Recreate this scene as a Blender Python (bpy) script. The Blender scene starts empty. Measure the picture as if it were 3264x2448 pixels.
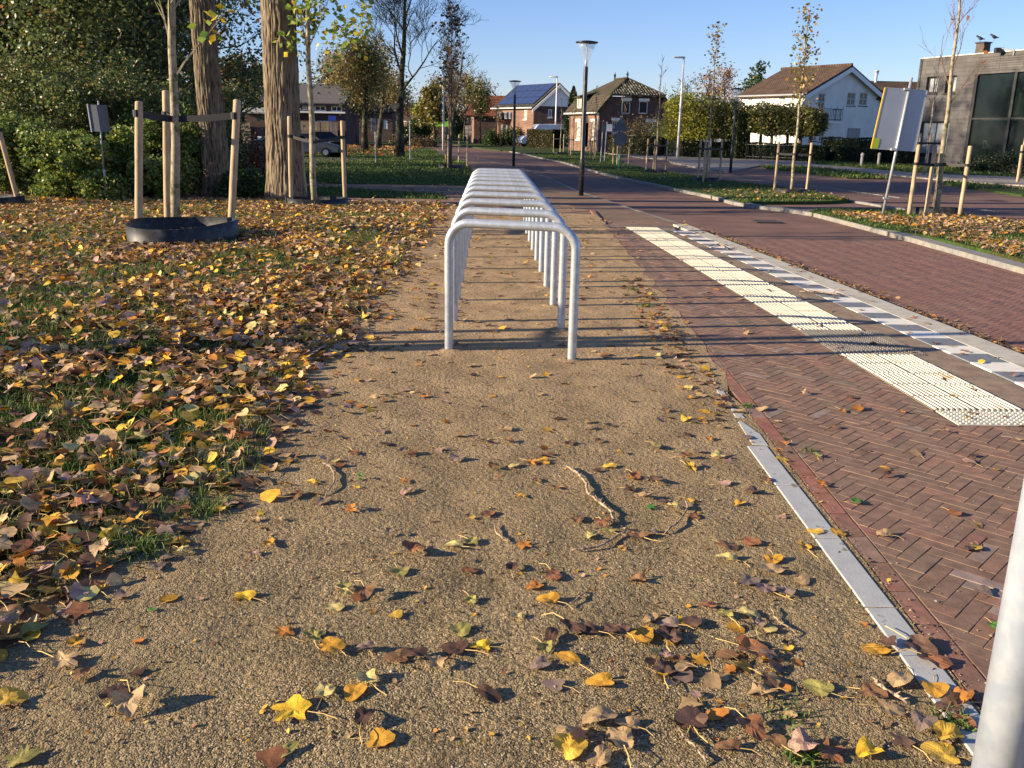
import bpy, bmesh, math, random
import numpy as np
from mathutils import Vector, Matrix
from mathutils.geometry import tessellate_polygon
rad = math.radians
rnd = random.Random(7)
nr = np.random.default_rng(11)
sc = bpy.context.scene
COL = sc.collection
# ------------------------------------------------------------------ camera
IW, IH = 3264, 2448
F, PIT, ROLL, YAW, EYE = 2875.46, .2718, .0199, .0284, 1.45
fw = np.array([math.sin(YAW)*math.cos(PIT), math.cos(YAW)*math.cos(PIT), -math.sin(PIT)])
rt0 = np.array([math.cos(YAW), -math.sin(YAW), 0.]); up0 = np.cross(rt0, fw)
RT = rt0*math.cos(ROLL)+up0*math.sin(ROLL); UP = -rt0*math.sin(ROLL)+up0*math.cos(ROLL)
cam = bpy.data.objects.new('camera', bpy.data.cameras.new('camera')); COL.objects.link(cam)
mw = Matrix.Identity(4)
for i in range(3):
    mw[i][0] = RT[i]; mw[i][1] = UP[i]; mw[i][2] = -fw[i]
mw[2][3] = EYE
cam.matrix_world = mw
cam.data.sensor_width = 36; cam.data.lens = F/IW*36; cam.data.clip_end = 3000; cam.data.clip_start = .05
sc.camera = cam
# ------------------------------------------------------------------ light
SUN_EL = rad(17.5)
sdir = Vector((math.cos(SUN_EL), .15, -math.sin(SUN_EL))).normalized()     # travelling direction of the light
world = bpy.data.worlds.new('World'); sc.world = world; world.use_nodes = True
wn = world.node_tree; bg = wn.nodes['Background']
sky = wn.nodes.new('ShaderNodeTexSky'); sky.sky_type = 'NISHITA'; sky.sun_disc = False
sky.sun_elevation = SUN_EL; sky.sun_rotation = rad(270-9); sky.altitude = 0
sky.air_density = 1.0; sky.dust_density = 0.0; sky.ozone_density = 5.0
air = wn.nodes.new('ShaderNodeMix'); air.data_type = 'RGBA'; air.blend_type = 'MULTIPLY'; air.inputs[0].default_value = 1; air.inputs[7].default_value = (1.03, .915, 1.06, 1)
wn.links.new(sky.outputs[0], air.inputs[6]); wn.links.new(air.outputs[2], bg.inputs[0]); bg.inputs[1].default_value = .080
sl = bpy.data.lights.new('sun', 'SUN'); sl.energy = 5.0; sl.angle = rad(.53); sl.color = (1.0, .82, .58)
so = bpy.data.objects.new('sun', sl); COL.objects.link(so); so.location = (-60, 0, 40)
so.rotation_euler = sdir.to_track_quat('-Z', 'Y').to_euler()
sc.view_settings.view_transform = 'Standard'; sc.view_settings.look = 'None'
sc.view_settings.exposure = 1.16; sc.view_settings.gamma = 1
sc.view_settings.use_curve_mapping = False
sc.cycles.max_bounces = 6; sc.cycles.transparent_max_bounces = 12

# ------------------------------------------------------------------ survey helpers: photo pixel -> place
def ray(x, y):
    d = fw*F+RT*(x-IW/2)-UP*(y-IH/2); return d/d[1]
def at(x, y, Y): return Vector(np.array([0, 0, EYE])+ray(x, y)*Y)
def atz(x, y, z):
    d = ray(x, y); return Vector(np.array([0, 0, EYE])+d*((z-EYE)/d[2]))
def G(x, y, z=0.): return atz(x, y, z)
def onpl(x, y, A, d):
    n = np.array([-d[1], d[0], 0]); r = ray(x, y); o = np.array([0, 0, EYE])
    return Vector(o+r*(n@(np.array(A)-o))/(n@r))
def hgt(bx, by, ty):                    # height of an upright at ground pixel (bx,by) whose top is at row ty
    g = G(bx, by); return at(bx, ty, g.y).z

# ------------------------------------------------------------------ materials
def _n(nt, t, **k):
    n = nt.nodes.new(t)
    for a, b in k.items(): setattr(n, a, b)
    return n
def mat(name, col, rough=.8, spec=.3, metal=0., noise=None, bump=None, attr=None, objcol=False, mix=None, trans=0., objrand=0., coords='Object', stretch=None):
    """noise=(scale, amount, detail): value variation; bump=(scale,strength,distance); mix=(col2,scale,lo,hi)"""
    m = bpy.data.materials.new(name); m.use_nodes = True; nt = m.node_tree; L = nt.links.new
    b = nt.nodes['Principled BSDF']
    b.inputs['Roughness'].default_value = rough; b.inputs['Metallic'].default_value = metal
    b.inputs['Specular IOR Level'].default_value = spec
    tc = _n(nt, 'ShaderNodeTexCoord'); co = tc.outputs['Object'] if coords == 'World' else tc.outputs[coords]
    if coords == 'World':
        co = _n(nt, 'ShaderNodeNewGeometry').outputs['Position']
    if stretch:
        mpp = _n(nt, 'ShaderNodeMapping'); mpp.inputs['Scale'].default_value = stretch; L(co, mpp.inputs[0]); co = mpp.outputs[0]
    if attr: c = _n(nt, 'ShaderNodeAttribute', attribute_name=attr).outputs['Color']
    elif objcol: c = _n(nt, 'ShaderNodeObjectInfo').outputs['Color']
    else:
        r = _n(nt, 'ShaderNodeRGB'); r.outputs[0].default_value = (*col, 1); c = r.outputs[0]
    def mixc(fac, a, bcol, mode='MIX'):
        x = _n(nt, 'ShaderNodeMix', data_type='RGBA', blend_type=mode)
        if isinstance(fac, float): x.inputs[0].default_value = fac
        else: L(fac, x.inputs[0])
        L(a, x.inputs[6])
        if isinstance(bcol, tuple): x.inputs[7].default_value = (*bcol, 1)
        else: L(bcol, x.inputs[7])
        return x.outputs[2]
    def nz(scale, det=4, lo=.35, hi=.65):
        t = _n(nt, 'ShaderNodeTexNoise'); t.inputs['Scale'].default_value = scale; t.inputs['Detail'].default_value = det
        L(co, t.inputs['Vector'])
        r = _n(nt, 'ShaderNodeMapRange'); r.inputs[1].default_value = lo; r.inputs[2].default_value = hi
        L(t.outputs[0], r.inputs[0]); return r.outputs[0], t.outputs[0]
    for mx in (mix if isinstance(mix, list) else [mix] if mix else []):
        f, _ = nz(mx[1], 5, mx[2], mx[3]); c = mixc(f, c, mx[0])
    if noise:
        f, _ = nz(noise[0], noise[2] if len(noise) > 2 else 4)
        r = _n(nt, 'ShaderNodeMapRange'); r.inputs[3].default_value = 1-noise[1]; r.inputs[4].default_value = 1+noise[1]
        L(f, r.inputs[0])
        v = _n(nt, 'ShaderNodeCombineColor')
        for i in range(3): L(r.outputs[0], v.inputs[i])
        c = mixc(1.0, c, v.outputs[0], 'MULTIPLY')
    if objrand:
        oi = _n(nt, 'ShaderNodeObjectInfo'); r = _n(nt, 'ShaderNodeMapRange')
        r.inputs[3].default_value = 1-objrand; r.inputs[4].default_value = 1+objrand; L(oi.outputs['Random'], r.inputs[0])
        v = _n(nt, 'ShaderNodeCombineColor')
        for i in range(3): L(r.outputs[0], v.inputs[i])
        c = mixc(1.0, c, v.outputs[0], 'MULTIPLY')
    L(c, b.inputs['Base Color'])
    if bump:
        t = _n(nt, 'ShaderNodeTexNoise'); t.inputs['Scale'].default_value = bump[0]; t.inputs['Detail'].default_value = 5
        L(co, t.inputs['Vector'])
        bp = _n(nt, 'ShaderNodeBump'); bp.inputs['Strength'].default_value = bump[1]; bp.inputs['Distance'].default_value = bump[2]
        L(t.outputs[0], bp.inputs['Height']); L(bp.outputs[0], b.inputs['Normal'])
    if trans:
        tr = _n(nt, 'ShaderNodeBsdfTranslucent'); L(c, tr.inputs[0]); ms = _n(nt, 'ShaderNodeMixShader')
        ms.inputs[0].default_value = trans; L(b.outputs[0], ms.inputs[1]); L(tr.outputs[0], ms.inputs[2])
        L(ms.outputs[0], nt.nodes['Material Output'].inputs[0])
    return m
def brickmat(name, c1, c2, mortar, sx, sy, msize=.012, bump=.4, coords='Object', weather=None, rot=None, offset=.5, vert=False):
    """running bond on a surface; sx, sy = brick size in metres"""
    m = bpy.data.materials.new(name); m.use_nodes = True; nt = m.node_tree; L = nt.links.new
    b = nt.nodes['Principled BSDF']; b.inputs['Roughness'].default_value = .88; b.inputs['Specular IOR Level'].default_value = .2
    tc = _n(nt, 'ShaderNodeTexCoord'); mp = _n(nt, 'ShaderNodeMapping')
    src = tc.outputs[coords] if coords != 'World' else _n(nt, 'ShaderNodeNewGeometry').outputs['Position']
    if vert:     # walls: along = x+y, up = z
        sp = _n(nt, 'ShaderNodeSeparateXYZ'); L(src, sp.inputs[0]); ad = _n(nt, 'ShaderNodeMath', operation='ADD')
        L(sp.outputs[0], ad.inputs[0]); L(sp.outputs[1], ad.inputs[1]); cb = _n(nt, 'ShaderNodeCombineXYZ')
        L(ad.outputs[0], cb.inputs[0]); L(sp.outputs[2], cb.inputs[1]); src = cb.outputs[0]
    L(src, mp.inputs[0])
    if rot: mp.inputs['Rotation'].default_value = (0, 0, rot)
    br = _n(nt, 'ShaderNodeTexBrick'); L(mp.outputs[0], br.inputs['Vector']); br.offset = offset
    br.inputs['Color1'].default_value = (*c1, 1); br.inputs['Color2'].default_value = (*c2, 1); br.inputs['Mortar'].default_value = (*mortar, 1)
    br.inputs['Scale'].default_value = 1; br.inputs['Brick Width'].default_value = sx; br.inputs['Row Height'].default_value = sy
    br.inputs['Mortar Size'].default_value = msize; br.inputs['Mortar Smooth'].default_value = .3
    c = br.outputs[0]
    nz = _n(nt, 'ShaderNodeTexNoise'); nz.inputs['Scale'].default_value = 1.3; nz.inputs['Detail'].default_value = 8; L(src, nz.inputs['Vector'])
    r = _n(nt, 'ShaderNodeMapRange'); r.inputs[1].default_value = .3; r.inputs[2].default_value = .7; r.inputs[3].default_value = .75; r.inputs[4].default_value = 1.25
    L(nz.outputs[0], r.inputs[0]); v = _n(nt, 'ShaderNodeVectorMath', operation='SCALE'); L(c, v.inputs[0]); L(r.outputs[0], v.inputs['Scale'])
    c = v.outputs[0]
    if weather:
        n2 = _n(nt, 'ShaderNodeTexNoise'); n2.inputs['Scale'].default_value = weather[1]; n2.inputs['Detail'].default_value = 6; L(src, n2.inputs['Vector'])
        r2 = _n(nt, 'ShaderNodeMapRange'); r2.inputs[1].default_value = weather[2]; r2.inputs[2].default_value = weather[3]; L(n2.outputs[0], r2.inputs[0])
        x = _n(nt, 'ShaderNodeMix', data_type='RGBA'); L(r2.outputs[0], x.inputs[0]); L(c, x.inputs[6]); x.inputs[7].default_value = (*weather[0], 1); c = x.outputs[2]
    L(c, b.inputs['Base Color'])
    bp = _n(nt, 'ShaderNodeBump'); bp.inputs['Strength'].default_value = bump; bp.inputs['Distance'].default_value = .01; bp.invert = True
    L(br.outputs['Fac'], bp.inputs['Height']); L(bp.outputs[0], b.inputs['Normal'])
    return m

MT = {}
MT['galv'] = mat('galvanised_steel', (.46, .50, .54), .36, .5, .5, noise=(14, .07, 8), bump=(60, .05, .002), mix=((.54, .58, .61), 30, .48, .62))
MT['galv_near'] = mat('bright_galvanised_post', (.42, .48, .58), .38, .5, .28, noise=(9, .10, 8), bump=(60, .08, .002), mix=((.52, .57, .64), 16, .46, .62))
MT['galv_pole'] = mat('weathered_galvanised_steel', (.42, .44, .45), .5, .5, .4, noise=(20, .12), bump=(50, .1, .002))
MT['white_pole'] = mat('white_painted_pole', (.66, .65, .62), .5, .4, .1, noise=(5, .08))
MT['black_pole'] = mat('black_painted_steel', (.018, .02, .022), .38, .5, .2, noise=(9, .2), mix=((.06, .065, .06), 6, .55, .7))
MT['black_strap'] = mat('black_rubber_strap', (.012, .012, .014), .55, .4)
MT['ring'] = mat('black_plastic_barrier', (.016, .017, .018), .52, .4, noise=(7, .3), mix=((.06, .06, .055), 10, .5, .7))
MT['stake'] = mat('peeled_pine_stake', (.46, .34, .21), .85, .2, noise=(16, .16, 6), bump=(45, .5, .004), mix=[((.30, .21, .13), 6, .55, .68), ((.12, .08, .05), 24, .68, .74)], stretch=(1, 1, .3))
MT['youngbark'] = mat('pale_young_bark', (.33, .28, .19), .85, .2, noise=(14, .2, 6), bump=(60, .6, .004), mix=[((.14, .13, .07), 9, .52, .62), ((.07, .06, .05), 30, .64, .7)])
MT['twigbark'] = mat('twig_bark', (.16, .11, .08), .85, .2, noise=(5, .3))
MT['paletwig'] = mat('pale_twig_bark', (.36, .27, .18), .85, .2, noise=(60, .4), bump=(120, .9, .004), mix=[((.12, .085, .06), 70, .55, .62)])
MT['bark'] = mat('furrowed_poplar_bark', (.20, .155, .105), .92, .15, noise=(3, .18, 8), bump=(30, 1., .03), stretch=(1, 1, .16), mix=[((.075, .055, .038), 26, .52, .60), ((.28, .225, .15), 14, .55, .66), ((.11, .12, .055), 3, .6, .74)])
MT['darkbark'] = mat('dark_bark', (.055, .047, .036), .95, .1, noise=(5, .3), bump=(18, .8, .02), mix=((.13, .14, .06), 2.5, .5, .65))
MT['leafobj'] = mat('fallen_leaf_skin', (1, 1, 1), .55, .35, objcol=True, noise=(26, .22, 5), bump=(55, .5, .003), mix=[((.10, .045, .02), 30, .64, .70)], trans=.12)
MT['leafmix'] = mat('leaf_litter_skin', (1, 1, 1), .6, .3, attr='col', noise=(35, .22, 4), coords='World', mix=((.10, .05, .02), 60, .64, .72), trans=.12)
MT['petiole'] = mat('leaf_stalk', (.56, .38, .13), .6, .3)
MT['foliage'] = mat('living_foliage', (1, 1, 1), .42, .5, attr='col', trans=.38)
MT['grass'] = mat('grass_blades', (1, 1, 1), .6, .3, attr='col', trans=.25)
MT['solid'] = mat('coloured_surface', (1, 1, 1), .8, .2, attr='col', noise=(30, .12), coords='World')
MT['turf'] = mat('turf_soil', (.035, .055, .016), .95, .1, noise=(25, .35, 8), coords='World', bump=(40, .8, .02), mix=[((.07, .05, .025), 1.6, .45, .62), ((.045, .085, .02), .35, .4, .6)])
MT['litterbase'] = mat('leaf_mould_ground', (.06, .035, .018), .95, .1, noise=(40, .5, 8), coords='World', bump=(70, 1, .02), mix=((.03, .055, .012), 1.4, .48, .56))
MT['gravelstone'] = mat('gravel_stone', (1, 1, 1), .75, .3, attr='col')
MT['white'] = mat('white_paint', (.78, .77, .73), .5, .4, noise=(6, .05))
MT['cream'] = mat('cream_paint', (.70, .64, .5), .5, .4)
MT['render'] = mat('white_rendered_wall', (.78, .76, .70), .85, .2, noise=(1.2, .06, 8), coords='World', bump=(30, .3, .004), mix=((.6, .58, .54), .8, .62, .75))
MT['glass'] = mat('window_glass', (.022, .027, .034), .08, .28)
MT['glass2'] = mat('curtained_window_glass', (.33, .35, .35), .12, .7, noise=(2, .3))
MT['darkframe'] = mat('anthracite_frame', (.025, .026, .028), .5, .4)
MT['solar'] = mat('solar_panel_cells', (.03, .045, .11), .18, .8)
MT['vergekerb'] = mat('grey_kerb_concrete', (.22, .215, .20), .85, .2, noise=(12, .15, 8), coords='World', mix=((.29, .26, .21), 2, .5, .65))
MT['concrete'] = mat('concrete', (.34, .33, .30), .85, .2, noise=(18, .12, 8), coords='World', bump=(120, .3, .002), mix=((.27, .25, .21), 5, .55, .7))
MT['kerb'] = mat('kerb_concrete', (.47, .44, .36), .85, .2, noise=(12, .12, 8), coords='World', bump=(120, .3, .002), mix=((.30, .27, .22), 3, .56, .7))
MT['edging'] = mat('edging_concrete', (.40, .41, .40), .8, .25, noise=(14, .08, 8), coords='World', bump=(110, .3, .002), mix=[((.2, .16, .10), 14, .62, .68)])
MT['tactile'] = mat('cream_concrete_tile', (.56, .53, .44), .75, .25, noise=(18, .10, 8), coords='World', bump=(150, .25, .001), mix=[((.36, .28, .18), 7, .6, .72)])
MT['blistergrey'] = mat('brown_grey_blister_tile', (.25, .225, .19), .8, .2, noise=(16, .15, 8), coords='World', mix=((.18, .14, .10), 6, .55, .7))
MT['groove'] = mat('dirty_shaded_groove', (.24, .20, .14), .85, .2, noise=(18, .15, 8), coords='World', mix=((.22, .17, .11), 7, .5, .7))  # shade between the ribs and dirt, both put into the groove colour
MT['tilegrey'] = mat('grey_concrete_tile', (.17, .185, .205), .75, .25, noise=(16, .1, 8), coords='World', mix=((.18, .16, .13), 6, .6, .72))
MT['tilewhite'] = mat('white_concrete_tile', (.72, .69, .60), .75, .25, noise=(16, .06, 8), coords='World', mix=((.45, .38, .28), 6, .62, .74))
MT['brickobj'] = mat('paving_brick_clay', (1, 1, 1), .82, .25, objcol=True, noise=(18, .18, 8), coords='World', bump=(90, .4, .002), mix=[((.19, .135, .09), 2.6, .45, .72), ((.30, .22, .17), 28, .66, .74)])
MT['brickmix'] = mat('paving_brick_clay_mass', (1, 1, 1), .82, .25, attr='col', noise=(18, .18, 8), coords='World', bump=(90, .4, .002), mix=[((.19, .135, .09), 2.6, .45, .72), ((.30, .22, .17), 28, .66, .74)])
MT['brickred'] = mat('road_brick_clay', (1, 1, 1), .8, .3, attr='col', noise=(18, .15, 8), coords='World', bump=(90, .5, .003), mix=((.2, .13, .09), .9, .56, .75))
MT['joint'] = mat('sand_joint', (.14, .10, .066), .95, .1, noise=(60, .4), coords='World', mix=((.035, .055, .012), 2.5, .58, .66))
MT['sandpath'] = mat('reddish_sandy_path', (.27, .175, .115), .9, .15, noise=(20, .15, 8), coords='World', bump=(60, .6, .006), mix=[((.20, .13, .095), 1.1, .45, .62), ((.36, .26, .16), 3, .58, .7)])
MT['brownstrip'] = mat('brown_paver_strip', (.26, .19, .13), .85, .2, noise=(9, .2, 8), coords='World', bump=(60, .5, .003))
MT['tyre'] = mat('tyre_rubber', (.015, .015, .015), .8, .3)
MT['iron'] = mat('iron_drain', (.06, .055, .05), .6, .5, .5)
MT['fence'] = mat('black_iron_fence', (.012, .013, .013), .5, .4)
MT['wood'] = mat('weathered_fence_wood', (.25, .19, .13), .85, .2, noise=(6, .25), objrand=.2)
MT['tarp'] = mat('orange_bin_plastic', (.75, .12, .03), .6, .3)
MT['red'] = mat('red_plastic', (.5, .03, .02), .5, .4)
MT['yellow'] = mat('yellow_plastic', (.8, .42, .02), .5, .4)
MT['blue'] = mat('blue_sign_face', (.01, .05, .30), .5, .4)
MT['vanwhite'] = mat('white_vehicle_paint', (.78, .79, .8), .25, .6)
MT['cardark'] = mat('dark_blue_vehicle_paint', (.012, .018, .035), .2, .6)
MT['carblack'] = mat('black_vehicle_paint', (.012, .012, .014), .2, .6)
MT['signback'] = mat('grey_sign_back', (.12, .13, .15), .75, .2, .0, noise=(3, .1))
MT['wallbrick'] = brickmat('house_brick', (.24, .125, .085), (.17, .085, .06), (.20, .17, .14), .25, .075, .01, vert=True)
MT['wallbrickshade'] = brickmat('shaded_house_brick', (.125, .07, .055), (.09, .05, .042), (.1, .085, .075), .25, .075, .01, vert=True)  # house brick with shade put into its colour, for walls turned from sun
MT['stoneclad'] = brickmat('grey_stone_cladding', (.125, .118, .115), (.108, .103, .10), (.065, .062, .06), .9, .25, .012, vert=True, weather=((.07, .064, .06), .5, .5, .8))
MT['rooftile'] = brickmat('mossy_roof_tiles', (.105, .085, .055), (.075, .06, .042), (.03, .025, .02), .22, .28, .03, bump=1., weather=((.05, .055, .025), .8, .5, .65))
MT['hiptile'] = mat('lichen_spotted_tiles', (.055, .05, .036), .9, .1, mix=[((.24, .24, .17), 3.6, .5, .56)], stretch=(1, 1, 2.4))
MT['roofbrown'] = brickmat('brown_roof_tiles', (.115, .075, .048), (.095, .062, .042), (.05, .035, .028), .22, .24, .03, bump=1.)
MT['rooforange'] = brickmat('orange_roof_tiles', (.30, .11, .05), (.22, .08, .04), (.08, .03, .02), .24, .34, .035, bump=1.)
MT['roofdark'] = brickmat('slate_roof_tiles', (.06, .06, .062), (.045, .045, .048), (.02, .02, .02), .24, .34, .035, bump=1.)
MT['paving'] = brickmat('brown_brick_paving_fine', (.235, .15, .105), (.20, .128, .092), (.13, .092, .06), .2, .075, .008, bump=.5, coords='World', rot=rad(45), weather=((.16, .12, .08), .5, .52, .7))
MT['roadpave'] = brickmat('purple_brick_paving_fine', (.205, .115, .086), (.18, .103, .078), (.13, .08, .06), .2, .075, .008, bump=.5, coords='World', rot=rad(45), weather=((.14, .095, .075), .3, .5, .75))
MT['greypave'] = brickmat('grey_paver_walk', (.30, .27, .23), (.25, .22, .19), (.12, .1, .08), .3, .3, .01, bump=.3, coords='World')
MT['asphalt'] = mat('old_asphalt', (.09, .085, .08), .9, .2, noise=(30, .3, 8), coords='World')
# gravel: tan, darker and greyer towards damp spots, fine grains in relief
def gravel_material():
    m = bpy.data.materials.new('compacted_gravel'); m.use_nodes = True; nt = m.node_tree; L = nt.links.new
    b = nt.nodes['Principled BSDF']; b.inputs['Roughness'].default_value = .95; b.inputs['Specular IOR Level'].default_value = .1
    P = _n(nt, 'ShaderNodeNewGeometry').outputs['Position']
    def N(s, d=4):
        t = _n(nt, 'ShaderNodeTexNoise'); t.inputs['Scale'].default_value = s; t.inputs['Detail'].default_value = d; L(P, t.inputs['Vector']); return t.outputs[0]
    v = _n(nt, 'ShaderNodeTexVoronoi'); v.inputs['Scale'].default_value = 210; L(P, v.inputs['Vector'])
    r = _n(nt, 'ShaderNodeValToRGB'); e = r.color_ramp.elements
    e[0].position = .0; e[0].color = (.10, .072, .036, 1); e[1].position = 1; e[1].color = (.55, .43, .26, 1)
    for p, c in ((.35, (.20, .148, .078)), (.62, (.29, .218, .118)), (.85, (.38, .29, .16))):
        x = r.color_ramp.elements.new(p); x.color = (*c, 1)
    sp = _n(nt, 'ShaderNodeSeparateColor'); L(v.outputs['Color'], sp.inputs[0]); L(sp.outputs[0], r.inputs[0])
    big = _n(nt, 'ShaderNodeMapRange'); big.inputs[1].default_value = .42; big.inputs[2].default_value = .64; L(N(1.1, 7), big.inputs[0])
    x = _n(nt, 'ShaderNodeMix', data_type='RGBA'); L(big.outputs[0], x.inputs[0]); L(r.outputs[0], x.inputs[6]); x.inputs[7].default_value = (.29, .218, .118, 1)
    x.inputs[0].default_value = .5
    half = _n(nt, 'ShaderNodeMath', operation='MULTIPLY'); half.inputs[1].default_value = .6; L(big.outputs[0], half.inputs[0]); L(half.outputs[0], x.inputs[0])
    # the sand is warmer and cleaner further along, moss-grey near the edging
    sx = _n(nt, 'ShaderNodeSeparateXYZ'); L(P, sx.inputs[0])
    far = _n(nt, 'ShaderNodeMapRange'); far.inputs[1].default_value = 2.5; far.inputs[2].default_value = 6.5; L(sx.outputs[1], far.inputs[0])
    fm = _n(nt, 'ShaderNodeMath', operation='MULTIPLY'); fm.inputs[1].default_value = .8; L(far.outputs[0], fm.inputs[0])
    y = _n(nt, 'ShaderNodeMix', data_type='RGBA'); L(fm.outputs[0], y.inputs[0]); L(x.outputs[2], y.inputs[6]); y.inputs[7].default_value = (.42, .29, .165, 1)
    dn = _n(nt, 'ShaderNodeMapRange'); dn.inputs[1].default_value = .35; dn.inputs[2].default_value = .68; dn.inputs[3].default_value = .80; dn.inputs[4].default_value = 1.12; L(N(3.1, 8), dn.inputs[0])
    vs = _n(nt, 'ShaderNodeVectorMath', operation='SCALE'); L(y.outputs[2], vs.inputs[0]); L(dn.outputs[0], vs.inputs['Scale'])
    mo = _n(nt, 'ShaderNodeMapRange'); mo.inputs[1].default_value = .58; mo.inputs[2].default_value = .72; mo.inputs[4].default_value = .45; L(N(1.7, 8), mo.inputs[0])
    mm = _n(nt, 'ShaderNodeMix', data_type='RGBA'); L(mo.outputs[0], mm.inputs[0]); L(vs.outputs[0], mm.inputs[6]); mm.inputs[7].default_value = (.13, .115, .05, 1)
    L(mm.outputs[2], b.inputs['Base Color'])
    b1 = _n(nt, 'ShaderNodeBump'); b1.inputs['Strength'].default_value = .9; b1.inputs['Distance'].default_value = .0035; L(v.outputs['Distance'], b1.inputs['Height']); b1.invert = True
    b2 = _n(nt, 'ShaderNodeBump'); b2.inputs['Strength'].default_value = .7; b2.inputs['Distance'].default_value = .02; L(N(48, 8), b2.inputs['Height']); L(b1.outputs[0], b2.inputs['Normal'])
    b3 = _n(nt, 'ShaderNodeBump'); b3.inputs['Strength'].default_value = .6; b3.inputs['Distance'].default_value = .10; L(N(2.5, 3), b3.inputs['Height']); L(b2.outputs[0], b3.inputs['Normal'])
    L(b3.outputs[0], b.inputs['Normal']); return m
MT['gravel'] = gravel_material()
def clear_glass():
    m = bpy.data.materials.new('clear_lamp_glass'); m.use_nodes = True; nt = m.node_tree
    b = nt.nodes['Principled BSDF']; tr = _n(nt, 'ShaderNodeBsdfTransparent'); ms = _n(nt, 'ShaderNodeMixShader'); ms.inputs[0].default_value = .74
    b.inputs['Base Color'].default_value = (.45, .5, .55, 1); b.inputs['Roughness'].default_value = .15
    nt.links.new(b.outputs[0], ms.inputs[1]); nt.links.new(tr.outputs[0], ms.inputs[2]); nt.links.new(ms.outputs[0], nt.nodes['Material Output'].inputs[0]); return m
MT['lampglass'] = clear_glass()
def shop_glass():
    m = bpy.data.materials.new('large_clear_pane'); m.use_nodes = True; nt = m.node_tree
    b = nt.nodes['Principled BSDF']; tr = _n(nt, 'ShaderNodeBsdfTransparent'); tr.inputs[0].default_value = (.62, .72, .7, 1); ms = _n(nt, 'ShaderNodeMixShader'); ms.inputs[0].default_value = .6
    b.inputs['Base Color'].default_value = (.02, .03, .03, 1); b.inputs['Roughness'].default_value = .04
    nt.links.new(b.outputs[0], ms.inputs[1]); nt.links.new(tr.outputs[0], ms.inputs[2]); nt.links.new(ms.outputs[0], nt.nodes['Material Output'].inputs[0]); return m
MT['shopglass'] = shop_glass()

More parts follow.
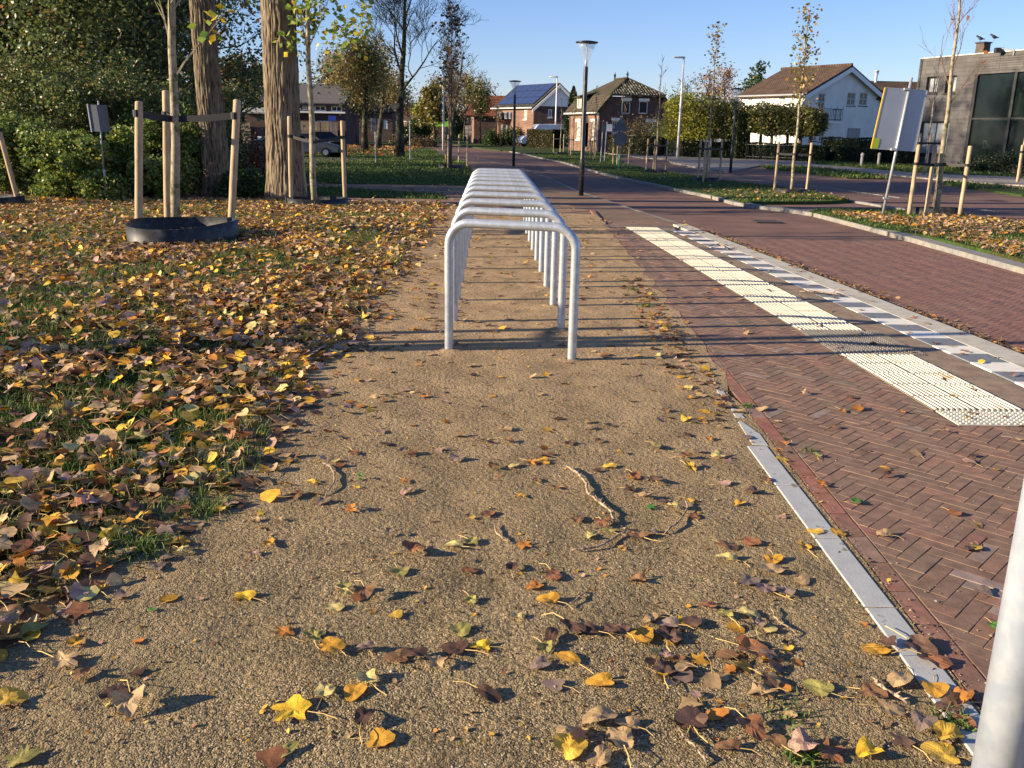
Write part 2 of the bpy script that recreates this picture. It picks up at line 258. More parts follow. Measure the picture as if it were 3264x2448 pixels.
# ------------------------------------------------------------------ object helpers
def tag(o, label=None, cat=None, group=None, kind=None):
    if label: o['label'] = label
    if cat: o['category'] = cat
    if group: o['group'] = group
    if kind: o['kind'] = kind
    return o
def thing(name, label, cat, loc=(0, 0, 0), rz=0., group=None):
    o = bpy.data.objects.new(name, None); COL.objects.link(o); o.location = loc; o.rotation_euler = (0, 0, rz); o.empty_display_size = .2
    return tag(o, label, cat, group)
class M:
    def __init__(s): s.v = []; s.f = []
    def add(s, vs, fs):
        o = len(s.v); s.v += [tuple(v) for v in vs]; s.f += [tuple(i+o for i in f) for f in fs]; return s
    def box(s, x0, x1, y0, y1, z0, z1):
        return s.add([(x, y, z) for z in (z0, z1) for y in (y0, y1) for x in (x0, x1)],
                     [(0, 2, 3, 1), (4, 5, 7, 6), (0, 1, 5, 4), (2, 6, 7, 3), (0, 4, 6, 2), (1, 3, 7, 5)])
    def hexa(s, p):   # 8 points: bottom ring 4, top ring 4
        return s.add(p, [(3, 2, 1, 0), (4, 5, 6, 7), (0, 1, 5, 4), (1, 2, 6, 5), (2, 3, 7, 6), (3, 0, 4, 7)])
    def obox(s, o, ax, ay, az):
        o, ax, ay, az = map(Vector, (o, ax, ay, az))
        return s.hexa([o, o+ax, o+ax+ay, o+ay, o+az, o+ax+az, o+ax+ay+az, o+ay+az])
    def prism(s, poly, z0, z1):
        n = len(poly)
        return s.add([(x, y, z0) for x, y in poly]+[(x, y, z1) for x, y in poly],
                     [tuple(range(n-1, -1, -1)), tuple(range(n, 2*n))]+[(i, (i+1) % n, n+(i+1) % n, n+i) for i in range(n)])
    def slab(s, pts, t):   # 3d polygon given thickness along its normal (downwards)
        p = [Vector(q) for q in pts]; nrm = (p[1]-p[0]).cross(p[2]-p[0]).normalized()
        if nrm.z < 0: nrm = -nrm
        n = len(p); b = [q-nrm*t for q in p]
        return s.add(b+p, [tuple(range(n-1, -1, -1)), tuple(range(n, 2*n))]+[(i, (i+1) % n, n+(i+1) % n, n+i) for i in range(n)])
    def tube(s, pts, r, n=8, cap=True):
        pts = [Vector(p) for p in pts]; R = r if hasattr(r, '__len__') else [r]*len(pts); o = len(s.v)
        t = (pts[1]-pts[0]).normalized(); a = t.orthogonal().normalized()
        for i, p in enumerate(pts):
            t = ((pts[min(i+1, len(pts)-1)]-pts[max(i-1, 0)])).normalized()
            a = (a-t*a.dot(t)).normalized(); b = t.cross(a)
            for k in range(n):
                w = 2*math.pi*k/n; s.v.append(tuple(p+(a*math.cos(w)+b*math.sin(w))*R[i]))
        for i in range(len(pts)-1):
            for k in range(n):
                s.f.append((o+i*n+k, o+i*n+(k+1) % n, o+(i+1)*n+(k+1) % n, o+(i+1)*n+k))
        if cap:
            s.f.append(tuple(o+k for k in range(n-1, -1, -1))); e = o+(len(pts)-1)*n; s.f.append(tuple(e+k for k in range(n)))
        return s
    def lathe(s, prof, n=16, c=(0, 0, 0)):
        o = len(s.v)
        for r, z in prof:
            for k in range(n):
                w = 2*math.pi*k/n; s.v.append((c[0]+r*math.cos(w), c[1]+r*math.sin(w), c[2]+z))
        for i in range(len(prof)-1):
            for k in range(n): s.f.append((o+i*n+k, o+i*n+(k+1) % n, o+(i+1)*n+(k+1) % n, o+(i+1)*n+k))
        s.f.append(tuple(o+k for k in range(n-1, -1, -1))); e = o+(len(prof)-1)*n; s.f.append(tuple(e+k for k in range(n)))
        return s
    def mesh(s, name, m, smooth=False, bevel=0):
        me = bpy.data.meshes.new(name); me.from_pydata(s.v, [], s.f); me.update()
        if m is not None: me.materials.append(m if not isinstance(m, str) else MT[m])
        if bevel:
            bm = bmesh.new(); bm.from_mesh(me); bmesh.ops.remove_doubles(bm, verts=bm.verts, dist=1e-5)
            bmesh.ops.bevel(bm, geom=bm.edges[:], offset=bevel, segments=1, affect='EDGES', profile=.6); bm.to_mesh(me); bm.free()
        if smooth: me.polygons.foreach_set('use_smooth', [True]*len(me.polygons))
        return me
    def obj(s, name, m, parent=None, smooth=False, bevel=0):
        o = bpy.data.objects.new(name, s.mesh(name, m, smooth, bevel)); COL.objects.link(o)
        if parent: o.parent = parent
        return o
def npmesh(name, V, Fc, m, col=None, parent=None, smooth=False):
    """V (N,3), Fc (M,k) faces, col (N,3) point colours"""
    me = bpy.data.meshes.new(name); V = np.asarray(V, np.float32); Fc = np.asarray(Fc, np.int32); k = Fc.shape[1]
    me.vertices.add(len(V)); me.vertices.foreach_set('co', V.ravel())
    me.loops.add(Fc.size); me.loops.foreach_set('vertex_index', Fc.ravel())
    me.polygons.add(len(Fc)); me.polygons.foreach_set('loop_start', np.arange(len(Fc), dtype=np.int32)*k)
    if smooth: me.polygons.foreach_set('use_smooth', np.ones(len(Fc), bool))
    me.update(calc_edges=True)
    if col is not None:
        a = me.color_attributes.new('col', 'FLOAT_COLOR', 'POINT'); c = np.ones((len(V), 4), np.float32); c[:, :3] = col
        a.data.foreach_set('color', c.ravel())
    me.materials.append(MT[m] if isinstance(m, str) else m)
    o = bpy.data.objects.new(name, me); COL.objects.link(o)
    if parent: o.parent = parent
    return o
def copy_tree(o, parent=None):
    c = o.copy(); COL.objects.link(c)
    if parent: c.parent = parent
    for ch in list(o.children): copy_tree(ch, c)
    return c
def sheet(name, px, z, m, t=None, kind='structure', pts=None, parent=None):
    """flat ground surface from a polygon; t = thickness below"""
    poly = pts if pts else [tuple(G(x, y, z).xy) for x, y in px]
    g = M(); tri = tessellate_polygon([[Vector((x, y, 0)) for x, y in poly]])
    n = len(poly); area = sum(poly[i][0]*poly[(i+1) % n][1]-poly[(i+1) % n][0]*poly[i][1] for i in range(n))
    if area < 0: poly = poly[::-1]; tri = tessellate_polygon([[Vector((x, y, 0)) for x, y in poly]])
    fs = []
    for a, b, c in tri:
        A, B, C = (Vector(poly[i]) for i in (a, b, c))
        fs.append((a, b, c) if (B-A).cross(C-A) > 0 else (a, c, b))
    vs = [(x, y, z) for x, y in poly]
    if t:
        vs += [(x, y, z-t) for x, y in poly]; fs += [(i, n+i, n+(i+1) % n, (i+1) % n) for i in range(n)]
    g.add(vs, fs); o = g.obj(name, m, parent)
    if kind: o['kind'] = kind
    return o
def inpoly(x, y, poly):
    c = np.zeros(np.shape(x), bool); n = len(poly)
    for i in range(n):
        x0, y0 = poly[i]; x1, y1 = poly[(i+1) % n]
        if y0 == y1: continue
        k = (y0 > y) != (y1 > y); c ^= k & (x < (x1-x0)*(y-y0)/(y1-y0)+x0)
    return c
def vnoise(x, y, s, seed=0):
    """smooth value noise 0..1 (numpy)"""
    x = np.asarray(x)*s+seed*17.3; y = np.asarray(y)*s+seed*9.1
    xi = np.floor(x).astype(int); yi = np.floor(y).astype(int); fx = x-xi; fy = y-yi; fx = fx*fx*(3-2*fx); fy = fy*fy*(3-2*fy)
    def h(a, b): 
        v = np.sin(a*127.1+b*311.7+seed*74.7)*43758.5453; return v-np.floor(v)
    return (h(xi, yi)*(1-fx)+h(xi+1, yi)*fx)*(1-fy)+(h(xi, yi+1)*(1-fx)+h(xi+1, yi+1)*fx)*fy

# ================================================================== THE GROUND
sheet('ground', None, -.14, 'turf', pts=[(-900, -20), (900, -20), (900, 1500), (-900, 1500)])
ROADZ = -.09
def PX(l, z=0.): return [tuple(G(x, y, z).xy) for x, y in l]
kerb_near = [(1237, 428), (1349, 446), (1457, 461), (1550, 474), (1628, 481), (1680, 490), (1733, 502), (1805, 516), (1880, 537), (1978, 562), (2075, 581), (2173, 601), (2271, 620), (2372, 646)]
KN = PX(kerb_near)                                          # far -> near
KN2 = KN+[(6.75, 19.0), (6.74, 14.7), (6.62, 11.2), (6.5, 8), (6.4, 0)]
XS = lambda y: np.where(np.asarray(y) < 15.2, 3.80-.047*(y-6.2), 3.38-.045*(y-15.2))+0.     # bus-stop kerb, outer face
left_edge = [(3.95, 0)]+[(XS(y), y) for y in (3, 6.2, 9, 12, 15.2)]+[(2.95, 19), (2.35, 24.8)]+PX([(1740, 560), (1650, 530), (1560, 511), (1500, 500), (1394, 476), (1330, 462), (1237, 441), (1100, 428)])
sheet('road', None, ROADZ, 'roadpave', pts=left_edge+[tuple(G(1200, 424).xy)]+KN2[:]) 
# second carriageway and its surroundings to the right of the central verge
sheet('side_road', None, ROADZ+.004, 'roadpave', pts=PX([(1720, 469), (1910, 474), (2070, 486), (2300, 500)])+[(40, 62), (60, 45), (60, 0), (5.5, 0)]+KN2[:4:-1][::1])
for nm, px, z, m in [
    ('grass_verge', [(2423, 527), (2560, 529), (2700, 543), (2818, 562), (2830, 567), (2700, 565), (2560, 548), (2440, 535)], -.03, 'turf'),
    ('grass_verge', [(3010, 576), (3100, 582), (3264, 600), (3700, 650), (3700, 690), (3264, 622), (3120, 601), (3010, 584)], -.03, 'turf'),
    ('grass_verge', [(2560, 512), (2620, 508), (2900, 517), (3264, 560), (3900, 600), (3900, 640), (3213, 561), (2900, 548), (2700, 530), (2604, 522)], -.02, 'turf'),
    ('sidewalk', [(1600, 462), (1760, 463), (1920, 472), (2300, 494), (2560, 506), (2604, 522), (2700, 530), (2900, 548), (3213, 561), (3900, 640), (3900, 660), (3264, 590), (3000, 572), (2750, 548), (2430, 520), (2200, 509), (2050, 503), (1930, 487), (1760, 474), (1600, 467)], -.035, 'greypave'),
    ('driveway', [(2118, 503), (2160, 498), (2560, 506), (2604, 522), (2420, 527), (2330, 545), (2240, 536), (2140, 517)], -.03, 'greypave')]:
    sheet(nm, px, z, m, .08)
medA_px = kerb_near[3:]+[(2401, 641), (2544, 641), (2640, 640), (2709, 635), (2655, 622), (2599, 611), (2462, 592), (2324, 575), (2176, 553), (2050, 533), (1984, 520), (1975, 511), (1945, 497), (1910, 479), (1750, 471), (1640, 466), (1550, 464)]
MEDA = PX(medA_px)
MEDB = PX([(2577, 673), (2590, 668), (2640, 664), (2764, 664), (2900, 669), (3065, 685), (3264, 711)])+[(12.4, 13), (12.4, 3), (6.95, 3)]+[(6.95, 10.9), (7.0, 14.5)]+PX([(2780, 722), (2660, 691)])
sheet('grass_verge', None, -.01, 'turf', .09, pts=MEDA)
sheet('grass_verge', None, -.01, 'turf', .09, pts=MEDB)
farv = PX([(1550, 474), (1457, 461), (1349, 446), (1237, 428), (1300, 426), (1420, 441), (1480, 449), (1600, 462)])
sheet('grass_verge', None, -.012, 'turf', .08, pts=farv)
# kerb stones round the central verge
def kerb_run(name, pts, w, z, zb, step, gap, m, parent, jit=.004):
    P = [Vector((x, y, 0)) for x, y in pts]; d = 0; out = 0
    L = [0]
    for i in range(len(P)-1): L.append(L[-1]+(P[i+1]-P[i]).length)
    def pos(s):
        for i in range(len(P)-1):
            if s <= L[i+1]+1e-6: 
                t = (s-L[i])/(L[i+1]-L[i]); return P[i].lerp(P[i+1], t)
        return P[-1]
    s = 0; 
    while s+step*.5 < L[-1]:
        e = min(s+step, L[-1]); a = pos(s+gap/2); b = pos(e-gap/2); t = (b-a).normalized(); nrm = Vector((-t.y, t.x, 0))
        dz = rnd.uniform(-jit, jit); g = M()
        g.obox(a-nrm*w/2+Vector((0, 0, zb)), b-a, nrm*w, (0, 0, z-zb+dz))
        g.obj(name, m, parent, bevel=.006); s = e; out += 1
    return out
kerbA = thing('verge_kerb', None, None); kerbA['kind'] = 'structure'
kerb_run('kerb_stone', KN2[4:][::-1][:0] or [p for p in KN2[4:] if p[1] > 3], .26, -.015, -.13, 1.0, .012, 'vergekerb', kerbA)
kerb_run('kerb_stone', [p for p in PX([(2709, 633), (2800, 646), (2895, 662), (3065, 684), (3264, 712)])]+[(12.5, 13)], .12, -.035, -.13, 1.0, .012, 'vergekerb', kerbA)
kerb_run('kerb_stone', PX([(1984, 517), (2050, 531), (2176, 551), (2324, 573), (2462, 590), (2599, 609), (2700, 629)]), .12, -.035, -.13, 1.0, .012, 'vergekerb', kerbA)
# painted / paved light lines in the far carriageway
for l in ([(2615, 588), (2873, 621)], [(3080, 652), (3191, 663)], [(2330, 560), (2615, 588)], [(2140, 517), (2240, 537), (2350, 548)], [(2260, 505), (2430, 521)]):
    kerb_run('kerb_stone', PX(l), .10, ROADZ+.016, ROADZ-.05, 1.4, .02, 'vergekerb', kerbA, .001)
# near left kerb line of the road beyond the bus stop
kerb_run('kerb_stone', [(XS(15.3), 15.3), (2.95, 19), (2.35, 24.8)]+PX([(1740, 560), (1650, 530), (1560, 511), (1500, 500), (1394, 476)]), .10, -.0265, -.15, 1.0, .01, 'vergekerb', kerbA)

# the brown brick area around the bus stop and beyond
GR = lambda y: 1.41+.042*max(y-4.2, -3)                     # left edge of the soldier course
path_poly = [(GR(1), 0), (GR(1), 1)]+[(GR(y), y) for y in (4, 8, 12, 16)]+[(-.6, 18.6), (-3.6, 18.8), (-9, 18.9), (-9, 21.3), (-3.9, 20.75), (-.9, 20.65), (-1.2, 22.5), (-4, 24.3), (-12, 24.6), (-12, 26.6), (-4.9, 25.95), (-.6, 26.1)]+PX([(1515, 560), (1500, 530), (1480, 512), (1400, 490), (1394, 476), (1500, 500), (1560, 511), (1650, 530), (1740, 560)])+[(2.35, 24.8), (2.95, 19), (XS(15.2), 15.2), (XS(6), 6), (3.95, 0)]
path = sheet('brick_path', None, -.028, 'paving', .08, pts=path_poly)
sheet('footpath', None, -.022, 'sandpath', .03, pts=[(-30, 18.95), (-3.6, 18.85), (-.5, 18.7), (1.2, 17.4), (2.0, 18.2), (1.5, 20.5), (-.85, 20.55), (-3.9, 20.65), (-30, 21.1)])
sheet('footpath', None, -.021, 'sandpath', .03, pts=[(-30, 24.65), (-4, 24.35), (-1.15, 22.55), (-.8, 20.6), (.9, 20.4), (.7, 24), (-.2, 26.05), (-4.9, 25.9), (-30, 26.4)])
tri_grass = sheet('lawn', None, -.02, 'turf', .05, pts=[(-12, 21.2), (-3.9, 20.8), (-.95, 20.7), (-1.25, 22.4), (-4, 24.2), (-12, 24.5)])
# grass to the left of the road, far
LAWN = [(-12, 26.7), (-4.9, 26.05), (-.65, 26.2)]+PX([(1512, 560), (1498, 530), (1478, 512), (1398, 490), (1390, 477), (1330, 463), (1237, 442), (1100, 430), (700, 440)])+[(-60, 60), (-60, 27)]
sheet('lawn', None, -.02, 'turf', .05, pts=LAWN)
sheet('driveway', [(600, 500), (813, 495), (960, 497), (1100, 500), (1172, 504), (1180, 508), (1100, 512), (1000, 521), (600, 548)], -.012, 'asphalt', .02)
sheet('parking_lot', [(500, 455), (900, 452), (1010, 462), (1010, 470), (960, 478), (820, 490), (500, 500)], -.01, 'asphalt', .02)
# gravel strip and leafy lawn
GL = lambda y: -1.02-.33*np.clip((4.2-y)/1.8, 0, 2)**1.3+.012*np.clip(y-5, 0, 30)+.07*np.sin(y*2.1)+.05*np.sin(y*5.3+1)
def gravel_sheet():
    ys = np.arange(.3, 18.7, .25); L = [(float(GL(y))-.3, float(y)) for y in ys]; R = [(float(GR(y)-.002 if y < 5.0 else GR(y)+.05*min((y-5.0), 1.2)+.03*math.sin(y*7)+.02*math.sin(y*17)), float(y)) for y in ys]
    R[-1] = (-.5, 18.5); R[-2] = (-.1, 18.2); R[-3] = (.25, 18.1); R[-4] = (.5, 17.7); R[-5] = (1.0, 17.6); R[-6] = (1.25, 17.2)
    return sheet('gravel_path', None, .0015, 'gravel', .05, pts=L+R[::-1])
gravel = gravel_sheet()
def GRIGHT(y): return np.where(y < 4.15, 1.203+.03*(y-2), 1.40+.042*(y-4.2))
LL = [(-14, 18.85), (-3.5, 18.75), (-.6, 18.65)]+[(float(GL(y))-.28, float(y)) for y in np.arange(18.4, .2, -.3)]+[(-14, .3)]
sheet('lawn', None, -.004, 'litterbase', .03, pts=LL)

# ------------------------------------------------------------------ edging strip and brick pieces
def brickmesh(poly, h=.05, ch=.0011, name='brick', m='brickobj'):
    """polygonal block with chamfered top, 0 at its top"""
    c = np.mean(poly, 0); P = np.array(poly); n = len(P)
    inner = []
    for i in range(n):
        a, b, d = P[i-1], P[i], P[(i+1) % n]
        e1 = (a-b)/max(np.linalg.norm(a-b), 1e-6); e2 = (d-b)/max(np.linalg.norm(d-b), 1e-6); v = e1+e2; 
        nv = np.linalg.norm(v); s = abs(e1[0]*e2[1]-e1[1]*e2[0]); inner.append(b+(v/max(s, .3))*ch if nv > 1e-3 else b+(c-b)*.05)
    v = [(x, y, -h) for x, y in P]+[(x, y, -ch*.8) for x, y in P]+[(x, y, 0) for x, y in inner]
    f = [tuple(range(2*n, 3*n))]+[(i, (i+1) % n, n+(i+1) % n, n+i) for i in range(n)]+[(n+i, n+(i+1) % n, 2*n+(i+1) % n, 2*n+i) for i in range(n)]
    return v, f
def clip(poly, reg):
    out = poly
    for i in range(len(reg)):
        a = reg[i]; b = reg[(i+1) % len(reg)]; inp = out; out = []
        side = lambda p: (b[0]-a[0])*(p[1]-a[1])-(b[1]-a[1])*(p[0]-a[0])
        for j in range(len(inp)):
            p = inp[j]; q = inp[(j+1) % len(inp)]; sp, sq = side(p), side(q)
            if sp >= 0: out.append(p)
            if sp*sq < 0: t = sp/(sp-sq); out.append((p[0]+(q[0]-p[0])*t, p[1]+(q[1]-p[1])*t))
        if len(out) < 3: return []
    return out
def area(p): return abs(sum(p[i][0]*p[(i+1) % len(p)][1]-p[(i+1) % len(p)][0]*p[i][1] for i in range(len(p))))/2
def herring(x0, x1, y0, y1, w=.060, ang=rad(45), gap=.0032):
    """herringbone brick outlines (full ones) covering a box"""
    c, s = math.cos(ang), math.sin(ang); R = max(x1-x0, y1-y0)*1.5; cx, cy = (x0+x1)/2, (y0+y1)/2; N = int(R/w)
    for i in range(-N, N):
        for j in range(-N, N):
            d = (i-j) % 6
            if d == 0: a0, b0, la, lb = i*w, j*w, 3*w, w
            elif d == 5: a0, b0, la, lb = i*w, j*w, w, 3*w
            else: continue
            u, v = a0+la/2, b0+lb/2; X = cx+u*c-v*s; Y = cy+u*s+v*c
            if x0-.15 < X < x1+.15 and y0-.15 < Y < y1+.15:
                g = gap/2; q = [(a0+g, b0+g), (a0+la-g, b0+g), (a0+la-g, b0+lb-g), (a0+g, b0+lb-g)]
                yield [(cx+a*c-b*s, cy+a*s+b*c) for a, b in q]
TL = lambda y: 2.455-.0275*(y-6.1)          # tactile strip left edge
TR = lambda y: TL(y)+.53
def palette(kind):
    r = rnd.random(); k = rnd.uniform(.90, 1.10)
    if kind == 'walk':
        c = (.225, .138, .094) if r < .5 else (.205, .126, .088) if r < .80 else (.25, .142, .094) if r < .93 else (.27, .20, .165) if r < .975 else (.25, .12, .09)
    elif kind == 'red': c = (.30, .125, .085) if r < .5 else (.26, .13, .09) if r < .85 else (.30, .18, .14)
    else: c = (.205, .108, .078) if r < .5 else (.19, .102, .076) if r < .85 else (.215, .112, .08)
    return tuple(x*k for x in c)
mass = {}
def massadd(key, v, f, col):
    V, Fc, C = mass.setdefault(key, ([], [], [])); o = len(V); V += v; Fc += [tuple(i+o for i in q) for q in f]; C += [col]*len(v)
def massobj(key, name, m, parent, label=None, kind='stuff'):
    V, Fc, C = mass[key]; me = bpy.data.meshes.new(name); me.from_pydata(V, [], Fc); a = me.color_attributes.new('col', 'FLOAT_COLOR', 'POINT')
    a.data.foreach_set('color', np.array([(*c, 1) for c in C], np.float32).ravel()); me.materials.append(MT[m])
    o = bpy.data.objects.new(name, me); COL.objects.link(o); o.parent = parent
    if kind: o['kind'] = kind
    return o
bricks = []
regA = [(GR(1.2)+.085, 1.2), (4.2, 1.2), (4.2, 4.485), (GR(4.485)+.085, 4.485)]
regB = [(GR(4.49)+.085, 4.49), (TL(4.49), 4.49), (TL(10)-.004, 10), (TL(14.6), 14.6), (GR(14.6)+.085, 14.6)]
for q in herring(1.4, 4.2, 1.2, 14.6):
    a = clip(q, regA); b = clip(q, regB); aa = area(a) if a else 0; ab = area(b) if b else 0; full = area(q)
    if aa+ab > .985*full: bricks.append(q)
    else:
        if aa > .0008: bricks.append(a)
        if ab > .0008: bricks.append(b)
def shown(p):        # rough size in the picture: nearness, inside the frame
    X = sum(a for a, b in p)/len(p); Y = sum(b for a, b in p)/len(p)
    if abs(X-.03*Y) > .585*(Y*.96+.4)+.05 or Y < 1.75: return -1/(Y+.1)
    return 1/Y
BZ = -.0
soldier = []
y = 1.2
while y < 18:
    y2 = y+.212; soldier.append([(GR(y)+.004, y+.004), (GR(y)+.078, y+.004), (GR(y2)+.078, y2-.003), (GR(y2)+.004, y2-.003)]); y = y2
allb = [(shown(p), p, 'walk') for p in bricks]+[(shown(p)*1.3, p, 'red') for p in soldier]
allb.sort(key=lambda t: -t[0])
for i, (s, p, k) in enumerate(allb):
    c = palette(k); dz = rnd.uniform(-.0012, .0012)
    if i < 300:
        X = sum(a for a, b in p)/len(p); Y = sum(b for a, b in p)/len(p)
        v, f = brickmesh([(a-X, b-Y) for a, b in p]); me = bpy.data.meshes.new('brick'); me.from_pydata(v, [], f); me.materials.append(MT['brickobj'])
        o = bpy.data.objects.new('brick', me); COL.objects.link(o); o.location = (X, Y, BZ+dz); o.color = (*c, 1); o.parent = path
        o.rotation_euler = (rnd.uniform(-.008, .008), rnd.uniform(-.008, .008), 0)
    else:
        v, f = brickmesh(p); massadd('walk', [(a, b, z+BZ+dz) for a, b, z in v], f, c)
massobj('walk', 'paving_brick_mass', 'brickmix', path)
sheet('joint_bed', None, -.002, 'joint', pts=[(GR(1), 1), (4.2, 1), (4.2, 4.49)]+[(TL(4.49), 4.5), (TL(14.6), 14.6), (GR(15), 15)], parent=path, kind='structure')
# far herringbone of the road
regR = [(6.3-0, 4.0), (6.62, 14.2), (XS(14.2)+.0, 14.2), (XS(4)+0, 4.0)]
regR = regR[::-1] if False else [(XS(4.0), 4.0), (6.35, 4.0), (6.6, 14.2), (XS(14.2), 14.2)]
road = bpy.data.objects['road']
for q in herring(3.3, 6.7, 4.0, 14.2):
    a = clip(q, regR)
    if a and area(a) > .0008:
        v, f = brickmesh(a, .04, .0012); massadd('road', [(x, yy, z+ROADZ+.0065+rnd.uniform(-.0008, .0008)) for x, yy, z in v], f, palette('road'))
massobj('road', 'road_brick_mass', 'brickred', road)
# pale edging stones beside the gravel, some overgrown
for y0, y1 in ((1.18, 1.62), (1.62, 2.09), (2.09, 2.57), (2.57, 3.08), (3.08, 3.61), (3.61, 4.12)):
    xe = lambda y: 1.203+.03*(y-2)
    v, f = brickmesh([(xe(y0), y0+.004), (xe(y0)+.098, y0+.004), (xe(y1)+.098, y1-.004), (xe(y1), y1-.004)], .06, .004)
    M().add(v, f).obj('edging_stone', 'edging', gravel).location.z = .006
for poly in ([(1.30, 4.14), (1.375, 4.13), (1.385, 4.30), (1.36, 4.42), (1.345, 4.52), (1.325, 4.5), (1.31, 4.3)], [(1.33, 4.58), (1.38, 4.57), (1.385, 4.72), (1.35, 4.75)], [(1.345, 5.0), (1.39, 4.98), (1.40, 5.16), (1.36, 5.12)]):
    v, f = brickmesh(poly, .05, .003); M().add(v, f).obj('edging_stone', 'edging', gravel).location.z = .005
# guidance tiles
T = .2635
def tile_ribbed():
    g = M(); g.box(0, T-.004, 0, T-.004, -.05, 0)
    for k in range(8):
        x = .012+k*(T-.012)/8; g.add([(x, .004, 0), (x+.004, .008, .0085), (x+.011, .008, .0085), (x+.015, .004, 0), (x, T-.008, 0), (x+.004, T-.012, .0085), (x+.011, T-.012, .0085), (x+.015, T-.008, 0)],
            [(0, 4, 5, 1), (1, 5, 6, 2), (2, 6, 7, 3), (0, 1, 2, 3), (4, 7, 6, 5)])
    return g
def tile_blister(m, nx=8, r=.008):
    g = M(); g.box(0, T-.004, 0, T-.004, -.05, 0)
    for a in range(nx):
        for b in range(nx):
            cx = (a+.5)*(T-.004)/nx; cy = (b+.5)*(T-.004)/nx; n = 6
            ring = [(cx+r*math.cos(2*math.pi*k/n), cy+r*math.sin(2*math.pi*k/n), .0005) for k in range(n)]
            top = [(cx+r*.55*math.cos(2*math.pi*k/n), cy+r*.55*math.sin(2*math.pi*k/n), .0085) for k in range(n)]
            g.add(ring+top, [tuple(range(n, 2*n))]+[(k, (k+1) % n, n+(k+1) % n, n+k) for k in range(n)])
    return g.mesh('tactile_tile', m)
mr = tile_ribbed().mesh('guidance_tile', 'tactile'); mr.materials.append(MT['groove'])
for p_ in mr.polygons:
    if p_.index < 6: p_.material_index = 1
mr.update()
mb = tile_blister('tactile'); mg = tile_blister('blistergrey')
def puttile(me, x, y, name, z=.002):
    o = bpy.data.objects.new(name, me); COL.objects.link(o); o.parent = path; o.location = (x, y, z+rnd.uniform(-.0012, .0012)); o.rotation_euler = (0, 0, .0275); return o
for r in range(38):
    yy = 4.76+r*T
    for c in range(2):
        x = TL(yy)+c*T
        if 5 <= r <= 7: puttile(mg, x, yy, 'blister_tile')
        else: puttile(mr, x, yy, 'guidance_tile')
    if 5 <= r <= 7: puttile(mg, TL(yy)+2*T, yy, 'blister_tile').scale = (.35, 1, 1)
for c in range(5): puttile(mb, TL(4.5)+.006+c*T, 4.497, 'blister_tile').rotation_euler = (0, 0, 0)
# brown strip, alternating tiles, kerb
sheet('paver_strip', None, -.002, 'brownstrip', .03, pts=[(TR(4.77)+.002, 4.77), (XS(4.77)-.55, 4.77)]+[(XS(14.3)-.46, 14.3), (XS(15.2)-.3, 15.2), (TL(15.2)-.3, 15.2), (TL(15.2)-.3, 14.80), (TR(14.80), 14.80)], parent=path)
yy = 3.9; k = 0
while yy < 14.2:
    w = .27; x0 = XS(yy)-.245-w-.004; x1 = XS(yy+.25)-.245-w-.004
    v, f = brickmesh([(x0, yy+.002), (x0+w, yy+.002), (x1+w, yy+.248), (x1, yy+.248)], .05, .001)
    M().add(v, f).obj('white_tile' if k % 2 else 'grey_tile', 'tilewhite' if k % 2 else 'tilegrey', path).location.z = .0015
    yy += .25; k += 1
kerbB = thing('platform_kerb', None, None); kerbB['kind'] = 'structure'
yy = 3.4
while yy < 15:
    y1 = yy+.86; x0 = XS(yy)-.245; x1 = XS(y1)-.245; w = .243
    v, f = brickmesh([(x0, yy+.004), (x0+w, yy+.004), (x1+w, y1-.004), (x1, y1-.004)], .14, .002)
    M().add(v, f).obj('kerb_stone', 'kerb', kerbB).location.z = .003; yy = y1
# drain in the road
dg = G(2445, 709, ROADZ)
dr = thing('road_drain', 'small dark slotted iron drain cover set in the brick road', 'drain cover', (dg.x, dg.y, ROADZ+.014))
g = M(); g.box(-.25, -.21, -.2, .2, 0, .012); g.box(.21, .25, -.2, .2, 0, .012); g.box(-.21, .21, -.2, -.16, 0, .012); g.box(-.21, .21, .16, .2, 0, .012); g.obj('frame', 'iron', dr)
for k in range(7): M().box(-.19+k*.058, -.165+k*.058, -.155, .155, .001, .01).obj('bar', 'iron', dr)

# ================================================================== BIKE RACKS
def rack_mesh():
    W, H, r, R = .86, .90-.03, .03, .145; g = M(); pts = [(-W/2, 0, -.06), (-W/2, 0, .02)]
    for k in range(0, 9): a = math.pi-k/8*math.pi/2; pts.append((-W/2+R+R*math.cos(a), 0, H-R+R*math.sin(a)))
    for k in range(0, 9): a = math.pi/2-k/8*math.pi/2; pts.append((W/2-R+R*math.cos(a), 0, H-R+R*math.sin(a)))
    pts += [(W/2, 0, .02), (W/2, 0, -.06)]
    g.tube(pts, r, 20); return g.mesh('bike_rack', 'galv', smooth=True)
rmesh = rack_mesh()
ordn = ['nearest', 'second', 'third', 'fourth', 'fifth', 'sixth', 'seventh', 'eighth', 'ninth', 'farthest']
for i in range(10):
    o = bpy.data.objects.new('bike_rack', rmesh); COL.objects.link(o)
    o.location = (.146, 5.93+.9642*i, 0); o.rotation_euler = (0, 0, -.2765+.0)
    o.rotation_euler = (rnd.uniform(-.006, .006), 0, -.277 if i < 2 else -.25+.01*i if i < 6 else -.19)
    lab = {'nearest': 'nearest galvanised hoop bike rack, standing in front of all the others on the gravel', 'farthest': 'farthest galvanised hoop bike rack at the end of the row, by the brick path'}.get(ordn[i], ordn[i]+' galvanised hoop bike rack counted from the nearest one on the gravel')
    tag(o, lab, 'bike rack', 'galvanised bike racks in a row on the gravel')
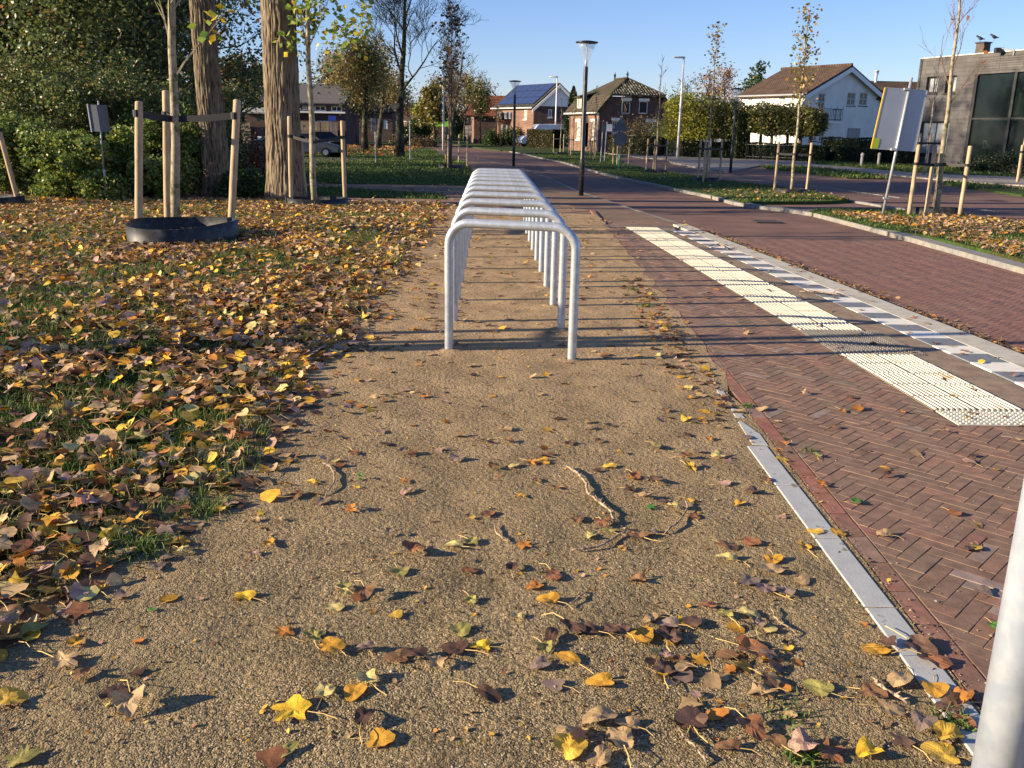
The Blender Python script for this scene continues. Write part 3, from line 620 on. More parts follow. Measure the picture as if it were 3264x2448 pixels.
for (lx, ly) in [(rk.location.x+sg*.415*math.cos(rk.rotation_euler.z), rk.location.y+sg*.415*math.sin(rk.rotation_euler.z)) for rk in [o_ for o_ in sc.objects if o_.name.startswith('bike_rack')][:5] for sg in (-1, 1)]:
    gm = M(); n = 14; V = []; F_ = []
    for j, (r_, z_) in enumerate(((.026, .012), (.045, .013), (.075, .004), (.10, -.003))):
        for k in range(n): a = 6.2832*k/n; q = r_*(1+rnd.uniform(-.15, .15)*(j > 1)); V.append((lx+q*math.cos(a), ly+q*math.sin(a), z_*rnd.uniform(.6, 1.2) if j < 3 else z_))
    for j in range(3):
        for k in range(n): F_.append((j*n+k, (j+1)*n+k, (j+1)*n+(k+1) % n, j*n+(k+1) % n))
    gm.add(V, F_).obj('sand_collar', 'gravel', gravel, smooth=True)
# post at the lower right
pa, pb = at(3108, 2448, 1.5), at(3258, 2448, 1.5); p0 = Vector(((pa.x+pb.x)/2, 1.5, 0))
post = thing('steel_post', 'thick galvanised round post rising beside the brick path at the lower right edge', 'post', p0)
PR = (pb.x-pa.x)/2
M().tube([(0, 0, -.1), (0, 0, 2.3)], PR, 28).obj('pole', 'galv_near', post, smooth=True)
M().lathe([(PR+.004, 0), (PR+.004, .03), (PR, .034)], 24, (0, 0, 2.27)).obj('cap', 'darkframe', post)

# ================================================================== LEAVES
def leaf_shape(kind, seed, n=22, stalk=True, simple=False):
    r = random.Random(seed); V = [(0, 0, 0)]; 
    fold = r.uniform(.0, .38); k1 = r.uniform(-.7, .6); k2 = r.uniform(-.5, .6); k3 = r.uniform(-.6, .6); ph = r.uniform(0, 6); wr = r.uniform(.02, .07)
    def rr(a):   # a: 0 = tip (+x)
        if kind == 'lobed': b = .36+.15*math.cos(5*a)*(1 if abs(a) < 2.6 else .4)+.05*math.cos(a)
        elif kind == 'heart': b = .44*(1+.12*math.cos(a)-.16*max(0, math.cos(a-math.pi))**6)+.06*math.cos(3*a)
        else: b = .40+.10*math.cos(2*a)*.9+.05*math.cos(a)
        if not simple: b += .018*math.cos(11*a+ph)+r.uniform(-.012, .012)
        return b
    def z(x, y): return fold*abs(y)*.55+k1*x*x*.7+k2*y*y*.8+k3*x*y*.7+wr*math.sin(9*x+ph)*math.cos(8*y+ph)
    rings = [1.0] if simple else [.5, 1.0]; F_ = []
    for q in rings:
        for i in range(n):
            a = 2*math.pi*i/n; R = rr(a)*q; x, y = R*math.cos(a), R*math.sin(a); V.append((x, y, z(x, y)))
    for i in range(n): F_.append((0, 1+i, 1+(i+1) % n))
    if not simple:
        for i in range(n):
            a, b = 1+i, 1+(i+1) % n; c, d = a+n, b+n; F_ += [(a, c, d), (a, d, b)]
    zb = min(v[2] for v in V); V = [(x, y, zz-zb+.02) for x, y, zz in V]
    nb = len(V)
    if stalk:     # petiole from the base (-x)
        L = r.uniform(.55, .85); cu = r.uniform(-.35, .35); pz = V[1+n//2+(n if not simple else 0)][2]
        P = [(-.36+.05, 0, pz), (-.36-L*.5, cu*.25, pz+r.uniform(-.03, .06)), (-.36-L, cu, max(.015, pz*.3))]
        for p in P: V += [(p[0], p[1]-.014, p[2]), (p[0], p[1]+.014, p[2]), (p[0], p[1], p[2]+.022)]
        for s in range(2):
            o = nb+3*s
            for k in range(3):
                a, b = o+k, o+(k+1) % 3; F_ += [(a, b, b+3), (a, b+3, a+3)]
    return np.array(V), F_, nb
KINDS = ['heart', 'lobed', 'heart', 'oval']
variants = {}
for k in ('heart', 'lobed', 'oval'):
    for s in range(12):
        V, Fc, nb = leaf_shape(k, 100+s*7+len(k)); me = bpy.data.meshes.new('leaf_'+k)
        me.from_pydata([tuple(v) for v in V], [], Fc); me.materials.append(MT['leafobj']); me.materials.append(MT['petiole'])
        for p in me.polygons:
            if min(p.vertices) >= nb: p.material_index = 1
            p.use_smooth = False
        variants.setdefault(k, []).append(me)
LC = {'bright yellow': (.80, .50, .035), 'yellow': (.70, .44, .06), 'golden': (.60, .31, .035), 'pale yellow': (.62, .50, .18), 'tan': (.46, .31, .15), 'olive': (.34, .30, .08),
      'orange': (.52, .21, .04), 'brown': (.24, .125, .055), 'reddish brown': (.27, .115, .05), 'dark brown': (.09, .048, .03), 'purplish': (.15, .085, .055), 'green': (.08, .22, .03), 'greyish brown': (.24, .17, .13), 'pinkish tan': (.42, .26, .19)}
ab = {'Y': 'bright yellow', 'y': 'yellow', 'g': 'golden', 'p': 'pale yellow', 't': 'tan', 'o': 'olive', 'r': 'orange', 'b': 'brown', 'e': 'reddish brown', 'd': 'dark brown', 'u': 'purplish', 'n': 'green', 'k': 'greyish brown', 'i': 'pinkish tan'}
L7 = "1375 715 Y 1.1;1500 415 g 1.1;1415 475 i .8;880 540 k 1.2;1010 410 g 1.3;1010 460 p .9;530 670 Y 1.1;380 700 y 1.1;1640 1350 Y 1.75;2040 1180 p 1.25;1980 1240 g 1.15;1810 1255 p 1.1;2030 1405 d 1.3;2110 1510 g 1.1;1610 1570 o 1;1510 1620 e 1.1;730 1320 t 1.4;640 1260 d 1.1;480 1145 b 1.2;350 1080 t 1.6;760 1140 d .9;50 1300 y 1.2;120 1620 o 1.3;1590 915 r 1.2;1750 935 o 1.1;1840 1005 g 1.1;1860 775 p .9;2010 705 e 1;1920 685 p .8;1750 75 y 1.2;1650 150 b 1.3;1800 180 k 1;1290 195 i 1.1;1960 230 r .8;2010 55 n .6;1425 285 t .6;850 785 n .5;370 800 k 1.2;190 900 o 1.4;360 470 y 1.4;1220 230 y 1;1990 100 y .6;2040 1010 k .7;100 750 b 1.2;550 520 r 1.1;700 360 p 1.2;1030 340 b 1.3;350 600 k 1.5;60 970 d 1.2;2180 365 k .7"
L8 = "85 1075 g 1.1;260 800 b 1;150 775 o .9;415 900 y .7;790 820 o .8;1025 905 p .8;1190 830 g 1.2;1120 750 r 1;1205 695 e 1.1;1645 720 b .9;1300 960 d 1.4;1390 980 d 1.3;1200 1010 d 1.2;1290 1120 g 1.2;1150 1150 k 1;1220 1250 k 1;1160 1060 o .8;850 1060 Y 1;740 975 o 1.1;720 1070 d 1.3;620 1150 t 1.1;430 1110 b 1.1;500 1110 d 1.1;1460 1235 g 1.25;870 1300 d 1.2;1310 1500 t 1.2;1450 1430 t 1.4;1550 1540 t 1.4;1590 1460 t 1;1290 1580 y 1.3;1440 1630 t 1.2;1900 1440 u 1.2;1700 920 t 1.2;1800 950 k 1.1;1650 1010 g 1.25;1790 1010 u 1.3;1770 1180 u 1.2;1780 1110 i .8;1500 970 u 1.1;1910 940 u 1;710 550 p 1.1;790 525 o .9;510 575 e 1.5;1060 540 r 1;1550 560 g .7;1390 500 p 1.1;1490 475 o .9;1330 415 b 1.1;1455 435 e 1;1640 500 b 1.2;1710 480 k .9;1815 360 p 1;1700 350 n .8;1680 300 t .9;1590 260 d .9;1610 200 r .9;1720 215 e 1;1770 325 u .8;1890 315 g .7;1920 400 e .8;455 220 r .9;470 270 i 1;190 365 r .9;880 385 e 1;800 405 y .5;1040 295 g .7;1220 250 b .8;1125 215 b .8;1015 140 p 1;1090 125 r .9;1160 120 g 1.1;1170 90 b 1.1;720 105 k 1.1;500 80 e .9;200 75 e 1.2;230 205 n .7;910 150 b .9;1490 145 y .9;1430 165 d .7;1890 150 y 1.1;1880 100 e 1;1940 70 k .9;430 675 o 1;780 675 e 1;1000 660 d .9;380 490 k .8;790 620 k .5;370 30 d .9;980 20 b 1;1290 25 u 1;1440 15 b 1;1740 50 k .9;460 80 k .9;1340 1540 d 1;1550 1000 u 1;270 1080 k .8"
L6 = "550 725 b 1.2;560 785 p 1.2;650 710 e 1.1;750 830 t 1.2;750 780 g 1;880 730 g 1;650 870 k 1.2;720 910 i 1.2;800 925 k 1.1;870 875 t .9;480 980 e .9;550 1020 o 1.1;640 1020 p 1.1;690 1060 k 1;650 1165 e 1.5;1190 1170 g 1.2;1230 1150 u 1;1360 1150 u 1.6;1420 1215 e 1.4;1430 1330 g 1.2;1540 1375 r 1.4;1500 1410 u 1.2;1290 1300 t 1.3;1160 1350 b 1.2;700 1350 t 1.1;720 1300 d 1;950 1335 o 1.3;1385 1480 k 1.3;1480 1540 y 1.3;1470 1610 y 1.4;1155 1600 Y 1.2;880 1590 i 1.2;650 1500 e 1.3;400 1480 u 1.2;610 545 g .9;790 600 i .6;670 495 u 1;540 460 i .9;720 445 e 1;160 435 e 1;245 450 b 1.1;210 520 t .9;1020 670 g 1;920 665 y 1;790 355 y 1;770 325 r .9;640 262 k 1;960 465 r 1;790 288 r 1;1240 425 d 1;1105 540 n .9;1225 680 t .9;1640 920 k .9;1575 735 u .9;1690 1070 n .9;1135 320 u .7;940 340 o .9;770 195 t .8;870 75 t 1;1300 155 r .8;1040 150 r .8;1590 160 b .9;1480 240 t .8;1780 270 t .9;520 345 p 1.2;390 350 e 1;395 388 y 1.1;480 270 r 1.1;390 255 d .9;520 220 t .8;250 305 o 1;380 185 y 1.1;450 190 g .9;400 95 g .8;300 150 b 1;1600 60 e .8;980 1600 e 1.2;1560 1480 e 1.1;1240 1420 t 1.1;1300 1560 u 1.1;760 1560 b 1;570 1590 b 1;430 90 u .8;1130 1060 r .6"
litters = []
sizes_ex = []
def parse(s, ox, oy, sc_):
    for t in s.split(';'):
        a = t.split(); sizes_ex.append((ox+float(a[0])/sc_, oy+float(a[1])/sc_, ab[a[2]], float(a[3])))
parse(L7, 0, 1500, 1.75); parse(L8, 1000, 1400, 1.583); parse(L6, 1900, 1200, 1.329)
def zone(x, y, px, py):
    if x > GR(y)+.02: 
        if x > TL(y) and y > 4.5: return 'on the cream guidance tiles'
        return 'on the herringbone brick path near the tiles' if y > 3.6 else 'on the herringbone brick path near the steel post'
    if x > 1.2: return 'on the pale edging stones' if y < 4.2 else 'on the gravel margin by the red bricks'
    if x < GL(y)+.02: return 'on top of the leaf litter at the lower left' if y < 3.2 else 'on the leaf litter left of the gravel'
    side = 'left ' if x < -.45 else 'right ' if x > .55 else 'middle '
    dep = 'nearest gravel' if y < 2.35 else 'near gravel' if y < 3.1 else 'gravel halfway to the racks' if y < 4.2 else 'gravel just before the racks'
    return 'on the '+side+dep
names = {'heart': 'rounded', 'lobed': 'lobed', 'oval': 'oval'}
count = 0
def put_leaf(x, y, z, colname, size, kind=None, yaw=None, tilt=.12, special=None):
    global count
    kind = kind or rnd.choice(KINDS); me = rnd.choice(variants[kind])
    o = bpy.data.objects.new('fallen_leaf', me); COL.objects.link(o); s = .071*size
    o.scale = (s, s*rnd.uniform(.85, 1.05), s*rnd.uniform(.8, 1.3)); o.location = (x, y, z+.002)
    o.rotation_euler = (rnd.uniform(-tilt, tilt), rnd.uniform(-tilt, tilt), rnd.uniform(0, 6.28) if yaw is None else yaw); o.scale[1] *= rnd.uniform(.75, 1.1); o.scale[2] *= rnd.uniform(.55, 1.1)
    c = LC[colname]; k = rnd.uniform(.85, 1.15); o.color = (c[0]*k, c[1]*k, c[2]*k, 1)
    big = 'large ' if size >= 1.25 else 'small ' if size < .8 else ''
    lab = special or f'{big}{colname} {names[kind]} fallen leaf lying {zone(x, y, 0, 0)}'
    if len(lab.split()) > 16: lab = lab.replace(' lying', '')
    tag(o, lab, 'fallen leaf', ('fallen leaf: '+lab) if special is None else 'fallen leaves standing out singly'); count += 1
    return o
SPECIAL = {(1640, 1350, 7): ('lobed', 'largest bright yellow lobed leaf, curled up alone on the gravel at the bottom', 2.6),
           (1375, 715, 7): ('heart', 'bright yellow rounded leaf with a long stalk alone on bare gravel at lower left centre', 5.7)}
for (px, py, cn, s) in sizes_ex:
    g = G(px, py); kind = None; sp = None; yw = None
    if abs(px-1640/1.75) < 1 and abs(py-1500-1350/1.75) < 1: kind, sp, yw = 'lobed', 'largest bright yellow lobed leaf, curled up alone on the gravel at the bottom', 2.9
    if abs(px-1375/1.75) < 1 and abs(py-1500-715/1.75) < 1: kind, sp, yw = 'heart', 'bright yellow rounded leaf with long stalk alone on bare gravel at lower left', 2.8
    if cn == 'n': s *= 1
    stack = sum(1 for a in litters if (a[0]-g.x)**2+(a[1]-g.y)**2 < .0022)
    litters.append((g.x, g.y)); put_leaf(g.x, g.y, .004+.012*min(stack, 2), cn, s, kind, yw, special=sp)
# nearest leaves of the litter as single objects, to reach 300
pool = ['golden', 'tan', 'brown', 'reddish brown', 'dark brown', 'yellow', 'pinkish tan', 'orange', 'greyish brown', 'pale yellow', 'brown', 'tan']
while count < 300:
    y = 2.15+1.6*rnd.random()**1.3; xl = -.60*y-.25; x = rnd.uniform(xl, float(GL(y))-.02)
    put_leaf(x, y, rnd.uniform(.02, .05), rnd.choice(pool), rnd.uniform(.9, 1.4), tilt=.45)

# ---- leaf litter in bulk
simple = []
for s in range(26): simple.append(leaf_shape(['heart', 'lobed', 'oval'][s % 3], 900+s, n=10, simple=True, stalk=True))
def bulk_leaves(name, pos, size, tilt, cols, kind='stuff', parent=None, m='leafmix', label=None, cat=None):
    """pos (N,3)"""
    N = len(pos); Vs = []; Fs = []; Cs = []; off = 0; idx = nr.integers(0, len(simple), N)
    for s in range(len(simple)):
        I = np.where(idx == s)[0]
        if not len(I): continue
        V, Fc, nb = simple[s]; Fc = np.array(Fc); n = len(I)
        yaw = nr.uniform(0, 2*np.pi, n); t1 = nr.normal(0, 1, n)*tilt[I]; t2 = nr.normal(0, 1, n)*tilt[I]
        cz, sz = np.cos(yaw), np.sin(yaw); cx, sx = np.cos(t1), np.sin(t1); cy, sy = np.cos(t2), np.sin(t2)
        P = V[None]*size[I][:, None, None]; x, y, z = P[..., 0], P[..., 1], P[..., 2]
        y, z = y*cx[:, None]-z*sx[:, None], y*sx[:, None]+z*cx[:, None]
        x, z = x*cy[:, None]+z*sy[:, None], -x*sy[:, None]+z*cy[:, None]
        x, y = x*cz[:, None]-y*sz[:, None], x*sz[:, None]+y*cz[:, None]
        Q = np.stack([x, y, z], -1)+pos[I][:, None, :]
        C = np.repeat(cols[I][:, None, :], V.shape[0], 1).copy(); C[:, nb:] = (.5, .34, .13)
        Vs.append(Q.reshape(-1, 3)); Cs.append(C.reshape(-1, 3)); Fs.append((Fc[None]+(np.arange(n)*len(V))[:, None, None]+off).reshape(-1, 3)); off += n*len(V)
    o = npmesh(name, np.concatenate(Vs), np.concatenate(Fs), m, np.concatenate(Cs), parent)
    o['kind'] = kind; return o
pal = np.array([LC[c] for c in ('tan', 'golden', 'brown', 'reddish brown', 'dark brown', 'yellow', 'pinkish tan', 'orange', 'greyish brown', 'pale yellow', 'purplish', 'bright yellow')])
pw = np.array([.21, .13, .13, .08, .08, .06, .13, .07, .04, .05, .01, .01]); pw /= pw.sum()
def leafcols(n, w=None, dull=1.): 
    c = pal[nr.choice(len(pal), n, p=pw if w is None else w)]*nr.uniform(.75, 1.2, (n, 1)); return c*dull
GRASSPATCH = lambda x, y: np.clip((vnoise(x, y, 1.05, 3)*.55+vnoise(x, y, 2.6, 5)*.45-.40)*4.5+np.clip((-x-1.2)*.14, -.1, .25)*np.clip((6.5-np.abs(y-7))/5, 0, 1), 0, 1)
def litter():
    N = 92000; Y = 1.0+17.9*nr.random(N)**.95; X = -13+12.9*nr.random(N)
    keep = (X < GL(Y)+.10*nr.normal(size=N)-.02) & (X > -.62*Y-1.2)
    X, Y = X[keep], Y[keep]; dens = 1-.86*GRASSPATCH(X, Y); dens *= np.where(Y > 11, .9, 1); dens = np.maximum(dens, np.clip((4.6-Y)/1.2, 0, .8)); dens = np.maximum(dens, .30)
    edge = np.clip((GL(Y)-X)/.9, 0, 1); dens = np.maximum(dens, (1-edge)*1.0)
    k = nr.random(len(X)) < dens; X, Y = X[k], Y[k]
    n = len(X); Z = .008+.05*nr.random(n)*np.clip((GL(Y)-X)*4, .1, 1)
    pos = np.stack([X, Y, Z], 1); print('litter leaves', n)
    return bulk_leaves('leaf_litter', pos, nr.uniform(.055, .10, n), nr.uniform(.15, .62, n), leafcols(n, dull=1.12))
litter()
# scattered leaves and crumbs farther along the gravel, paths and verges
def scatter():
    P = []
    def add(n, xf, y0, y1, pw_=1.):
        Y = y0+(y1-y0)*nr.random(n)**pw_; X = xf(Y, nr.random(n)); P.append(np.stack([X, Y, np.full(n, .004)], 1))
    add(420, lambda y, r: -1.0+r*(GR(4)+1.0), 3.9, 17.5)
    add(130, lambda y, r: GL(y)+.55*r**2.2, 2.2, 10)
    add(330, lambda y, r: GL(y)+.8*r**2, 6, 18)
    add(240, lambda y, r: 1.35+.042*(y-4.2)-.28*r**1.6, 4.6, 9.5)
    add(160, lambda y, r: 1.5+r*2.2, 3.0, 16)
    add(60, lambda y, r: XS(y)-r*.5, 4.9, 15)
    add(110, lambda y, r: 1.9-r*2.6, 12, 19)
    add(40, lambda y, r: .9-r*.35*1.2, 2.0, 2.5)
    pos = np.concatenate(P); n = len(pos)
    bulk_leaves('leaf_scatter', pos, nr.uniform(.035, .08, n), nr.uniform(.05, .3, n), leafcols(n, dull=.9))
    n = 2600; Y = 1.9+9*nr.random(n)**1.4; X = GL(Y)+nr.random(n)*(GR(4)-GL(Y)); bulk_leaves('leaf_crumbs', np.stack([X, Y, np.full(n, .004)], 1), nr.uniform(.006, .02, n), nr.uniform(.1, .5, n), leafcols(n, dull=.8))
    # gutter drift along the kerb, in the road
    n = 2600; Y = 4.5+10.5*nr.random(n); Y = Y[vnoise(Y, Y*0, 2.2, 4) > .28]; n = len(Y); X = XS(Y)+.03+np.abs(nr.normal(0, .14, n))
    bulk_leaves('leaf_drift', np.stack([X, Y, ROADZ+.015+.05*nr.random(n)*np.clip(1-(X-XS(Y))*3, 0, 1)], 1), nr.uniform(.025, .065, n), nr.uniform(.1, .6, n), leafcols(n, dull=.7))
    # verge leaves
    n = 2600; B = nr.uniform([6.9, 8], [12.3, 23], (n*5, 2)); k = inpoly(B[:, 0], B[:, 1], MEDB) & (vnoise(B[:, 0], B[:, 1], .8, 8) > .50); B = B[k][:n*2]
    bulk_leaves('verge_leaf_litter', np.column_stack([B, nr.uniform(.01, .05, len(B))]), nr.uniform(.05, .095, len(B)), nr.uniform(.1, .6, len(B)), leafcols(len(B), w=np.array([.3, .1, .14, .05, .05, .03, .2, .07, .04, .02, 0, 0]), dull=1.05))
    B = nr.uniform([5.5, 20], [10, 44], (5000, 2)); k = inpoly(B[:, 0], B[:, 1], MEDA) & (nr.random(len(B)) < np.where(B[:, 1] < 26, .35, .03)); B = B[k]
    bulk_leaves('verge_leaf_litter', np.column_stack([B, nr.uniform(.01, .05, len(B))]), nr.uniform(.06, .10, len(B)), nr.uniform(.1, .6, len(B)), leafcols(len(B), dull=1.05))
    # under the big trees and on far lawn
    n = 2600; X = nr.uniform(-16, -.5, n); Y = nr.uniform(18.9, 26, n); k = nr.random(n) < np.where(X < -4.5, .9, .16); X, Y = X[k], Y[k]
    bulk_leaves('far_leaf_litter', np.stack([X, Y, np.full(len(X), .01)], 1), nr.uniform(.05, .1, len(X)), nr.uniform(.1, .6, len(X)), leafcols(len(X), dull=.9))
    n = 2500; X = nr.uniform(-22, -6, n); Y = nr.uniform(55, 90, n)
    bulk_leaves('far_leaf_litter', np.stack([X, Y, np.full(n, .02)], 1), nr.uniform(.12, .25, n), nr.uniform(.1, .6, n), leafcols(n, dull=1)*np.array([1, .75, .6]))
scatter()

# ---- gravel stones
def gravel_stones():
    n = 60000; u = nr.random(n); Y = 1.55+(7.2-1.55)*u**1.7; X = nr.uniform(-3.2, 1.42, n)
    k = (X > GL(Y)-.15) & (X < GRIGHT(Y)-.005) & (np.abs(X-.03*Y) < .62*Y+.35); X, Y = X[k], Y[k]
    k = nr.random(len(X)) < .35+.65*vnoise(X, Y, 1.6, 21); X, Y = X[k], Y[k]; n = len(X)
    # a few grains stray over the edging stones and bricks
    ns = 1100; ys = 1.5+5*nr.random(ns)**1.4; xs = 1.31+.045*nr.random(ns)+.036*(ys-3)+.03; X = np.append(X, xs); Y = np.append(Y, ys)
    ns = 900; ys = 1.6+8*nr.random(ns)**1.4; xs = GR(4)+1.6*nr.random(ns)**2.5+.03*(ys-3); X = np.append(X, xs); Y = np.append(Y, ys); n = len(X)
    base = np.array([(1, 0, 0), (0, 1, 0), (-1, 0, 0), (0, -1, 0), (0, 0, .8), (0, 0, -.4)], float)
    Fc = np.array([(0, 1, 4), (1, 2, 4), (2, 3, 4), (3, 0, 4)])
    s = .0017+.0026*nr.random(n)**3+(nr.random(n) > .992)*.004
    yaw = nr.uniform(0, 6.28, n); V = base[None]*s[:, None, None]*nr.uniform(.65, 1.25, (n, 6, 1))
    x, y = V[..., 0].copy(), V[..., 1].copy(); c, sn = np.cos(yaw)[:, None], np.sin(yaw)[:, None]
    V[..., 0] = x*c-y*sn+X[:, None]; V[..., 1] = x*sn+y*c+Y[:, None]; V[..., 2] += .0015+s[:, None]*.2
    pals = np.array([(.33, .25, .14), (.22, .165, .09), (.46, .37, .22), (.62, .53, .38), (.12, .09, .055)]); C = pals[nr.choice(5, n, p=[.36, .29, .2, .06, .09])]*nr.uniform(.8, 1.2, (n, 1))
    C = np.repeat(C[:, None], 6, 1).reshape(-1, 3)
    o = npmesh('gravel_grains', V.reshape(-1, 3), (Fc[None]+(np.arange(n)*6)[:, None, None]).reshape(-1, 3), 'gravelstone', C); o['kind'] = 'stuff'
gravel_stones()

# ---- grass
def blades(name, X, Y, Z, h, w, cols, lean=.5):
    n = len(X); a = nr.uniform(0, 6.28, n); l = nr.uniform(.1, lean, n)*h; la = nr.uniform(0, 6.28, n)
    dx, dy = np.cos(a)*w/2, np.sin(a)*w/2; lx, ly = np.cos(la)*l, np.sin(la)*l
    V = np.empty((n, 5, 3)); z0 = np.broadcast_to(Z, (n,))
    for i, (q, t) in enumerate(((-1, 0), (1, 0), (-.7, .55), (.7, .55), (0, 1))):
        V[:, i, 0] = X+dx*q+lx*t*t; V[:, i, 1] = Y+dy*q+ly*t*t; V[:, i, 2] = z0+h*t*(1-.25*t*lean)
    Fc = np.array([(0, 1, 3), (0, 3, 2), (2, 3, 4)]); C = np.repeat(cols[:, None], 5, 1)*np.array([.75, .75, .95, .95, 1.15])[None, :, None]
    o = npmesh(name, V.reshape(-1, 3), (Fc[None]+(np.arange(n)*5)[:, None, None]).reshape(-1, 3), 'grass', C.reshape(-1, 3)); o['kind'] = 'stuff'; return o
def gcol(n, k=1.): 
    c = np.array([(.085, .15, .028), (.125, .19, .04), (.055, .10, .022), (.21, .20, .07)])[nr.choice(4, n, p=[.38, .25, .22, .15])]*nr.uniform(.7, 1.25, (n, 1)); return c*k
def near_grass():
    N = 330000; Y = 1.6+17*nr.random(N)**1.1; X = -13+12*nr.random(N); k = (X < GL(Y)-.03) & (X > -.62*Y-.8); X, Y = X[k], Y[k]
    d = GRASSPATCH(X, Y); clump = vnoise(X, Y, 9, 12); k = nr.random(len(X)) < np.clip(d*1.4+.16, 0, 1)*(clump > .28); X, Y = X[k], Y[k]; n = len(X); print('blades', n)
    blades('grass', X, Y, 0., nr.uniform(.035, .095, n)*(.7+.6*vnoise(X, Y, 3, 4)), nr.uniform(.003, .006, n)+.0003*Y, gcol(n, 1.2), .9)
    # weeds with broad leaves, along the gravel edge too
near_grass()
def verge_grass():
    B = nr.uniform([3, 3], [12.4, 70], (260000, 2)); p = np.where(B[:, 1] < 24, 1, np.where(B[:, 1] < 40, .45, .2)); B = B[nr.random(len(B)) < p]
    k = inpoly(B[:, 0], B[:, 1], MEDA) | inpoly(B[:, 0], B[:, 1], MEDB); B = B[k]; n = len(B)
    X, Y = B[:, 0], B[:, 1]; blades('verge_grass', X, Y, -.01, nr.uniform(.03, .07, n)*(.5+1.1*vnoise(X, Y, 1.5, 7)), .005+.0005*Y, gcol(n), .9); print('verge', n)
    N = 70000; X = nr.uniform(-20, 1.5, N); Y = 26+48*nr.random(N)**1.5; k = inpoly(X, Y, LAWN); X, Y = X[k], Y[k]; n = len(X)
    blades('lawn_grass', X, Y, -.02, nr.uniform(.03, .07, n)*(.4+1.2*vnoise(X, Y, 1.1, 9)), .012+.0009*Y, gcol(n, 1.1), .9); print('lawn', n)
    N = 9000; X = nr.uniform(-12, -.9, N); Y = nr.uniform(20.6, 24.5, N); k = inpoly(X, Y, [(-12, 21.2), (-3.9, 20.8), (-.95, 20.7), (-1.25, 22.4), (-4, 24.2), (-12, 24.5)]); X, Y = X[k], Y[k]; n = len(X)
    blades('lawn_grass', X, Y, -.02, nr.uniform(.04, .09, n), .02, gcol(n, 1.15), .9)
    N = 26000; X = nr.uniform(13, 30, N); Y = nr.uniform(30, 66, N); k = np.zeros(N, bool)
    for l in ([(2423, 527), (2560, 529), (2700, 543), (2818, 562), (2830, 567), (2700, 565), (2560, 548), (2440, 535)], [(3010, 576), (3100, 582), (3264, 600), (3700, 650), (3700, 690), (3264, 622), (3120, 601), (3010, 584)], [(2560, 512), (2620, 508), (2900, 517), (3264, 560), (3900, 600), (3900, 640), (3213, 561), (2900, 548), (2700, 530), (2604, 522)]):
        k |= inpoly(X, Y, PX(l))
    X, Y = X[k], Y[k]; n = len(X); blades('verge_grass', X, Y, -.03, nr.uniform(.06, .2, n), .05, gcol(n, .9), .9)
verge_grass()
def weed(px, py, n, r, label, h=.05):
    g = G(px, py); X = g.x+nr.normal(0, r, n); Y = g.y+nr.normal(0, r, n)
    o = blades('weed_tuft', X-g.x, Y-g.y, 0., nr.uniform(.5, 1, n)*h, .006*np.ones(n), gcol(n, 1.1), 1.3); del o['kind']; o.location = (g.x, g.y, .002); tag(o, label, 'weed'); return o
for a in [(3050, 2312, 90, .022, 'green leafy weed growing at the edging stones beside the steel post', .045), (2565, 2420, 80, .022, 'green weed growing in the gravel at the bottom right', .04), (2500, 2270, 50, .03, 'sparse weed in the gravel left of the pale broken stick', .035),
          (2385, 1297, 40, .02, 'small grass tuft in the joint beside the red brick course', .03), (2583, 1440, 30, .018, 'tiny tuft of grass between the bricks near the edging stones', .03), (650, 1625, 220, .05, 'bright green grass tuft at the edge of the leaf litter at left', .06),
          (450, 1750, 260, .06, 'lush grass tuft where the leaf litter meets the gravel, lower left', .06), (2055, 975, 60, .03, 'green tuft at the gravel border halfway along the bike racks', .04), (2018, 925, 50, .03, 'second green tuft at the gravel border, behind the first', .04), (2365, 1090-60, 10, .02, 'thin blades in the brick path joint by the guidance tiles', .02)]:
    weed(*a)
# twigs
def stick(px, r, label, z=.006):
    P = [G(x, y) for x, y in px]; b = P[0].copy(); pts = []
    for i in range(len(P)-1):
        for t in (0, .34, .67): pts.append(P[i].lerp(P[i+1], t)+Vector((rnd.uniform(-.003, .003), rnd.uniform(-.003, .003), z+r+rnd.uniform(0, .006))))
    pts.append(P[-1]+Vector((0, 0, r)))
    R = [r*rnd.uniform(.6, 1.05) for _ in pts]; R[0] *= .5; R[-1] *= .6
    g = M().tube([p-b for p in pts], R, 7)
    for k in range(1, len(pts)-1):
        if rnd.random() < .55:
            q = pts[k]-b; v = Vector((rnd.uniform(-1, 1), rnd.uniform(-1, 1), rnd.uniform(.1, .7))).normalized(); g.tube([q, q+v*r*rnd.uniform(1.8, 5)], [R[k]*.7, R[k]*.3], 5)
    o = g.obj('twig', 'paletwig', smooth=True); o.location = b; tag(o, label, 'twig', 'fallen twigs on the gravel')
a8 = lambda *l: [(1000+x/1.583, 1400+y/1.583) for x, y in l]; a6 = lambda *l: [(1900+x/1.329, 1200+y/1.329) for x, y in l]
stick(a8((1275, 150), (1330, 185), (1375, 240), (1385, 290), (1440, 335), (1500, 385), (1520, 435)), .0062, 'longest bent twig on the gravel right of centre')
stick(a8((1380, 270), (1420, 300), (1460, 345)), .004, 'short side twig lying against the longest bent twig')
stick(a8((1870, 325), (1888, 350), (1865, 400), (1820, 450), (1760, 490)), .0045, 'hooked twig among leaves right of the longest bent twig')
stick(a8((1300, 575), (1370, 570), (1460, 550), (1530, 505), (1575, 470), (1560, 455)), .005, 'dark knobbly twig under leaves at the foot of the longest twig')
stick(a8((40, 135), (85, 150), (105, 190), (100, 240), (60, 290)), .0042, 'curved pale twig on the gravel left of centre')
stick(a8((910, 440), (925, 490), (955, 515), (985, 533)), .0036, 'short thin twig alone in the middle of the gravel')
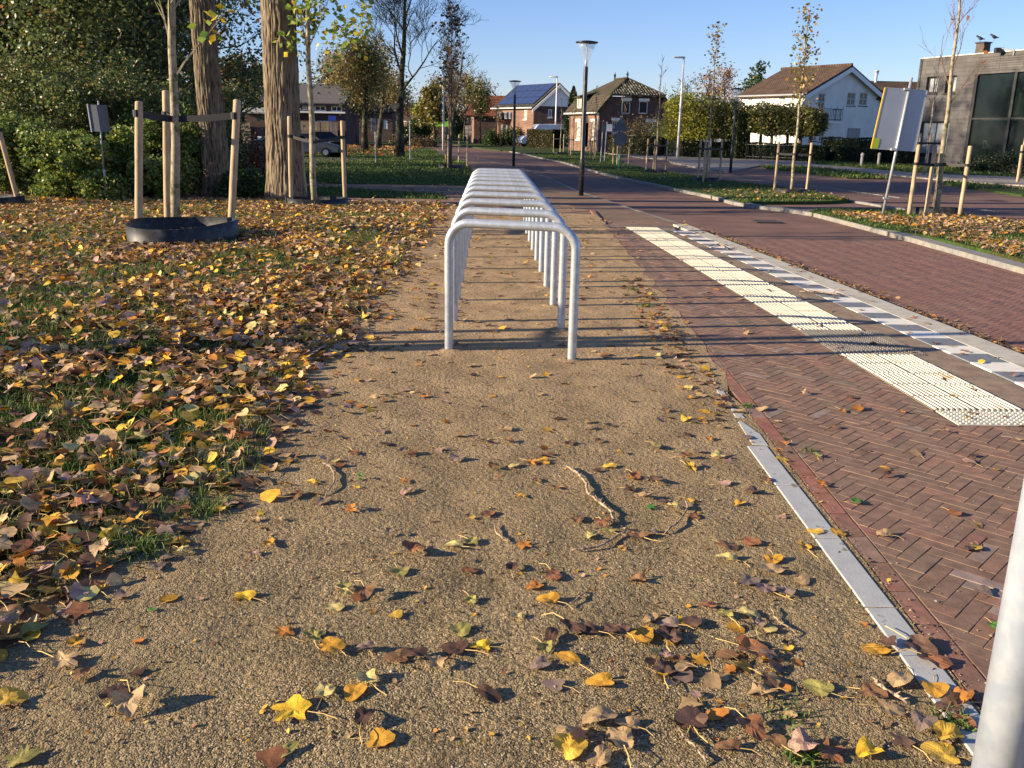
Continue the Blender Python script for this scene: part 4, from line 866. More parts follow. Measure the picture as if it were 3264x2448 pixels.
stick(a8((1840, 1478), (1880, 1530), (1930, 1580), (1985, 1655)), .0038, 'straight pale twig at the bottom edge of the gravel')
stick(a6((742, 985), (750, 1030), (790, 1060), (857, 1108)), .0032, 'thin bent twig on the gravel left of the edging stones')
stick(a6((1165, 1290), (1205, 1330), (1240, 1355), (1320, 1395)), .006, 'thick pale broken stick beside the edging stones near the post')
stick(a8((1270, 860), (1330, 820), (1385, 775)), .0036, 'small forked twig above the dark brown leaf heap')
stick([(2548, 935), (2610, 937), (2680, 946)], .012, 'pale twig lying on the brown strip beside the checkered tiles')
stick([(2255, 790), (2290, 782), (2320, 797)], .01, 'arched pale twig on the checkered tiles near their far end')

# ================================================================== TREES
MINR = [.003]
def grow(g, r, p, d, L, rad0, lvl, maxl, tips, up=.25, spread=.7, nch=(3, 5), wob=.12, sides=(7, 5, 4, 3, 3), ratio=.62, start=.35, segs=5, endr=.25, droop=0.):
    rad0 = max(rad0, MINR[0]*1.3)
    pts = [Vector(p)]; R = [rad0]; d = d.normalized(); dirs = [d.copy()]
    for i in range(segs):
        d = (d+Vector((r.gauss(0, wob), r.gauss(0, wob), r.gauss(0, wob)+up*.25-droop*i/segs))).normalized()
        pts.append(pts[-1]+d*(L/segs)); dirs.append(d.copy()); R.append(max(MINR[0], rad0*(1-(1-endr)*(i+1)/segs)))
    g.tube(pts, R, sides[min(lvl, 4)], cap=(lvl == 0))
    if lvl >= maxl: tips.append((pts[-1], pts[segs//2])); return
    n = r.randint(*nch)+(2 if lvl == 0 else 0)
    for k in range(n):
        t = start+(1-start)*(k+r.random()*.8)/n; i = min(int(t*segs), segs-1); f = t*segs-i; q = pts[i].lerp(pts[i+1], min(f, 1)); dd = dirs[i]
        a = r.uniform(0, 6.28)+k*2.4; s = dd.orthogonal().normalized(); s.rotate(Matrix.Rotation(a, 3, dd))
        nd = (dd*(1-spread*.55)+s*spread+Vector((0, 0, up))).normalized(); rr_ = R[i]*r.uniform(.45, .65)
        grow(g, r, q, nd, L*ratio*r.uniform(.75, 1.15)*(1-.35*t if lvl == 0 else 1), rr_, lvl+1, maxl, tips, up, spread, nch, wob*1.2, sides, ratio, .25, max(3, segs-1), .3, droop)
    tips.append((pts[-1], pts[-2]))
def quads(P, size, cols, name, parent, m='foliage', flat=0., kind=None):
    n = len(P); u = nr.normal(size=(n, 3)); u[:, 2] *= .6; u /= np.linalg.norm(u, axis=1)[:, None]; v = nr.normal(size=(n, 3)); v -= (v*u).sum(1)[:, None]*u; v /= np.linalg.norm(v, axis=1)[:, None]
    nrm = np.cross(u, v); s = (size*nr.uniform(.7, 1.25, n))[:, None]
    V = np.stack([P-u*s*.5, P+v*s*.36+nrm*s*.08, P+u*s*.55, P-v*s*.36+nrm*s*.08], 1)
    Fc = np.array([(0, 1, 2), (0, 2, 3)]); C = np.repeat(cols[:, None], 4, 1)
    o = npmesh(name, V.reshape(-1, 3), (Fc[None]+(np.arange(n)*4)[:, None, None]).reshape(-1, 3), m, C.reshape(-1, 3), parent)
    if kind: o['kind'] = kind
    return o
def pick(n, table):
    w = np.array([t[0] for t in table], float); w /= w.sum(); c = np.array([t[1] for t in table]); return c[nr.choice(len(c), n, p=w)]*nr.uniform(.7, 1.25, (n, 1))
GREEN = [(.5, (.045, .085, .02)), (.3, (.07, .12, .025)), (.15, (.03, .055, .018)), (.05, (.16, .15, .03))]
WOODG = [(.40, (.115, .155, .05)), (.27, (.17, .215, .065)), (.13, (.06, .085, .034)), (.15, (.25, .24, .07)), (.05, (.26, .14, .06))]
YELG = [(.45, (.26, .36, .06)), (.3, (.38, .42, .08)), (.15, (.68, .50, .05)), (.1, (.12, .24, .04))]
BROWNG = [(.4, (.20, .17, .06)), (.3, (.27, .18, .07)), (.2, (.15, .16, .05)), (.1, (.34, .19, .06))]
ORNG = [(.5, (.34, .16, .06)), (.3, (.22, .10, .045)), (.2, (.42, .24, .08))]
def leaf_points(tips, n, sp, rj=None):
    A = np.array([t[0] for t in tips]); B = np.array([t[1] for t in tips]); i = nr.integers(0, len(A), n); t = nr.random((n, 1))
    return A[i]*(1-t)+B[i]*t+nr.normal(0, sp, (n, 3))
def tree(name, label, cat, x, y, H, r0, seed, crown=None, nleaf=0, lsize=.1, lsp=.25, start=.35, spread=.7, up=.25, maxl=3, nch=(3, 5), bark='darkbark', ratio=.6, group=None, wob=.05, top=.2, lean=(0, 0), z=-.02, trunkfrac=1., sides=(9, 5, 4, 3, 3), leafm=None):
    MINR[0] = .00015*y
    r = random.Random(seed); t = thing(name, label, cat, (x, y, z), group=group); g = M(); tips = []
    g2 = M()
    # trunk as its own part, limbs with the crown
    segs = 9; pts = [Vector((0, 0, -.1))]; d = Vector((lean[0], lean[1], 1)).normalized(); R = [r0*1.25]; 
    for i in range(segs):
        d = (d+Vector((r.gauss(0, wob), r.gauss(0, wob), .1))).normalized(); pts.append(pts[-1]+d*(H*trunkfrac/segs)); f = (i+1)/segs; R.append(r0*(1-(1-top)*f) if i else r0*1.0)
    g.tube(pts, R, sides[0]); tr = g.obj('trunk', bark, t, smooth=True)
    n = max(5, int((1-start)*14))
    for k in range(n):
        f = start+(1-start)*(k+r.random()*.7)/n; i = min(int(f*segs), segs-1); q = pts[i].lerp(pts[i+1], f*segs-i); a = k*2.4+r.uniform(-.5, .5)
        s = Vector((math.cos(a), math.sin(a), 0)); dd = (s*spread+Vector((0, 0, (1-spread*.6)+up))).normalized()
        L = H*.42*(1.05-f*.72)*r.uniform(.8, 1.15)
        grow(g2, r, q, dd, L, max(R[i]*.42, .006), 1, maxl, tips, up, spread, nch, wob*2.2+.05, sides, ratio, .3, 5, .22)
    tips.append((pts[-1], pts[-2]))
    if nleaf:
        cr = quads(leaf_points(tips, nleaf, lsp), lsize, pick(nleaf, crown), 'crown', t)
        g2.obj('branches', bark, t, smooth=False)
    else: g2.obj('crown', bark, t, smooth=False)
    return t
# --- the two big poplars: deeply furrowed trunks, crown above the picture
def bigtrunk(name, label, px, py, r_base, r_top, topx, seed, H=15, tl=.0):
    b = G(px, py); t = thing(name, label, 'tree', b); n, rows = 150, 230; r = np.random.default_rng(seed)
    th = np.linspace(0, 2*np.pi, n, endpoint=False); zz = np.linspace(-.1, 8.0, rows); top = at(topx, 0, b.y); dx = (top.x-b.x)/(top.z-b.z); 
    Z, TH = np.meshgrid(zz, th, indexing='ij'); f = np.clip(Z/5.2, 0, 1.6); Rr = r_base+(r_top-r_base)*f**.6+.10*np.exp(-np.clip(Z, 0, 9)/.28)
    fl = 1+.05*np.sin(TH*3+seed)+.06*np.sin(TH*5+1)*np.exp(-Z/1.2)
    u = TH*13+.9*np.sin(Z*2.1+TH*2)+.5*np.sin(Z*5.3+seed+3*TH)+1.1*np.sin(Z*.9+TH*5)
    ridge = np.abs(np.sin(u*1.0+.8*vnoise(TH*4, Z*1.0, 1., seed)*3))**.55
    br = vnoise(np.cos(TH)*6+TH*3, Z*3.2, 1.5, seed+2)
    disp = .034*ridge*(.45+.8*br)+.014*vnoise(TH*24, Z*7, 1., seed+5)
    Rf = Rr*fl+disp-.02; X = Rf*np.cos(TH)+dx*Z+.02*np.sin(Z*.8+seed); Y = Rf*np.sin(TH)
    V = np.stack([X, Y, Z], -1).reshape(-1, 3); i = np.arange(rows-1)[:, None]*n; k = np.arange(n)[None]; Fc = np.stack([i+k, i+(k+1) % n, i+n+(k+1) % n, i+n+k], -1).reshape(-1, 4)
    col = np.repeat(np.array([[.2, .155, .105]]), len(V), 0); npmesh('trunk', V, Fc, 'bark', None, t, smooth=True)
    g = M(); rr_ = random.Random(seed); tips = []; p = Vector((dx*7.9, 0, 7.9))
    for k in range(7):
        a = k*2.4; grow(g, rr_, p+Vector((0, 0, k*.1)), Vector((math.cos(a)*.55, math.sin(a)*.55, 1)), (H-8)*rr_.uniform(.6, .95), r_top*.42, 1, 4, tips, .2, .6, (3, 4), .12)
    # a few limbs leave the trunk lower down
    for (zz_, a) in ((5.6, .4), (6.4, 3.0), (7.0, 5.2)):
        grow(g, rr_, Vector((dx*zz_, 0, zz_)), Vector((math.cos(a), math.sin(a), .7)), 3.2, .09, 1, 4, tips, .15, .6, (3, 4), .12)
    g.obj('branches', 'darkbark', t)
    n = 3600; quads(leaf_points(tips, n, .22), .12, pick(n, YELG+[(.2, (.3, .18, .06))]), 'crown', t)
    return t
bigtrunk('poplar_tree', 'thick old poplar trunk left of the other one, behind the nearest staked tree', 700, 620, .285, .225, 645, 3)
bigtrunk('poplar_tree', 'thickest furrowed old poplar trunk directly left of the second staked tree', 914, 641, .35, .31, 884, 5)

# --- young trees with three stakes, straps and a black root barrier
def guard(base, stakes, H, r, strapz, ring=None, label='', group=None, rlab=None, trunkc=None, strap_sag=.0, name='tree_stakes', lean=None, roff=(0, 0)):
    """stakes: [(x,y)] around base (world)"""
    t = thing(name, label, 'tree support', base, group=group); hs = []
    for i, (x, y) in enumerate(stakes):
        h = H[i] if hasattr(H, '__len__') else H; dx, dy = x-base.x, y-base.y; lx = (rnd.uniform(-.03, .03), rnd.uniform(-.02, .02)) if lean is None else lean[i]
        g = M(); n = 7; P = [Vector((dx+lx[0]*k/n, dy+lx[1]*k/n, -.1+(h+.1)*k/n)) for k in range(n+1)]; R = [r*rnd.uniform(.95, 1.05) for _ in P]; P.append(P[-1]+Vector((0, 0, r*.3))); R.append(r*.72)
        o = g.tube(P, R, 14).obj('stake', 'stake', t, smooth=True); hs.append((dx+lx[0]*.8, dy+lx[1]*.8))
    tc = trunkc or (0, 0)
    for x, y in hs:
        a = Vector((x, y, strapz)); b = Vector((tc[0], tc[1], strapz-strap_sag)); d = (b-a); dn = d.normalized(); nn = Vector((-dn.y, dn.x, 0)); w = .045 if r > .048 else .028; th = .004
        g = M(); m1 = a.lerp(b, .5)+Vector((0, 0, -.012)); q = [a, m1, b]
        for i in range(2):
            A, B = q[i], q[i+1]; g.hexa([A-nn*th+Vector((0, 0, -w)), B-nn*th+Vector((0, 0, -w)), B+nn*th+Vector((0, 0, -w)), A+nn*th+Vector((0, 0, -w)), A-nn*th+Vector((0, 0, w)), B-nn*th+Vector((0, 0, w)), B+nn*th+Vector((0, 0, w)), A+nn*th+Vector((0, 0, w))])
        g.lathe([(r*1.12, -w), (r*1.12, w)], 12, tuple(a)); g.obj('strap', 'black_strap', t)
    g = M(); g.lathe([(.055 if r > .03 else .04, -.03), (.055 if r > .03 else .04, .03)], 12, (tc[0], tc[1], strapz-strap_sag)); g.obj('strap', 'black_strap', t)
    if ring:
        rx, ry, rh, ra = ring; n = 26; V = []; F_ = []
        for k in range(n):
            a = 2*math.pi*k/n; w = 1+.06*math.sin(3*a+ra)+.03*math.sin(5*a); X, Y = rx*w*math.cos(a), ry*w*math.sin(a); hh = rh*(1+.07*math.sin(2*a+1))
            V += [(X, Y, -.05), (X*1.01, Y*1.01, hh), (X*.985, Y*.985, hh), (X*.97, Y*.97, -.05)]
        for k in range(n):
            a, b = 4*k, 4*((k+1) % n); F_ += [(a, b, b+1, a+1), (a+1, b+1, b+2, a+2), (a+2, b+2, b+3, a+3)]
        o = M().add(V, F_).obj('root_barrier', 'ring', smooth=False); o.location = base+Vector((roff[0], roff[1], 0)); tag(o, rlab or 'black plastic root barrier round the tree', 'root barrier', 'black plastic root barriers round young trees')
        for p in o.data.polygons: p.use_smooth = True
    return t
def young(base, H, r0, seed, label, leaves, table, lsize=.09, start=.45, kind='leafy', lean=(0, 0), group=None, spread=.55, up=.5, bark='youngbark', maxl=2, nch=(3, 5), lsp=.09, broad=.3):
    MINR[0] = .00017*base.y
    r = random.Random(seed); t = thing('young_tree', label, 'young tree', base, group=group); g = M(); segs = 12; pts = []; R = []
    for i in range(segs+1):
        f = i/segs; pts.append(Vector((lean[0]*f*H+.015*math.sin(i*1.7+seed), lean[1]*f*H, -.05+H*f))); R.append(r0*(1-.85*f**1.3))
    g.tube(pts, R, 12); g.obj('trunk', bark, t, smooth=True); g2 = M(); tips = []; n = max(6, int(H*(1-start)*3.6))
    for k in range(n):
        f = start+(1-start)*.97*(k+r.random()*.6)/n; i = min(int(f*segs), segs-1); q = pts[i].lerp(pts[i+1], f*segs-i); a = k*2.4+r.uniform(-.6, .6)
        dd = Vector((math.cos(a)*spread, math.sin(a)*spread, up+.3)).normalized(); L = H*broad*(1.15-f*.95)*r.uniform(.75, 1.2)
        grow(g2, r, q, dd, L, max(R[i]*.35, .005), 2, 2+maxl-1, tips, .3, .5, nch, .09, (7, 5, 4, 3, 3), .55, .3, 4, .3)
    g2.obj('branches', bark if kind == 'leafy' else 'twigbark', t)
    if leaves: quads(leaf_points(tips, leaves, lsp), lsize, pick(leaves, table), 'crown', t)
    return t
GG = 'staked young trees'
# nearest staked tree at the left
b1 = G(562, 735); zb = lambda px, py: tuple(G(px, py).xy)
guard(b1, [zb(440, 748), zb(533, 724), zb(733, 742)], [1.74, 1.92, 1.80], .051, 1.60, (.66, .9, .23, .4), 'three thick peeled stakes with wide black straps round the nearest staked tree', None, 'largest black root barrier, round the foot of the nearest staked tree at left', (.09, .0), .06, lean=[(.17, 0), (.14, 0), (.20, .05)], roff=(.40, -1.0))
young(b1, 7.6, .066, 4, 'nearest young tree at left with mottled pale trunk and few yellow leaves', 520, YELG+[(.5, (.7, .5, .04))], .13, .27, spread=.5, broad=.20, up=.35, lean=(.060, 0))
# second, behind, right of the big poplar
b2 = G(1003, 655)
guard(b2, [zb(928, 651), zb(976, 640), zb(1100, 650)], [1.66, 1.56, 1.60], .042, 1.30, (.60, .45, .15, 1.2), 'three peeled stakes with sagging black straps right of the thickest poplar', None, 'black root barrier at the foot of the young tree beside the thickest poplar', (.03, 0), .10, lean=[(.04, .02), (-.09, .02), (-.01, .02)])
young(b2, 6.6, .062, 9, 'young poplar with pale trunk and yellow green leaves beside the thickest poplar', 3000, YELG, .13, .32, spread=.66, broad=.34, up=.4, lsp=.13)
# at the left edge of the picture and the one just outside it that throws its shadow in
b3 = G(-60, 652)
guard(b3, [zb(62, 650), (b3.x-.6, b3.y-.2), (b3.x-.1, b3.y+.6)], 1.46, .042, 1.32, (.72, .5, .16, 2), 'peeled stake with black strap at the left edge of the picture', None, 'black root barrier cut off by the left edge of the picture', (0, 0), .03, lean=[(-.22, 0), (0, 0), (0, 0)])
young(b3, 6.5, .06, 21, 'young tree just beyond the left edge of the picture', 600, YELG, .11, .42)
b4 = Vector((-4.55, 5.52, 0))
guard(b4, [(-4.0, 5.74), (-4.9, 5.36), (-4.6, 5.95)], [1.80, 1.86, 1.8], .044, 1.62, (.75, .55, .2, 2), 'nearest set of stakes, left of the camera outside the picture', None, 'root barrier left of the camera outside the picture', (0, 0), .05)
young(b4, 6.8, .065, 22, 'young tree left of the camera whose shadow crosses the gravel', 420, YELG, .11, .45)

# --- the central verge row
def vg(px, py, H=1.34, r=.034, w=.36, ring=True, lab='', th=4.6, tr=.035, seed=1, nl=20, table=ORNG, kind='bare', pos=None, tlab='', bark='youngbark', lsize=.09, strapz=1.05, lean=(.0, 0), start=.38, broad=.26, name='young_tree', rr=.1, **kw):
    b = G(px, py); st = pos or [(b.x-w, b.y-.1), (b.x-.12, b.y+.35), (b.x+w*1.05, b.y)]
    guard(b, st, H, r, strapz, (w*1.12, w*.95, rr, seed) if ring else None, lab, 'tree supports along the central verge', 'black root barrier under the '+' '.join(tlab.split()[:11]).rstrip(','))
    young(b, th, tr, seed, tlab, nl, table, lsize, start, kind, lean, 'young trees along the central verge', bark=bark, broad=broad, **kw)
vg(2983, 683, 1.36, .04, .42, tlab='nearest verge tree at right, bare with orange leaves, beside the grey sign back', lab='four pale stakes of the nearest verge tree beside the grey sign back', th=5.2, tr=.055, seed=31, nl=16, table=[(1, (.55, .22, .07))], lsize=.12, start=.42, broad=.27, rr=.13, maxl=3,
   pos=[zb(2897, 683), zb(2950, 692), zb(2975, 672), zb(3058, 690)], spread=.55, up=.6, nch=(3, 4), strapz=1.0, lean=(-.030, 0))
vg(2521, 612, 1.33, .036, .40, tlab='verge tree with greenish yellow crown in front of the white house', lab='stakes of the verge tree in front of the white house, second from the right', th=4.9, tr=.045, seed=32, nl=420, table=[(.5, (.20, .19, .04)), (.3, (.34, .22, .04)), (.2, (.45, .24, .05))], lsize=.10, start=.40, broad=.13, pos=[zb(2468, 607), zb(2570, 614)], strapz=1.02, lsp=.14)
vg(2250, 577, 1.36, .036, .38, tlab='verge tree with brown crown in front of the yellow green plane trees', lab='four stakes of the verge tree left of the dark lamp post by the white house', th=5.0, tr=.04, seed=33, nl=240, table=BROWNG, lsize=.10, start=.35, broad=.17, pos=[zb(2224, 573), zb(2241, 580), zb(2258, 568), zb(2293, 575)], lsp=.12)
vg(2089, 549, 1.30, .034, .42, tlab='bare verge tree right of the round and triangular sign backs', lab='stakes of the bare verge tree right of the round sign back', th=4.6, tr=.036, seed=34, nl=0, start=.3, broad=.18, pos=[zb(2059, 548), zb(2082, 543), zb(2121, 543)])
vg(1976, 521, 1.25, .034, .45, tlab='bare verge tree behind the round and triangular sign backs', lab='stakes standing behind the round and triangular sign backs', th=4.4, tr=.036, seed=35, nl=0, start=.3, broad=.2, pos=[zb(1954, 522), zb(1967, 524), zb(2003, 521)], ring=False)
vg(1892, 506, 1.25, .034, .45, tlab='slender bare verge tree in front of the hipped brick house corner', lab='stakes in front of the corner of the hipped brick house', th=4.4, tr=.036, seed=36, nl=0, start=.3, broad=.18, pos=[zb(1880, 505), zb(1892, 508), zb(1897, 500)], ring=False)
vg(1826, 494, 1.35, .034, .45, tlab='thin bare verge tree left of the nearest tall lamp post', lab='stakes left of the black lamp post in front of the dark conifer', th=4.6, tr=.036, seed=37, nl=0, start=.3, broad=.16, pos=[zb(1814, 494), zb(1819, 497), zb(1826, 490)], ring=False)
vg(1786, 488, 1.4, .034, .45, tlab='thin verge tree in front of the clipped hedge by the white van', lab='stakes in front of the clipped hedge beside the white van', th=4.2, tr=.036, seed=38, nl=0, start=.3, broad=.13, pos=[zb(1764, 485), zb(1785, 487), zb(1796, 484)], ring=True, rr=.08)
# the pair left of the road beyond the racks
gg = G(1436, 534)
guard(gg, [zb(1421, 520), zb(1428, 536), zb(1462, 518), zb(1489, 535)], 1.30, .036, 1.12, (.5, .4, .12, 1), 'stakes and dark straps round the young trees beyond the bike racks', None, 'low black root barrier beyond the far end of the bike racks', (.03, 0), .0)
young(G(1438, 536), 6.1, .05, 41, 'young tree with sparse dark brown leaves beyond the bike racks', 300, [(.6, (.09, .06, .035)), (.4, (.16, .09, .04))], .15, .32, 'bare', bark='twigbark', broad=.30, up=.8, spread=.38, lsp=.14, maxl=3)
young(G(1432, 520), 5.2, .045, 42, 'second brown stemmed young tree just left of the sparse dark one', 200, BROWNG, .15, .32, 'bare', bark='twigbark', broad=.26, up=.8, spread=.38, lsp=.14, maxl=3)

# --- big bare tree and the line of limes on the lawn
b = G(1273, 498)
tree('bare_tree', 'tall bare tree with dark trunk standing on the lawn left of the road', 'tree', b.x, b.y, 11.5, .27, 51, BROWNG, 90, .15, .3, start=.34, spread=.74, up=.40, maxl=5, nch=(4, 6), ratio=.62, trunkfrac=.92, wob=.035, top=.12)
limes = [((1163, 480), 6.6, 52, 'lime tree with brown green crown nearest the tall bare tree, dark trunk'), ((1133, 458), 6.6, 53, 'third lime of the row counted from the left, pale sunlit trunk'), ((1110, 450), 7.2, 54, 'second lime of the row, slim trunk behind the hedge block'), ((1204, 472), 7.0, 55, 'lime with dark brown bare top right of the row'), ((1090, 446), 7.5, 56, 'leftmost lime of the row, half hidden by the staked tree'), ((1240, 442), 6.2, 57, 'far lime seen just left of the tall bare tree'), ((1210, 446), 9.2, 58, 'tall thin bare tree rising above the row of limes')]
for (px, py), H, s, lab in limes:
    b = G(px, py); k = b.y/60
    tree('lime_tree', lab, 'tree', b.x, b.y, H*(.7+.25*k) if s != 58 else 15, .24*(.7+.3*k), s, ([(.5, (.30, .21, .08)), (.4, (.24, .22, .07)), (.3, (.17, .19, .05)), (.2, (.36, .24, .08))]) if s != 58 else None, 7500 if s not in (55, 58) else 2300 if s == 55 else 0, .17*k**.6, .5*k**.8, start=.36, spread=.7, up=.2, maxl=3, nch=(4, 5), bark='darkbark', group='lime trees in a row on the lawn')
# trees along the far verge and behind the houses
far = [((1596, 465), 3.9, .07, 61, BROWNG, 30, 'thin bare tree with pale trunk on the verge left of the far black lamp'), ((1529, 458), 5.6, .12, 62, GREEN+BROWNG, 2600, 'verge tree with bushy green brown crown in front of the brick houses'), ((1480, 451), 5.5, .11, 63, BROWNG, 900, 'verge tree with thin rusty crown left of the bushy one'), ((1397, 441), 5.6, .14, 64, BROWNG, 1500, 'far verge tree with golden brown crown beside the tall white lamp'), ((1450, 446), 6.0, .12, 65, BROWNG, 1500, 'far verge tree behind the sparse dark young tree')]
for (px, py), H, r0, s, tb, nl, lab in far:
    b = G(px, py); k = b.y/100
    tree('verge_tree', lab, 'tree', b.x, b.y, H*k*.98, r0*k*1.1, s, tb, nl, .2*k, .42*k, start=.38, spread=.62, up=.3, maxl=3, nch=(3, 5), group='trees along the far verge')
def bg(px, Y, topy, s, table, nl, lab, w=1., name='background_tree', start=.2, cat='tree', ls=.4, **kw):
    b = at(px, 430, Y); H = at(px, topy, Y).z; tree(name, lab, cat, b.x, Y, H*.97, H*.028, s, table, nl, ls, .5*w, start=start, spread=.7, up=.2, maxl=3, nch=(4, 5), **kw)
bg(1440, 150, 150, 71, None, 0, 'large pale bare tree rising behind the tall white lamp and young trees', start=.15)
bg(1490, 175, 250, 72, BROWNG, 1400, 'mixed green tree behind the verge, right of the tall white lamp')
bg(1385, 160, 300, 73, [(.6, (.16, .13, .04)), (.4, (.26, .22, .05))], 5200, 'olive yellow round tree behind the house with the orange roof', ls=.5)
bg(1345, 210, 335, 74, YELG, 3000, 'small yellow green tree above the far dark roof', ls=.5)
bg(1305, 230, 350, 75, [(1, (.30, .15, .11))], 900, 'reddish tree far behind the house with the orange roof', ls=.5)
bg(1545, 150, 235, 76, None, 0, 'pale leafless tree above the bushy verge tree')
bg(1640, 190, 330, 77, None, 0, 'grey bare tree far behind the solar roof', start=.3)
bg(2110, 120, 330, 78, ORNG, 700, 'reddish brown shrub tree at the right end of the hipped brick house', ls=.2, start=.1)
bg(2175, 105, 255, 79, None, 0, 'wide pale bare tree behind the green weeping tree', start=.2)
bg(2240, 110, 250, 80, ORNG, 900, 'bare tree with rusty orange leaves left of the white house', ls=.24)
bg(2320, 120, 240, 81, ORNG, 1600, 'rusty crowned tree touching the white house roof at left', ls=.24)
bg(2160, 92, 330, 82, [(.6, (.12, .17, .04)), (.4, (.18, .24, .06))], 5200, 'light green weeping tree behind the yellow green plane trees', w=1.2, ls=.2)
bg(2275, 98, 340, 83, [(.6, (.12, .15, .04)), (.4, (.2, .22, .06))], 3600, 'olive green tree behind the dark lamp post left of the white house', ls=.2)
bg(2080, 100, 330, 84, [(1, (.10, .055, .045))], 1200, 'dark purplish bush like tree beside the hipped brick house', ls=.16, start=.1)
bg(2400, 150, 232, 85, GREEN, 1400, 'dark green treetop seen over the left end of the white house roof', ls=.5)
bg(2045, 150, 300, 86, None, 0, 'leafless tree faint behind the hipped roof')
for k, px in enumerate((560, 640, 780, 845, 1215)):
    bg(px, 130, (180, 210, 200, 230, 380)[k], 90+k, BROWNG if k % 2 else GREEN+ORNG, 2600, ['dark background tree between the wood and the first poplar', 'background tree seen between the two poplars', 'tall background tree seen just right of the first poplar', 'background tree hidden by the thickest poplar', 'low background tree behind the terraced house'][k], ls=.45)
# conifer
def conifer(px, Y, topy, basey, label):
    b = at(px, basey, Y); H = at(px, topy, Y).z; t = thing('conifer', label, 'tree', (b.x, Y, 0)); M().tube([(0, 0, 0), (0, 0, H)], [.16, .02], 7).obj('trunk', 'darkbark', t)
    n = 9000; f = nr.random(n)**.75; a = nr.uniform(0, 6.28, n); R = H*.20*(1-f)**.75*(1.0+.22*np.sin(a*4+f*17))*np.sqrt(nr.uniform(.25, 1.1, n)); P = np.stack([R*np.cos(a), R*np.sin(a), .4+f*(H-.3)-R*.15], 1)
    quads(P, .2, pick(n, [(.5, (.025, .05, .02)), (.3, (.04, .075, .025)), (.2, (.015, .03, .015))]), 'crown', t)
conifer(1822, 94, 278, 470, 'dark pointed conifer between the solar roof house and the hipped brick house')

# --- the wood at the left and its ivy-green undergrowth
def woodtree(px, py, H, seed, lab, nl=7000, r0=.13, ls=.115, table=WOODG, group='trees of the dark wood at left'):
    b = G(px, py); tree('wood_tree', lab, 'tree', b.x, b.y, H, r0, seed, table, nl, ls, .28, start=.12, spread=.75, up=.12, maxl=3, nch=(4, 6), bark='darkbark', group=group, trunkfrac=.95)
wt = [(30, 560, 7.6, 'leftmost wood tree, its top against the patch of sky'), (140, 575, 8.2, 'wood tree left of the pale small sign'), (190, 552, 8.8, 'dark trunked wood tree behind the first one'), (255, 562, 8.6, 'wood tree just left above the grey sign back'), (340, 570, 8.4, 'wood tree right above the grey sign back'),
      (420, 556, 9, 'wood tree directly behind the leftmost stake'), (500, 566, 8.4, 'wood tree behind the nearest staked tree'), (590, 560, 7.6, 'wood tree left of the first big poplar'), (640, 552, 8.4, 'wood tree touching the first big poplar'), (90, 545, 8.6, 'wood tree in the back row near the left edge'), (-230, 570, 5, 'wood tree beyond the left edge')]
for i, (px, py, H, lab) in enumerate(wt): woodtree(px, py, (5.4 if i == 0 else H*.98), 200+i, lab, 11000 if i < 6 else 5000)
for i, (px, Y, H) in enumerate([(-620, 36, 15), (150, 38, 12), (250, 36, 15), (440, 38, 17), (-470, 47, 18), (200, 52, 19), (420, 50, 19), (470, 46, 18), (-560, 60, 20), (480, 62, 18), (500, 56, 18), (-900, 30, 10)]):
    b = at(px, 500, Y); tree('wood_tree', 'tall wood tree in the back rows, %s' % ['far left outside the picture', 'behind the patch of sky', 'behind the grey sign back', 'behind the nearest staked tree', 'left outside the picture', 'deep behind the grey sign', 'deep behind the nearest stakes', 'deep beside the first poplar', 'deep left outside the picture', 'seen between the two poplars', 'deepest, between the two poplars', 'far left of the camera'][i], 'tree', b.x, Y, H, .2, 300+i, WOODG+ORNG[:1], 2800, .28, .5, start=.12, spread=.75, up=.15, maxl=3, nch=(4, 5), group='back rows of the dark wood')
def bush(name, lab, px, py, w, d, h, n, table, ls, group=None, cat='bush', base=None, z0=0., solid=True):
    b = base or G(px, py); o_ = thing(name, lab, cat, b, group=group)
    u = nr.normal(size=(n, 3)); u /= np.linalg.norm(u, axis=1)[:, None]; u[:, 2] = np.abs(u[:, 2]); a = np.arctan2(u[:, 1], u[:, 0])
    if name == 'bush' and n > 9000:        # loose mounds of many small leafy clumps
        nc = int(16+10*w*h); cs = np.array([(rnd.uniform(-1, 1)*w*.85, rnd.uniform(-1, 1)*d*.85, rnd.random()**.8*h*.86+.1) for _ in range(nc)]); rs = np.array([rnd.uniform(.20, .38)*(h/1.6)**.4 for _ in range(nc)]); i = nr.integers(0, nc, n)
        v = nr.normal(size=(n, 3)); v /= np.linalg.norm(v, axis=1)[:, None]; P = cs[i]+v*(rs[i]*nr.uniform(.55, 1.1, n))[:, None]; P[:, 2] = np.abs(P[:, 2]); quads(P, ls, pick(n, table), 'leaves', o_)
        st = M()
        for c in cs[::2]: st.tube([(c[0]*.15, c[1]*.15, -.02), (c[0]*.6, c[1]*.6, c[2]*.55), tuple(c)], [.016, .01, .004], 4)
        st.obj('stems', 'twigbark', o_); return o_
    R = (1+.16*np.sin(a*3+px)+.12*np.sin(a*7+2)+.15*vnoise(a*2+px, u[:, 2]*4, 1.3, 3))*nr.uniform(.62, 1.03, n)
    P = np.stack([u[:, 0]*w*R, u[:, 1]*d*R, z0+u[:, 2]**.8*h*R], 1); quads(P, ls, pick(n, table), 'leaves', o_)
    if solid:
        g = M(); st = M()
        for k in range(9): a = k*.7; st.tube([(0.02*k, 0, -.02), (w*.45*math.cos(a), d*.45*math.sin(a), h*.45), (w*.7*math.cos(a+.2), d*.7*math.sin(a+.2), h*.8)], [.02, .014, .006], 4)
        st.obj('stems', 'twigbark', o_)
    return o_
